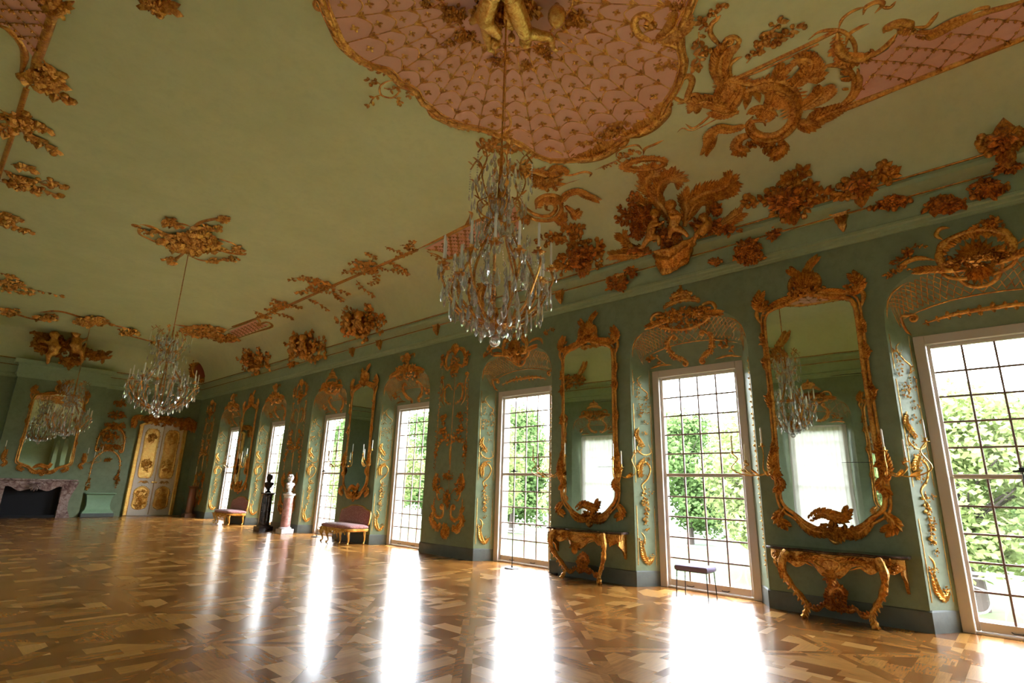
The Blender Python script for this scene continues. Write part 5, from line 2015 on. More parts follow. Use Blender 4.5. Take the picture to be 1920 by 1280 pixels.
# fireplace
M['marble'] = None
m_ = NT('veined_marble')
v = m_.obj()
n_ = m_.noise(v, 5, 8, 0.68, 1.2)
m_.set(Base_Color=m_.ramp(n_, [(0.35, (0.12, 0.06, 0.06)), (0.5, (0.32, 0.22, 0.20)), (0.62, (0.48, 0.38, 0.35)), (0.75, (0.2, 0.11, 0.11))]), Roughness=0.2)
M['marble'] = m_.m
m_ = NT('dark_marble')
n_ = m_.noise(m_.obj(), 7, 8, 0.65, 1.0)
m_.set(Base_Color=m_.ramp(n_, [(0.4, (0.018, 0.012, 0.012)), (0.6, (0.06, 0.035, 0.03)), (0.75, (0.16, 0.11, 0.09))]), Roughness=0.12)
M['dmarble'] = m_.m
m_ = NT('red_marble')
n_ = m_.noise(m_.obj(), 6, 8, 0.65, 1.0)
m_.set(Base_Color=m_.ramp(n_, [(0.35, (0.35, 0.14, 0.12)), (0.55, (0.55, 0.30, 0.27)), (0.75, (0.66, 0.45, 0.42))]), Roughness=0.2)
M['rmarble'] = m_.m
m_ = NT('white_marble')
n_ = m_.noise(m_.obj(), 4, 6, 0.6, 0.8)
m_.set(Base_Color=m_.ramp(n_, [(0.4, (0.72, 0.68, 0.66)), (0.7, (0.55, 0.5, 0.5))]), Roughness=0.25)
M['wmarble'] = m_.m
fp = thing('fireplace', 'carved veined marble fireplace with a black opening on the end wall', 'fireplace', loc=(3.5, YE - CB, 0))
yb = YE - CB
for sg in (-1, 1):
    mb = MB()
    x0 = 3.5 + sg * 0.95
    prof = [(0.0, .34), (0.12, .3), (0.3, .22), (0.6, .2), (0.9, .26), (1.2, .36), (1.36, .4)]
    vs = []
    for z, w in prof:
        a, b = sorted((x0 - sg * 0.1, x0 + sg * w))
        vs += [(a, yb - 0.3 - (z > 1) * .06, z), (b, yb - 0.3 - (z > 1) * .06, z), (b, yb - 0.002, z), (a, yb - 0.002, z)]
    mb.add(vs, [(i * 4 + j, i * 4 + (j + 1) % 4, i * 4 + 4 + (j + 1) % 4, i * 4 + 4 + j) for i in range(6) for j in range(4)] + [(0, 3, 2, 1), (24, 25, 26, 27)])
    mb.build('side_support', M['marble'], fp)
mb = MB()
xs = [2.35 + 2.3 * i / 24 for i in range(25)]
vs = []
for i, x in enumerate(xs):
    u = (x - 3.5) / 1.15
    zl = 1.1 + 0.1 * cos(u * 9) - 0.14 * math.exp(-(u / 0.16) ** 2) - 0.1 * abs(u) ** 4
    vs += [(x, yb - 0.34, zl), (x, yb - 0.36, 1.38), (x, yb - 0.002, 1.38), (x, yb - 0.002, zl)]
mb.add(vs, [(i * 4 + j, i * 4 + (j + 1) % 4, i * 4 + 4 + (j + 1) % 4, i * 4 + 4 + j) for i in range(24) for j in range(4)] + [(0, 3, 2, 1), (96, 97, 98, 99)])
mb.build('lintel', M['marble'], fp)
o = Orn(lambda u, v: (Vector((u, yb - 0.355, v)), Vector((0, -1, 0))))
o.on('carved_shell')
o.fan((3.5, 1.3), (3.5, 0.98), 7, 1.8, 0.25)
o.scroll([(3.2, 1.2), (3.35, 1.32), (3.5, 1.3), (3.65, 1.32), (3.8, 1.2)], 0.04)
o.finish(fp, {'carved_shell': M['marble']})
mb = MB()
mb.bbox((2.2, yb - 0.44, 1.381), (4.8, yb - 0.002, 1.45), 0.015)
mb.build('mantel_shelf', M['marble'], fp)
mb = MB()
mb.box((2.6, yb - 0.06, 0.0), (4.4, yb - 0.012, 1.2))
mb.box((2.6, yb - 0.26, 0.0), (4.4, yb - 0.062, 0.1))
mb.build('firebox', simple('firebox_black', (0.008, 0.008, 0.01), 0.9), fp, smooth=False)  # plain near-black slabs fill the fireplace opening

# green bench-shaped cabinet beside it
gb = thing('wall_cabinet', 'low green cabinet with curved sides between the fireplace and the double door', 'cabinet', loc=(5.85, YE - 0.2, 0))
M['gpaint'] = wallpaint('green_cabinet_paint', (0.24, 0.40, 0.25), (0.29, 0.45, 0.29), (0.2, 0.33, 0.2), 0.4)
mb = MB()
prof = [(0.14, .53, .46), (0.2, .52, .44), (0.28, .44, .34), (0.45, .40, .28), (0.7, .42, .28), (0.86, .47, .32), (0.9, .5, .36)]
vs = []
for z, w, d_ in prof:
    vs += [(5.72 - w, YE - d_, z), (5.72 + w, YE - d_, z), (5.72 + w, YE - 0.002, z), (5.72 - w, YE - 0.002, z)]
mb.add(vs, [(i * 4 + j, i * 4 + (j + 1) % 4, i * 4 + 4 + (j + 1) % 4, i * 4 + 4 + j) for i in range(6) for j in range(4)] + [(0, 3, 2, 1), (24, 25, 26, 27)])
mb.build('body', M['gpaint'], gb, angle=25)
mb = MB()
mb.bbox((5.72 - .56, YE - .49, 0), (5.72 + .56, YE - 0.002, 0.139), 0.01)
mb.build('base', M['plinth'], gb, smooth=False)
mb = MB()
mb.bbox((5.72 - .54, YE - .4, 0.901), (5.72 + .54, YE - 0.002, 0.94), 0.01)
mb.build('top', M['gpaint'], gb, smooth=False)


def niche(label, xc):
    g = thing('niche_ornament', label, 'ornament')
    o = Orn(EM(0.004))
    o.on('arched_band')
    P, N = o.scroll([(xc - .55, 1.1), (xc - .5, 1.6), (xc - .48, 2.2), (xc - .3, 2.55), (xc, 2.7), (xc + .3, 2.55), (xc + .48, 2.2), (xc + .5, 1.6), (xc + .5, 1.1)], 0.025)
    o.fringe(P, N, 0.08, 0, 2, 0.7, 0.35)
    P, N = o.scroll([(xc - .5, 2.7), (xc - .45, 3.3), (xc - .2, 3.65), (xc, 3.7), (xc + .2, 3.65), (xc + .45, 3.3), (xc + .5, 2.7)], 0.035, 1, -1)
    o.fringe(P, N, 0.12, 0, 1, 0.7, 0.3)
    o.on('leaf_heaps')
    for c, ru, rv, n_ in (((xc, 2.85), .45, .14, 50), ((xc - .1, 3.3), .3, .25, 70), ((xc, 3.75), .4, .12, 40), ((xc, 4.2), .3, .18, 44), ((xc, 4.7), .25, .12, 30), ((xc - .5, 1.25), .06, .2, 12), ((xc + .5, 1.5), .06, .3, 16), ((xc, 2.3), .12, .06, 10)):
        o.mass(c, ru, rv, n_, L=0.15, r=0.06, off=0.05)
    o.on('trellis')
    for i in range(7):
        for sg in (-1, 1):
            x = xc - .36 + i * .12
            o.path([(x, 3.0), (x + sg * .06, 3.2), (x + sg * .12, 3.4)], 0.007, n=2, taper=(1, 1))
    o.finish(g)


niche('gilded arched trellis ornament on the end wall above the green cabinet', 5.75)
niche('gilded arched trellis ornament at the left picture edge, left of the fireplace', 1.55)
g = thing('cornice_sculpture', 'dark gilded figures and trophies above the overmantel mirror on the end wall', 'sculpture')
HEc = lambda u, v: (HE(u, v, YE - 0.75)[0], Vector((0, -1, 0)))
o = Orn(HEc)
o.on('trophies')
o.mass((125, 652), 50, 13, 120, L=0.3, r=0.12, off=0.3, rot=0.25)
o.mass((80, 645), 18, 16, 70, L=0.3, r=0.13, off=0.4)
o.mass((128, 678), 20, 8, 50, L=0.3, r=0.12, off=0.3)
o.mass((185, 668), 18, 8, 50, L=0.28, r=0.1, off=0.2)
o.acanthus(px((55, 624), (85, 622), (110, 630)), 0.35, 0.06)
o.acanthus(px((178, 628), (155, 630), (135, 632)), 0.35, 0.06)
o.finish(g, {'trophies': M['gold']})
for x, y, m_ in ((138, 648, 1), (98, 652, -1)):
    chainfig(g, 'figure', HEc, [[(x, y - 12, .45, .14), (x, y, .45, .22), (x, y + 10, .4, .2)], [(x, y + 10, .4, .17), (x + m_ * 10, y + 16, .5, .12), (x + m_ * 12, y + 30, .4, .08)], [(x, y - 8, .45, .1), (x + m_ * 12, y - 6, .5, .07), (x + m_ * 20, y - 10, .5, .05)], [(x, y - 8, .45, .1), (x - m_ * 10, y + 2, .55, .07)]], M['gold'], 0.05, [(x, y - 20, .48, .17, (0, -1, -.3))])
g = thing('corner_cartouche', 'dark red-gold oval cartouche in the cove of the far corner, above the double door', 'ornament')
HCn = lambda u, v: (HE(u, v, YE - 0.55)[0], Vector((-0.3, -0.9, -0.2)).normalized())
o = Orn(HCn)
o.on('wreath')
ring = [(383 + 22 * cos(a), 694 + 17 * sin(a)) for a in [2 * pi * i / 14 for i in range(14)]]
P, N, _ = o.path(ring, 0.09, closed=True, n=3)
o.fringe(P, N, 0.22, 0, 1, 0.6, .3)
o.mass((366, 668), 24, 6, 50, L=0.35, r=0.14, off=0.1, rot=0.5)
o.mass((410, 705), 14, 10, 40, L=0.3, r=0.12, off=0.1)
o.on('oval_field')
n = 24
o.m.add([HCn(383 + 19 * cos(2 * pi * i / n), 694 + 13 * sin(2 * pi * i / n))[0] + Vector((-.03, -.1, -.02)) for i in range(n)], [tuple(range(n))])
o.finish(g, {'wreath': M['gold'], 'oval_field': simple('oxblood', (0.25, 0.045, 0.02), 0.5)})

# scroll border of the ceiling in front of the end wall
g = thing('ceiling_border_scroll', 'red-gold scrolling border on the ceiling in front of the end wall', 'ornament')
o = Orn(HC)
o.on('scroll_band')
o.path(px((-20, 572), (20, 585), (60, 597), (95, 600), (105, 592), (80, 585)), 0.085, n=6, h=.5)
o.path(px((75, 585), (110, 583), (145, 592), (180, 605)), 0.085, n=6, h=.5)
o.path(px((195, 606), (225, 612), (248, 620), (240, 628), (222, 622)), 0.08, n=6, h=.5)
o.path(px((225, 624), (255, 632), (290, 640), (330, 640)), 0.085, n=6, h=.5)
o.path(px((325, 608), (355, 612), (390, 616), (430, 620)), 0.08, n=6, h=.5)
o.path(px((350, 622), (390, 632), (430, 640), (442, 638)), 0.09, n=6, h=.5)
o.on('leaves')
for c, ru, rv, n_ in (((172, 600), 32, 9, 60), ((380, 618), 40, 11, 90), ((420, 630), 24, 8, 50), ((240, 620), 18, 7, 24), ((310, 640), 24, 7, 30), ((90, 592), 20, 6, 20), ((20, 582), 20, 6, 20)):
    o.mass(c, ru, rv, n_, L=0.3, r=0.12, off=0.08)
o.finish(g, {'scroll_band': M['gold_r'], 'leaves': M['gold']})


for yy, lb in ((5.4, 'first'), (13.4, 'second')):
    g = thing('cornice_sculpture', 'gilded figure group on the left wall cornice, seen only in the mirrors, %s one' % lb, 'sculpture')
    o = Orn(lambda u, v: (Vector((XL + 0.3 + 0.25 * max(0, v - 6.1), u, v)), Vector((1, 0, -.2)).normalized()))
    o.on('foliage')
    o.mass((yy, 6.15), 0.75, 0.3, 110, L=0.2, r=0.08, off=0.15)
    o.acanthus([(yy - .3, 6.2), (yy - .7, 6.6), (yy - .9, 6.9)], 0.2, 0.05)
    o.acanthus([(yy + .3, 6.2), (yy + .7, 6.5), (yy + 1.1, 6.7)], 0.2, 0.05)
    o.finish(g)
#@@FURN
# ================================================================== console tables
def FL(yc, X=XR):
    """local (u towards the viewer's right, d off the wall, z)"""
    return lambda u, d_, z: Vector((X - d_, yc - u, z))


def console(yc, lb):
    L = FL(yc)
    t = thing('console_table', lb, 'table', loc=(XR - 0.3, yc, 0))

    def edge(u):
        a = min(1.0, abs(u) / 0.85)
        return 0.26 + 0.2 * (1 - a ** 2.2) + 0.05 * cos(u * 8.5) + 0.05 * math.exp(-((abs(u) - 0.5) / 0.09) ** 2)
    N = 40
    us = [-0.85 + 1.7 * i / N for i in range(N + 1)]
    mb = MB()
    for (k0, z0), (k1, z1) in (((-.01, .855), (.0, .862)), ((.0, .862), (.004, .878)), ((.004, .878), (-.008, .892))):
        vs = [L(u * (1 + k0 * .5), edge(u) + k0, z0) for u in us] + [L(u * (1 + k1 * .5), edge(u) + k1, z1) for u in us]
        mb.add(vs, [(i, i + 1, N + 2 + i, N + 1 + i) for i in range(N)])
        for e in (0, N):
            mb.add([L(us[e], edge(us[e]) + k0, z0), L(us[e], 0.03, z0), L(us[e], 0.03, z1), L(us[e], edge(us[e]) + k1, z1)], [(0, 1, 2, 3)])
    for z, k in ((.892, -.008), (.855, -.01)):
        vs = [L(u, edge(u) + k, z) for u in us] + [L(u, 0.03, z) for u in us]
        mb.add(vs, [(i, i + 1, N + 2 + i, N + 1 + i) for i in range(N)])
    mb.build('marble_top', M['dmarble'], t, angle=50)
    # apron
    ap = MB()
    lo = lambda u: 0.70 - 0.16 * math.exp(-(u / 0.16) ** 2) + 0.035 * cos(u * 22) - 0.05 * math.exp(-((abs(u) - 0.52) / 0.08) ** 2)
    vs = []
    for u in us:
        uu = u * 0.94
        e = edge(u) - 0.035
        vs += [L(uu, e, 0.853), L(uu, e + 0.012, 0.80), L(uu, e, lo(u)), L(uu, e - 0.05, lo(u)), L(uu, e - 0.05, 0.853)]
    ap.add(vs, [(i * 5 + j, i * 5 + j + 1, i * 5 + 6 + j, i * 5 + 5 + j) for i in range(N) for j in range(4)])
    for sg in (-1, 1):
        uu = sg * 0.83 * 0.94
        pts = [L(uu, 0.26, .85), L(uu, 0.26, .66), L(uu, 0.2, .62), L(uu, 0.1, .56), L(uu, 0.04, .44), L(uu, 0.0, .42), L(uu, 0.0, .85)]
        q = [p + Vector((0, sg * 0.035, 0)) for p in pts]
        ap.add(pts + q, [tuple(range(7)), tuple(range(7, 14))[::-1]] + [(i, (i + 1) % 7, 7 + (i + 1) % 7, 7 + i) for i in range(7)])
    ap.build('apron', M['gold'], t)
    o = Orn(lambda u, z: (L(u, max(edge(u) - 0.022, 0.03), z), (Vector((-1, (u) * 0.5, 0))).normalized()))
    o.on('apron_carving')
    for sg in (-1, 1):
        o.scroll([(sg * 0.02, .80), (sg * 0.16, .83), (sg * 0.2, .74), (sg * 0.1, .68), (sg * 0.02, .66)], 0.02, 0, 0)
        o.acanthus([(sg * 0.1, .78), (sg * 0.28, .8), (sg * 0.42, .76)], 0.07, 0.015)
        o.mass((sg * 0.53, .78), 0.08, 0.06, 18, L=0.07, r=0.03, off=0.03)
        o.mass((sg * 0.68, .76), 0.06, 0.07, 16, L=0.07, r=0.03, off=0.02)
        o.scroll([(sg * 0.22, .68), (sg * 0.34, .72), (sg * 0.42, .67)], 0.014)
    o.fan((0, .62), (0, .46), 7, 1.3, 0.22)
    o.scroll([(-.12, .72), (-.05, .79), (.05, .79), (.12, .72), (0, .62), (-.12, .72)], 0.02)
    o.mass((0, .6), 0.09, 0.06, 22, L=0.08, r=0.03, off=0.03)
    o.finish(t)
    for sg in (-1, 1):
        lg = MB()
        pts = cat_rom([L(sg * .54, .4, .84), L(sg * .60, .46, .72), L(sg * .57, .42, .5), L(sg * .46, .32, .3), L(sg * .38, .27, .18), L(sg * .40, .31, .08), L(sg * .43, .34, .012)], 5)
        k = len(pts)
        lg.tube(pts, [0.055 * (1 - 0.62 * (i / (k - 1))) + 0.008 * sin(i * 1.3) + (0.012 if i > k - 6 else 0) for i in range(k)], 8)
        for i in range(2, k - 4, 2):
            for s2 in (-1, 1):
                p = pts[i]
                leaf3(lg, p + Vector((-0.03, 0, 0)), p + Vector((-0.035, s2 * 0.04, -0.07)), Vector((-1, 0, 0)), 0.25, 0.3)
        lg.build('leg', M['gold'], t)
    st = MB()
    for sg in (-1, 1):
        pts = cat_rom([L(sg * .39, .28, .16), L(sg * .28, .26, .12), L(sg * .18, .22, .18), L(sg * .08, .2, .14), L(0, .2, .2)], 5)
        st.tube(pts, [0.03 - 0.008 * sin(i * .9) for i in range(len(pts))], 8)
        for i in range(2, len(pts), 2):
            leaf3(st, pts[i] + Vector((-.02, 0, 0)), pts[i] + Vector((-.04, sg * .02, .07)), Vector((-1, 0, 0)), 0.35, 0.6)
    o2 = Orn(lambda u, z: (L(u, .22, z), Vector((-1, 0, 0))))
    o2.on('s')
    P, N = o2.scroll([(-.02, .14), (-.1, .24), (-.09, .36), (0, .42), (.06, .36), (.02, .3)], 0.025)
    o2.fringe(P, N, 0.09, 0, 1, 0.6, 0.3)
    o2.mass((0.0, .24), .12, .1, 44, L=0.09, r=0.035, off=0.07)
    st.add(o2.mb['s'].v, o2.mb['s'].f)
    st.build('stretcher', M['gold_r'], t)
    return t


console(pr[0], 'gilded console table with a dark marble top, nearest the right picture edge')
console(pr[1], 'gilded console table with dark marble top, between the stool and the pole stand')


# ================================================================== wall sconces
def sconce(L, lb, k=3, flip=1, sc=1.0):
    """L(u, d, z): local frame centred at the fixing point"""
    t = thing('wall_sconce', lb, 'sconce', loc=L(0, 0, 0))
    bp = MB()
    n = (L(0, 1, 0) - L(0, 0, 0)).normalized()
    o = Orn(lambda u, v: (L(u, 0.0, v), n))
    o.on('backplate')
    o.acanthus([(0, -0.22), (0.03 * flip, 0), (0, 0.22)], 0.11, 0.03)
    o.acanthus([(0, -0.1), (-0.06 * flip, -0.22), (0.0, -0.34)], 0.1, 0.025)
    o.mass((0, 0), 0.07, 0.12, 16, L=0.1, r=0.04, off=0.03)
    o.finish(t)
    for i in range(k):
        a = (i - (k - 1) / 2) * 0.2 + flip * 0.26
        dd = (0.24, 0.34, 0.26)[i % 3]
        zt = (0.2, 0.05, 0.3)[i % 3]
        am = MB()
        pts = cat_rom([L(0, 0.01, 0), L(a * .35, dd * .4, -0.1), L(a * .8, dd * .8, -0.12), L(a * 1.2, dd * 1.1, -0.02), L(a * 1.0, dd, zt * .6), L(a * 1.15, dd * 1.02, zt)], 5)
        am.tube(pts, 0.009, 6)
        leaf3(am, pts[8], pts[12] + Vector((0, 0, .03)), Vector((0, 0, 1)), 0.3, .5)
        T = Matrix.Translation(L(a * 1.15, dd * 1.02, zt))
        arm = am.build('arm', M['gold_b'], t)
        pn = MB()
        pn.lathe([(0.008, -0.005), (0.042, 0.0), (0.048, 0.008), (0.02, 0.012), (0.016, 0.03), (0.021, 0.05), (0.012, 0.05)], T, 12)
        pn.build('drip_pan', M['gold_b'], arm)
        cn = MB()
        cn.lathe([(0.012, 0.045), (0.0125, 0.27), (0.010, 0.278), (0.003, 0.29)], T, 10)
        cn.build('candle', M['candle'], t)
    return t


M['candle'] = simple('candle_wax', (0.92, 0.90, 0.80), 0.45)


def SL(y, z, out=0.06, s=1):
    return lambda u, d_, zz: Vector((XR - out - d_, y - u * s, z + zz))


sconce(SL(pr[1] + 0.66, 1.95), 'gilded three-arm candle sconce left of the farther console mirror, by the pole stand', 3, -1)
sconce(SL(pr[1] - 0.66, 1.95), 'gilded three-arm candle sconce on the right edge of the farther console mirror', 3, 1)
sconce(SL(pr[0] + 0.70, 2.0), 'gilded three-arm candle sconce left of the nearest mirror, by the stool', 3, -1)
sconce(SL(pr[0] - 0.70, 2.0), 'gilded three-arm candle sconce on the right edge of the nearest mirror', 3, 1)
sconce(SL(pr[3] + 0.66, 2.2), 'gilded three-arm candle sconce on the left edge of the mirror above the nearer settee', 3, -1)
sconce(SL(pr[3] - 0.66, 2.2), 'gilded three-arm candle sconce on the right edge of the mirror above the nearer settee', 3, 1)
sconce(SL(pr[5] + 0.5, 2.2), 'gilded candle sconce on the left edge of the mirror above the farther settee', 3, -1)
sconce(SL(pr[5] - 0.5, 2.2), 'gilded candle sconce on the right edge of the mirror above the farther settee', 3, 1)
for x, f_, lb in ((2.45, -1, 'left'), (4.87, 1, 'right')):
    sconce((lambda x: lambda u, d_, z: Vector((x + u, YE - CB - 0.005 - d_, 2.25 + z)))(x), 'gilded candle sconce on the chimney breast, %s of the overmantel mirror' % lb, 3, f_)


# ================================================================== settees
m_ = NT('pink_damask')
v = m_.obj()
vo = m_.n('ShaderNodeTexVoronoi')
m_.put(vo.inputs['Vector'], v)
vo.inputs['Scale'].default_value = 28
m_.set(Base_Color=m_.mix(m_.ramp(vo.outputs[0], [(0.25, (1, 1, 1)), (0.4, (0, 0, 0))]), (0.38, 0.13, 0.13), (0.58, 0.33, 0.28)), Roughness=0.75)
m_.bump(m_.noise(v, 90, 2), 0.3, 0.004)
m_.put(m_.b.inputs['Sheen Weight'], 0.4)
M['damask'] = m_.m


def rounded_slab(pts, t, bulge, T):
    """cushion: outline pts (x,y) extruded by t with a puffed top"""
    mb = MB()
    n = len(pts)
    cx = sum(p[0] for p in pts) / n
    cy = sum(p[1] for p in pts) / n
    rings = []
    for k, z in ((0.97, 0), (1.0, t * .3), (1.0, t * .7), (0.95, t), (0.8, t + bulge * .5), (0.5, t + bulge * .85), (0.2, t + bulge)):
        rings.append([T @ Vector((cx + (p[0] - cx) * k, cy + (p[1] - cy) * k, z)) for p in pts])
    vs = [q for r_ in rings for q in r_]
    fs = []
    for j in range(len(rings) - 1):
        for i in range(n):
            fs.append((j * n + i, j * n + (i + 1) % n, (j + 1) * n + (i + 1) % n, (j + 1) * n + i))
    fs.append(tuple(range(n))[::-1])
    fs.append(tuple(range((len(rings) - 1) * n, len(rings) * n)))
    mb.add(vs, fs)
    return mb


def settee(x, yc, lb):
    t = thing('settee', lb, 'settee', 'pink gilded settees along the right wall', loc=(x, yc, 0))
    # local: +d = away from wall (-X), u along the wall
    L = lambda u, d_, z: Vector((x - d_, yc - u, z))
    T = Matrix(((0, -1, 0, x), (-1, 0, 0, yc), (0, 0, 1, 0), (0, 0, 0, 1)))    # (u, d, z)
    seat_o = cat_rom([(-.78, .0, 0), (-.80, .3, 0), (-.72, .58, 0), (-.3, .62, 0), (0, .64, 0), (.3, .62, 0), (.72, .58, 0), (.80, .3, 0), (.78, .0, 0), (0, -.01, 0)], 4, True)
    rounded_slab([(p.x, p.y) for p in seat_o], 0.07, 0.05, T @ Matrix.Translation((0, 0, 0.42))).build('seat', M['damask'], t)
    # backrest: outline in (u, z), thickness along d
    Tb = Matrix(((0, 0, -1, x - 0.015), (-1, 0, 0, yc), (0, 1, 0, 0), (0, 0, 0, 1)))
    Tb = Tb @ Matrix.Rotation(radians(-7), 4, 'X')
    bo2 = cat_rom([(-.66, .48, 0), (-.76, .62, 0), (-.72, .84, 0), (-.5, .90, 0), (-.3, .97, 0), (.0, .985, 0), (.3, .97, 0), (.5, .90, 0), (.72, .84, 0), (.76, .62, 0), (.66, .48, 0), (0, .47, 0)], 4, True)
    rounded_slab([(p.x, p.y) for p in bo2], 0.05, 0.04, Tb @ Matrix.Translation((0, 0, 0.02))).build('backrest', M['damask'], t)
    fr = MB()
    ring = [Tb @ Vector((p.x * 1.02, .47 + (p.y - .47) * 1.03, 0.035)) for p in bo2]
    fr.tube(ring + [ring[0]], 0.022, 8, cap=False)
    fr.build('back_frame', M['gold_b'], t)
    rl = MB()
    so = [(p.x, p.y) for p in seat_o]
    n = len(so)
    vs = []
    for z, k in ((0.42, 1.0), (0.405, 1.03), (0.37, 1.03), (0.34, 1.0)):
        vs += [L(a * k, b * k, z) for a, b in so]
    rl.add(vs, [(j * n + i, j * n + (i + 1) % n, (j + 1) * n + (i + 1) % n, (j + 1) * n + i) for j in range(3) for i in range(n)])
    o = Orn(lambda u, z: (L(u, .645 - .04 * abs(u), z), Vector((-1, 0, 0))))
    o.on('r')
    for k in range(9):
        u = -.64 + .16 * k
        o.mass((u, .35), .07, .035, 8, L=0.08, r=0.03, off=0.02)
        o.leaf((u, .37), (u, .27 - .04 * (k % 2)), .35)
    o.scroll([(-.6, .36), (-.3, .31), (0, .28), (.3, .31), (.6, .36)], 0.018)
    rl.add(o.mb['r'].v, o.mb['r'].f)
    rl.build('seat_rail', M['gold_b'], t)
    for (u, d_) in ((-.70, .54), (-.34, .57), (.34, .57), (.70, .54), (-.72, .06), (.72, .06)):
        s_ = 1 if u > 0 else -1
        lg = MB()
        pts = cat_rom([L(u, d_, .37), L(u + s_ * .035, d_ + .03, .28), L(u + s_ * .0, d_ - .01, .16), L(u - s_ * .03, d_ - .02, .06), L(u + s_ * .01, d_ + .03, .012)], 5)
        k = len(pts)
        lg.tube(pts, [0.042 - 0.024 * min(1, i / (k * .75)) + (0.012 if i > k - 4 else 0) for i in range(k)], 8)
        lg.build('leg', M['gold_b'], t)
    return t


st0 = settee(8.93, 14.3, 'pink damask settee with gilded legs, the nearer one, below a pier mirror')
st1 = copy_tree(st0)
st1.location = (8.93, 22.4, 0)
st1['label'] = 'pink damask settee with gilded legs, the farther one, near the far corner'

# ================================================================== stool
t = thing('stool', 'purple padded stool on thin black legs in front of the window between the consoles', 'stool', loc=(8.9, 4.14, 0))
T = Matrix(((0, -1, 0, 8.9), (-1, 0, 0, 4.14), (0, 0, 1, 0.40), (0, 0, 0, 1)))
q = cat_rom([(-.27, -.15, 0), (-.275, 0, 0), (-.27, .15, 0), (-.25, .17, 0), (0, .175, 0), (.25, .17, 0), (.27, .15, 0), (.275, 0, 0), (.27, -.15, 0), (.25, -.17, 0), (0, -.175, 0), (-.25, -.17, 0)], 3, True)
rounded_slab([(p.x, p.y) for p in q], 0.07, 0.015, T).build('seat', simple('purple_cloth', (0.24, 0.19, 0.36), 0.8), t)
mb = MB()
mb.bbox((8.9 - .155, 4.14 - .255, .385), (8.9 + .155, 4.14 + .255, .401), 0.003)
mb.build('seat_frame', M['black'], t, smooth=False)
for a in (-1, 1):
    for b in (-1, 1):
        mb = MB()
        mb.tube([(8.9 + a * .145, 4.14 + b * .245, .386), (8.9 + a * .16, 4.14 + b * .262, 0)], 0.008, 8)
        mb.build('leg', M['black'], t)

# ================================================================== pole stands
ps = None
for k, (x, y, lb) in enumerate(((8.86, 8.08, 'thin black pole stand in front of the window left of the farther console'), (8.9, 16.2, 'thin black pole stand beside the nearer pink settee'),
                                (8.9, 24.3, 'thin black pole stand by the farthest window'), (8.86, 0.02, 'thin black pole stand at the right picture edge'))):
    if ps is None:
        ps = thing('pole_stand', lb, 'stand', 'thin black pole stands by the windows', loc=(x, y, 0))
        mb = MB()
        mb.lathe([(0.155, 0.0), (0.16, 0.008), (0.15, 0.016), (0.02, 0.022), (0.014, 0.05)], Matrix.Translation((x, y, 0)), 28)
        mb.build('base', M['black'], ps)
        mb = MB()
        mb.tube([(x, y, 0.03), (x, y, 1.93)], 0.008, 8)
        mb.build('pole', M['black'], ps)
        mb = MB()
        mb.bbox((x - .03, y - .085, 1.93), (x + .03, y + .085, 1.955), 0.005)
        mb.bbox((x - .015, y - .02, 1.955), (x + .015, y + .03, 1.985), 0.004)
        mb.build('sensor_bar', M['black'], ps, smooth=False)
    else:
        c_ = copy_tree(ps)
        c_.location = (x, y, 0)
        c_['label'] = lb
mb = MB()
mb.bbox((8.93, 6.98, 0.0), (8.98, 7.05, 0.03), 0.006)
mb.tube(cat_rom([(8.95, 7.05, .012), (8.93, 7.1, .006), (8.96, 7.14, .006), (8.99, 7.13, .02)], 4), 0.005, 6)
tag(mb.build('power_plug', M['black']), 'small black plug on the floor left of the farther console table', 'plug')


# ================================================================== pedestals and busts
def pedestal(x, y, lb, msh, mcap, h=1.22, w=0.15, name='pedestal', square=False):
    t = thing(name, lb, 'pedestal', loc=(x, y, 0))
    n = 24
    T = Matrix.Translation((x, y, 0))
    b = MB()
    b.bbox((x - w * 1.35, y - w * 1.35, 0), (x + w * 1.35, y + w * 1.35, 0.14), 0.008)
    b.lathe([(w * 1.3, 0.14), (w * 1.3, 0.17), (w * 1.1, 0.19), (w, 0.2)], T, n)
    b.build('base', mcap, t, angle=30)
    s_ = MB()
    s_.lathe([(w, 0.2), (w * .98, h * .5), (w * .93, h - 0.13)], T, n)
    s_.build('shaft', msh, t, angle=30)
    c_ = MB()
    c_.lathe([(w * .93, h - 0.13), (w * 1.0, h - 0.11), (w * .98, h - 0.08), (w * 1.25, h - 0.04), (w * 1.3, h - 0.035), (w * 1.3, h)], T, n)
    c_.build('capital', mcap, t, angle=30)
    return t


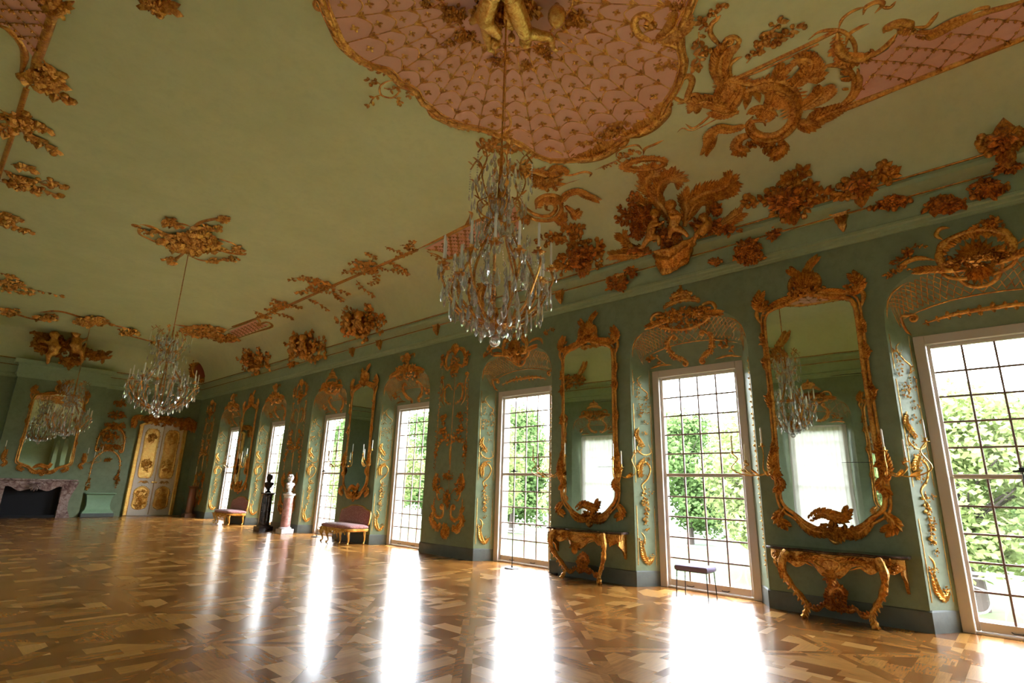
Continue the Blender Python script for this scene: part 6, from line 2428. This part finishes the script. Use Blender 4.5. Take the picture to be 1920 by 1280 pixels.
def bust(x, y, z, lb, mat, face, mbase):
    t = thing('portrait_bust', lb, 'bust', loc=(x, y, z))
    b = MB()
    b.lathe([(0.095, 0), (0.1, 0.02), (0.06, 0.05), (0.045, 0.09), (0.075, 0.12), (0.05, 0.14)], Matrix.Translation((x, y, z)), 16)
    b.build('socle', mbase, t)
    f_ = Vector(face).normalized()
    sd = Vector((-f_.y, f_.x, 0))
    up = Vector((0, 0, 1))
    c = Vector((x, y, z))
    mb = MB()
    B = Matrix(((f_.x, sd.x, 0), (f_.y, sd.y, 0), (0, 0, 1))).to_4x4()
    mb.ell(c + up * .23 + f_ * .02, (0.10, 0.15, 0.10), B, 16, 10)
    mb.ell(c + up * .29 + sd * .12, (0.07, 0.08, 0.06), B, 10, 8)
    mb.ell(c + up * .29 - sd * .12, (0.07, 0.08, 0.06), B, 10, 8)
    mb.tube([c + up * .12, c + up * .2 + f_ * .01], [0.05, 0.09], 10)
    mb.tube([c + up * .28, c + up * .36 + f_ * .01, c + up * .43 + f_ * .015], [0.075, 0.055, 0.055], 10)
    hd = c + up * .49 + f_ * .02
    mb.ell(hd, (0.098, 0.078, 0.115), B, 16, 12)
    mb.ell(hd + f_ * .035 - up * .06, (0.055, 0.05, 0.055), B, 10, 8)
    mb.tube([hd + f_ * .09 + up * .025, hd + f_ * .115 - up * .02, hd + f_ * .09 - up * .028], [0.01, 0.017, 0.012], 6)
    for g in (-1, 1):
        mb.ell(hd + f_ * .082 + sd * g * .032 + up * .032, (0.012, 0.02, 0.008), B, 8, 6)
        mb.ell(hd + sd * g * .078 - up * .005, (0.018, 0.01, 0.03), B, 8, 6)
    mb.ell(hd + f_ * .088 - up * .052, (0.012, 0.022, 0.008), B, 8, 6)
    mb.ell(hd + f_ * .078 - up * .085, (0.018, 0.02, 0.016), B, 8, 6)
    for i in range(60):
        a, b2 = random.random() * 2 * pi, random.uniform(-.2, 1)
        dv = (sd * cos(a) + f_ * sin(a)) * sqrt(max(0, 1 - b2 * b2)) + up * b2
        if dv.dot(f_) > 0.45 and b2 < .75:
            continue
        mb.ell(hd + up * .01 + Vector((dv.x * .092, dv.y * .092, dv.z * .112)), 0.018, nu=6, nv=4)
    o_ = mb.build('head_and_shoulders', mat, t)
    md = o_.modifiers.new('merge', 'REMESH')
    md.mode = 'VOXEL'
    md.voxel_size = 0.007
    md.use_smooth_shade = True
    return t


M['bronze'] = simple('dark_bronze', (0.05, 0.028, 0.018), 0.35, 0.6)
pedestal(8.62, 17.75, 'round pink marble pedestal with white cap, carrying the white bust', M['rmarble'], M['wmarble'])
bust(8.62, 17.75, 1.222, 'white marble portrait bust on the pink marble pedestal, in profile', M['wmarble'], (-0.6, 1, 0), M['wmarble'])
pedestal(8.5, 19.05, 'round dark marble pedestal before a window, carrying the dark bust', M['dmarble'], M['dmarble'], h=1.22, w=0.17)
bust(8.5, 19.05, 1.222, 'dark bronze portrait bust on the dark marble pedestal', M['bronze'], (-0.5, 1, 0), M['bronze'])
M['bwood'] = simple('brown_marble', (0.20, 0.08, 0.035), 0.3)
pedestal(8.72, 27.0, 'round brown pedestal in the far corner right of the double door', M['bwood'], M['bwood'], h=1.3, w=0.16)
t = thing('table_candlestick', 'slim gilded spike ornament standing on the brown corner pedestal', 'candlestick', loc=(8.72, 27.0, 1.302))
mb = MB()
mb.lathe([(0.07, 0), (0.075, 0.015), (0.03, 0.05), (0.02, 0.12), (0.035, 0.16), (0.018, 0.22), (0.014, 0.45), (0.03, 0.48), (0.012, 0.5)], Matrix.Translation((8.72, 27.0, 1.302)), 14)
mb.build('stem', M['gold_b'], t)
mb = MB()
mb.lathe([(0.012, 0.5), (0.012, 0.82), (0.003, 0.85)], Matrix.Translation((8.72, 27.0, 1.302)), 10)
mb.build('candle', M['candle'], t)


#@@CHAND
# ================================================================== chandeliers
m_ = NT('cut_crystal')
m_.set(Base_Color=(0.93, 0.95, 0.95), Roughness=0.03, IOR=1.55)
m_.put(m_.b.inputs['Transmission Weight'], 0.75)
m_.put(m_.b.inputs['Specular IOR Level'], 0.9)
M['crystal'] = m_.m


def drop(mb, p, L, w, out):
    """faceted almond pendant hanging from p, flat towards out"""
    u = out.normalized()
    s_ = u.cross(Vector((0, 0, 1))).normalized()
    prof = [(0.0, 0.12), (0.25, 0.45), (0.62, 1.0), (0.85, 0.7), (1.0, 0.08)]
    vs, n = [], 6
    for t, k in prof:
        for i in range(n):
            a = 2 * pi * i / n
            vs.append(p - Vector((0, 0, 1)) * L * t + s_ * cos(a) * w * k + u * sin(a) * w * 0.45 * k)
    fs = [(j * n + i, j * n + (i + 1) % n, (j + 1) * n + (i + 1) % n, (j + 1) * n + i) for j in range(len(prof) - 1) for i in range(n)]
    fs += [tuple(range(n))[::-1], tuple(range((len(prof) - 1) * n, len(prof) * n))]
    mb.add(vs, fs)


def beads(mb, P, r_=0.009, gap=0.024):
    acc = 0
    for a, b in zip(P, P[1:]):
        L = (b - a).length
        s_ = acc
        while s_ < L:
            c = a.lerp(b, s_ / L)
            mb.add([c + Vector(v) * r_ for v in ((1, 0, 0), (0, 1, 0), (-1, 0, 0), (0, -1, 0), (0, 0, 1), (0, 0, -1))],
                   [(0, 1, 4), (1, 2, 4), (2, 3, 4), (3, 0, 4), (1, 0, 5), (2, 1, 5), (3, 2, 5), (0, 3, 5)])
            s_ += gap
        acc = s_ - L


def chandelier(x, y, R, zb, lb, na=15, ztop=5.12):
    t = thing('chandelier', lb, 'chandelier', loc=(x, y, zb))
    c = Vector((x, y, 0))
    Z = lambda k: zb + k
    hub = MB()
    hub.tube([(x, y, ztop - 0.05), (x, y, ZC - 0.02)], 0.011, 8)
    hub.build('rod', M['gold'], t)
    core = MB()
    T = Matrix.Translation((x, y, 0))
    core.lathe([(0.01, Z(.12)), (0.05, Z(.15)), (0.12, Z(.2)), (0.13, Z(.24)), (0.05, Z(.28)), (0.03, Z(.34)), (0.015, Z(.4))], T, 20)
    core.lathe([(0.07, Z(1.30)), (0.115, Z(1.31)), (0.115, Z(1.33)), (0.03, Z(1.36)), (0.02, Z(1.5)), (0.06, Z(1.56)), (0.03, Z(1.62)), (0.015, ztop)], T, 20)
    core.build('hub', M['gold'], t)
    ball = MB()
    ball.lathe([(0.004, Z(.12)), (0.01, Z(.11))] + [(0.058 * sin(pi * i / 10), Z(.055) + 0.058 * cos(pi * i / 10)) for i in range(1, 11)], T, 20)
    ball.build('crystal_ball', M['crystal'], t)
    # cage: S-curved ribs from the ring up to the small crown
    for i in range(6):
        a = 2 * pi * i / 6 + 0.2
        d_ = Vector((cos(a), sin(a), 0))
        rb = MB()
        pts = cat_rom([c + d_ * R * .12 + Vector((0, 0, Z(.22))), c + d_ * R * .55 + Vector((0, 0, Z(.36))), c + d_ * R * .72 + Vector((0, 0, Z(.62))), c + d_ * R * .5 + Vector((0, 0, Z(.95))), c + d_ * R * .3 + Vector((0, 0, Z(1.15))), c + d_ * R * .2 + Vector((0, 0, Z(1.32)))], 6)
        rb.tube(pts, 0.014, 6)
        rb.build('cage_rib', M['gold'], t)
    dn = 0
    drops = []
    for i in range(na):
        a = 2 * pi * i / na + 0.1
        low = i % 5 == 2
        d_ = Vector((cos(a), sin(a), 0))
        rr = R * (0.82 if low else 1.0)
        zc = Z(0.62 if low else 0.78 + 0.05 * (i % 2))
        am = MB()
        pts = cat_rom([c + d_ * R * .1 + Vector((0, 0, Z(.22))), c + d_ * R * .4 + Vector((0, 0, Z(.24))), c + d_ * R * .72 + Vector((0, 0, Z(.36))), c + d_ * rr * .96 + Vector((0, 0, zc - .22))], 6)
        pts += cat_rom([pts[-1], c + d_ * rr * 1.04 + Vector((0, 0, zc - .1)), c + d_ * rr + Vector((0, 0, zc))], 4)[1:]
        am.tube(pts, 0.013, 6)
        arm = am.build('arm', M['gold'], t)
        Tc = Matrix.Translation(c + d_ * rr + Vector((0, 0, zc)))
        pn = MB()
        pn.lathe([(0.01, -0.01), (0.045, 0.0), (0.058, 0.014), (0.02, 0.016), (0.017, 0.04), (0.026, 0.06), (0.014, 0.06)], Tc, 10)
        for k in range(6):
            an = 2 * pi * k / 6
            e = Vector((cos(an), sin(an), 0))
            p0 = Tc.translation
            leaf3(pn, p0 + e * .02, p0 + e * .075 + Vector((0, 0, .01)), Vector((0, 0, 1)), .4, .3)
        pn.build('drip_pan', M['gold'], arm)
        cn = MB()
        cn.lathe([(0.0125, 0.055), (0.013, 0.30), (0.010, 0.31), (0.003, 0.325)], Tc, 10)
        cn.build('candle', M['candle'], t)
        for k in range(3):
            an = a + (k - 1) * 1.0
            e = Vector((cos(an), sin(an), 0))
            drops.append((Tc.translation + e * 0.055, 0.10 + 0.03 * (k == 1), 0.02, e))
    # bowl of pendants under the ring, three tiers
    for (rr, z, n_, L) in ((R * 1.0, Z(.58), 24, .16), (R * .84, Z(.45), 20, .18), (R * .64, Z(.36), 18, .17), (R * .44, Z(.28), 14, .15), (R * .22, Z(.22), 10, .12)):
        for i in range(n_):
            a = 2 * pi * (i + random.uniform(-.2, .2)) / n_
            e = Vector((cos(a), sin(a), 0))
            drops.append((c + e * rr + Vector((0, 0, z + random.uniform(-.03, .03))), L * random.uniform(.8, 1.2), 0.034, e))
    random.shuffle(drops)
    drops.sort(key=lambda q: -q[1])
    for q in drops[:80]:
        m1 = MB()
        drop(m1, *q)
        m1.build('crystal_pendant', M['crystal'], t, smooth=False)
    rest = MB()
    for q in drops[80:]:
        drop(rest, *q)
    # beads along arms, swags between the arms, spires standing among the candles, rain under the crown
    ch = MB()
    for i in range(na):
        a0, a1 = 2 * pi * i / na + .1, 2 * pi * (i + 1) / na + .1
        P = []
        for k in range(9):
            u = k / 8
            a = a0 + (a1 - a0) * u
            P.append(c + Vector((cos(a), sin(a), 0)) * R * (1 - .08 * sin(pi * u)) + Vector((0, 0, Z(.66) - .14 * sin(pi * u))))
        beads(ch, P)
        d_ = Vector((cos(a0), sin(a0), 0))
        P = cat_rom([c + d_ * R * .98 + Vector((0, 0, Z(.74))), c + d_ * R * .74 + Vector((0, 0, Z(.80))), c + d_ * R * .45 + Vector((0, 0, Z(1.0))), c + d_ * R * .22 + Vector((0, 0, Z(1.28)))], 5)
        beads(ch, P, 0.010, 0.03)
        P = cat_rom([c + d_ * R * .98 + Vector((0, 0, Z(.56))), c + d_ * R * .74 + Vector((0, 0, Z(.34))), c + d_ * R * .2 + Vector((0, 0, Z(.12)))], 6)
        beads(ch, P, 0.011, 0.028)
    ch.build('bead_chains', M['crystal'], t, smooth=False)
    for i in range(6):
        a = 2 * pi * i / 6 + 0.5
        d_ = Vector((cos(a), sin(a), 0))
        b0 = c + d_ * R * .66 + Vector((0, 0, Z(.50)))
        sp = MB()
        sp.lathe([(0.012, 0), (0.03, 0.03), (0.012, 0.08), (0.034, 0.14), (0.02, 0.22), (0.03, 0.27), (0.012, 0.34), (0.018, 0.38), (0.003, 0.50)], Matrix.Translation(b0), 6)
        sp.build('crystal_spire', M['crystal'], t, smooth=False)
    # crown
    cr = MB()
    for i in range(6):
        a = 2 * pi * i / 6
        d_ = Vector((cos(a), sin(a), 0))
        k = R * .62
        pts = cat_rom([c + d_ * .03 + Vector((0, 0, Z(1.6))), c + d_ * k * .5 + Vector((0, 0, Z(1.56))), c + d_ * k * .8 + Vector((0, 0, Z(1.78))), c + d_ * k * .62 + Vector((0, 0, Z(2.0))), c + d_ * k * .8 + Vector((0, 0, Z(2.1))), c + d_ * k + Vector((0, 0, Z(2.0)))], 5)
        cr.tube(pts, 0.008, 6)
        beads(rest, [pts[-1], pts[-1] - Vector((0, 0, .28))], 0.012, 0.03)
        drop(rest, pts[-1] - Vector((0, 0, .28)), .1, .02, d_)
        for k in range(3, len(pts) - 1, 4):
            leaf3(cr, pts[k], pts[k] + d_ * .07 + Vector((0, 0, .05)), Vector((0, 0, 1)), .35, .4)
            leaf3(cr, pts[k], pts[k] - d_ * .05 + Vector((0, 0, .06)), Vector((0, 0, 1)), .35, .4)
    for i in range(8):
        a = 2 * pi * i / 8 + .3
        d_ = Vector((cos(a), sin(a), 0))
        cr.tube(cat_rom([c + d_ * .05 + Vector((0, 0, Z(1.34))), c + d_ * .2 + Vector((0, 0, Z(1.4))), c + d_ * .24 + Vector((0, 0, Z(1.52))), c + d_ * .14 + Vector((0, 0, Z(1.6)))], 4), 0.008, 5)
    cr.build('crown_frame', M['gold'], t)
    for i in range(130):
        a = random.random() * 2 * pi
        rr = R * random.uniform(.10, .60)
        z = Z(1.38 + random.random() * .62)
        e = Vector((cos(a), sin(a), 0))
        drop(rest, c + e * rr + Vector((0, 0, z)), random.uniform(.08, .15), .024, e)
    for i in range(26):
        a = 2 * pi * i / 26
        e = Vector((cos(a), sin(a), 0))
        beads(rest, [c + e * .11 + Vector((0, 0, Z(1.56))), c + e * .13 + Vector((0, 0, Z(1.36)))], 0.009, .022)
    for i in range(120):
        a = random.random() * 2 * pi
        u = random.random()
        e = Vector((cos(a), sin(a), 0))
        drop(rest, c + e * R * (.22 + .62 * u) + Vector((0, 0, Z(1.42 - .52 * u + random.uniform(-.08, .06)))), random.uniform(.07, .12), .022, e)
    ro = rest.build('small_pendants', M['crystal'], t, smooth=False)
    ro['kind'] = 'stuff'
    return t


chandelier(3.65, 3.63, 0.55, 2.93, 'crystal and gilt chandelier with white candles, the nearest one, below the pink medallion')
chandelier(3.65, 14.5, 0.70, 2.93, 'crystal and gilt chandelier with white candles hanging in front of the double door')
chandelier(3.65, 25.5, 0.66, 2.88, 'crystal and gilt chandelier with white candles, the farthest, in front of the overmantel mirror')


#@@OUT
# ================================================================== outside
GZ = -4.6
m_ = NT('lawn_grass')
v = m_.obj()
n_ = m_.noise(v, 0.12, 5, 0.6)
m_.set(Base_Color=m_.ramp(n_, [(0.4, (0.036, 0.062, 0.014)), (0.6, (0.055, 0.085, 0.02))]), Roughness=0.95)
M['lawn'] = m_.m
mb = MB()
mb.box((XR + 0.8, -60, GZ - 0.5), (160, 260, GZ))
struct(mb.build('ground_lawn', M['lawn'], smooth=False))
mb = MB()
mb.box((-120, -60, GZ - 0.5), (XL - 0.8, 200, GZ))
struct(mb.build('ground_court', M['lawn'], smooth=False))
mb = MB()
P = [(x, 14 + 0.0 * y + 9 * sin(y * 0.03), 0) if False else (26 + 5 * sin(y * 0.03 + 1), y, GZ + 0.02) for x, y in [(0, -55 + 5 * i) for i in range(60)]]
vs = []
for p in P:
    vs += [(p[0] - 2.6, p[1], p[2]), (p[0] + 2.6, p[1], p[2])]
mb.add(vs, [(2 * i, 2 * i + 1, 2 * i + 3, 2 * i + 2) for i in range(len(P) - 1)])
struct(mb.build('path_gravel', simple('gravel', (0.10, 0.09, 0.08), 0.95), smooth=False))


def leafmat(name, a, b):
    m = NT(name)
    oi = m.n('ShaderNodeTexNoise')
    oi.inputs['Scale'].default_value = 1.2
    m.put(oi.inputs['Vector'], m.obj())
    col = m.ramp(oi.outputs[0], [(0.35, a), (0.65, b)])
    dd = m.n('ShaderNodeBsdfDiffuse')
    tt = m.n('ShaderNodeBsdfTranslucent')
    m.put(dd.inputs[0], col)
    m.put(tt.inputs[0], col)
    mx = m.n('ShaderNodeMixShader')
    mx.inputs[0].default_value = 0.35
    m.put(mx.inputs[1], dd.outputs[0])
    m.put(mx.inputs[2], tt.outputs[0])
    m.put(m.o.inputs[0], mx.outputs[0])
    return m.m


M['leafA'] = leafmat('spring_leaves', (0.15, 0.195, 0.065), (0.22, 0.27, 0.105))
M['leafB'] = leafmat('dark_leaves', (0.07, 0.12, 0.04), (0.11, 0.17, 0.055))
M['bark'] = simple('bark', (0.045, 0.033, 0.025), 0.9)


def tree_proto(lb, mat, h, cr, n=16000, trunk=0.35, ls=0.24, low=0.24):
    t = thing('tree', lb, 'tree', 'trees in the park outside', loc=(0, 0, 0))
    mb = MB()
    pts = [Vector((0, 0, 0)), Vector((0.1, 0, h * .2)), Vector((-.1, .15, h * .45)), Vector((0, 0, h * .8))]
    mb.tube(cat_rom(pts, 4), [trunk * (1 - .8 * i / 12) for i in range(13)], 8)
    for i in range(12):
        a = random.random() * 6.3
        z = h * random.uniform(.3, .65)
        mb.tube([Vector((0, 0, z)), Vector((cos(a) * cr * .4, sin(a) * cr * .4, z + h * .12)), Vector((cos(a) * cr * .75, sin(a) * cr * .75, z + h * .2))], [trunk * .35, trunk * .2, .04], 5)
    mb.build('trunk', M['bark'], t)
    cb = MB()
    blobs = []
    for i in range(46):
        a = random.random() * 6.3
        k = sqrt(random.random())
        z = h * (low + (1 - low) * random.random())
        wz = sin(pi * min(1, max(0.12, (z / h - low * .7) / (1.05 - low * .7)))) ** .6
        blobs.append((Vector((cos(a) * cr * k * wz, sin(a) * cr * k * wz, z)), cr * random.uniform(.28, .45)))
    for i in range(n):
        c, r_ = blobs[i % len(blobs)]
        d_ = Vector((random.gauss(0, 1), random.gauss(0, 1), random.gauss(0, 1))).normalized()
        p = c + d_ * r_ * (random.random() ** .35)
        e = Vector((random.gauss(0, 1), random.gauss(0, 1), random.gauss(0, .6))).normalized()
        g_ = e.cross(d_)
        g_ = g_.normalized() if g_.length > .01 else e.orthogonal()
        s_ = ls * random.uniform(.6, 1.2)
        cb.add([p - e * s_, p + g_ * s_ * .6, p + e * s_, p - g_ * s_ * .6], [(0, 1, 2, 3)])
    cb.build('crown', mat, t, smooth=False)
    return t


pa = tree_proto('light green leafy tree in the park, nearest beyond the windows', M['leafA'], 12, 5.0)
pb = tree_proto('dark green broad tree in the park behind the lighter ones', M['leafB'], 15, 6.2, 16000, .45, .32, .2)
pa.location = (44, 3, GZ)
pb.location = (58, 14, GZ)
spots = [(0, 46, 15, 1.0), (0, 40, 27, .9), (0, 42, 44, 1.05), (1, 60, 55, 1.1), (0, 45, 66, 1), (1, 54, 82, 1.1), (0, 47, 100, 1.1), (1, 62, 122, 1.2), (0, 52, 148, 1.2), (1, 74, 0, 1.0), (1, 68, 32, 1.0), (0, 38, -6, .85), (1, 56, -12, 1), (1, 72, 44, 1.15), (0, 50, 8, .8), (1, 75, 72, 1.3), (1, 80, 100, 1.4), (1, 84, 140, 1.5), (1, 78, 20, 1.2), (0, 36, 56, .8)]
for k, (kd, x, y, s_) in enumerate(spots):
    c_ = copy_tree(pb if kd else pa)
    c_.location = (x, y, GZ)
    c_.scale = (s_, s_, s_)
    c_.rotation_euler = (0, 0, k * 1.7)
    c_['label'] = ('dark green broad tree in the park' if kd else 'light green leafy tree in the park') + ', seen through the windows, about %d metres out' % round(x - 9)

# balcony railing outside the windows
rl = None
m_iron = simple('grey_iron', (0.34, 0.35, 0.38), 0.6)
for k in range(7):
    yc = WY[k + 2]
    if rl is None:
        rl = thing('balcony_railing', 'wrought iron balcony railing outside the nearest right-hand window', 'railing', 'iron railings outside the windows', loc=(XR + 0.95, yc, 0))
        x = XR + 0.95
        mb = MB()
        for z in (0.10, 0.60, 0.66):
            mb.tube([(x, yc - 1.0, z), (x, yc + 1.0, z)], 0.011 if z < .65 else 0.02, 6)
        for sg in (-1, 1):
            mb.tube([(x, yc + sg * .98, 0.0), (x, yc + sg * .98, .66)], 0.014, 6)
            mb.tube([(x, yc + sg * .98, .3), (XR + 0.775, yc + sg * .98, .3)], 0.012, 6)
        mb.build('rails', m_iron, rl)
        o = Orn(lambda u, v: (Vector((x, yc + u, v)), Vector((-1, 0, 0))))
        o.on('scrollwork')
        for sg in (-1, 1):
            o.scroll([(sg * .08, .14), (sg * .3, .2), (sg * .34, .42), (sg * .12, .5)], 0.012, 0, 0, r1=0.06)
            o.scroll([(sg * .9, .14), (sg * .62, .2), (sg * .56, .42), (sg * .8, .52)], 0.012)
            o.scroll([(sg * .45, .12), (sg * .42, .3), (sg * .48, .58)], 0.012)
        o.scroll([(-.1, .55), (0, .3), (.1, .55)], 0.012)
        o.finish(rl, {'*': m_iron})
    else:
        c_ = copy_tree(rl)
        c_.location = (XR + 0.95, yc, 0)
        c_['label'] = 'wrought iron balcony railing outside the %s right-hand window' % ordn[k]
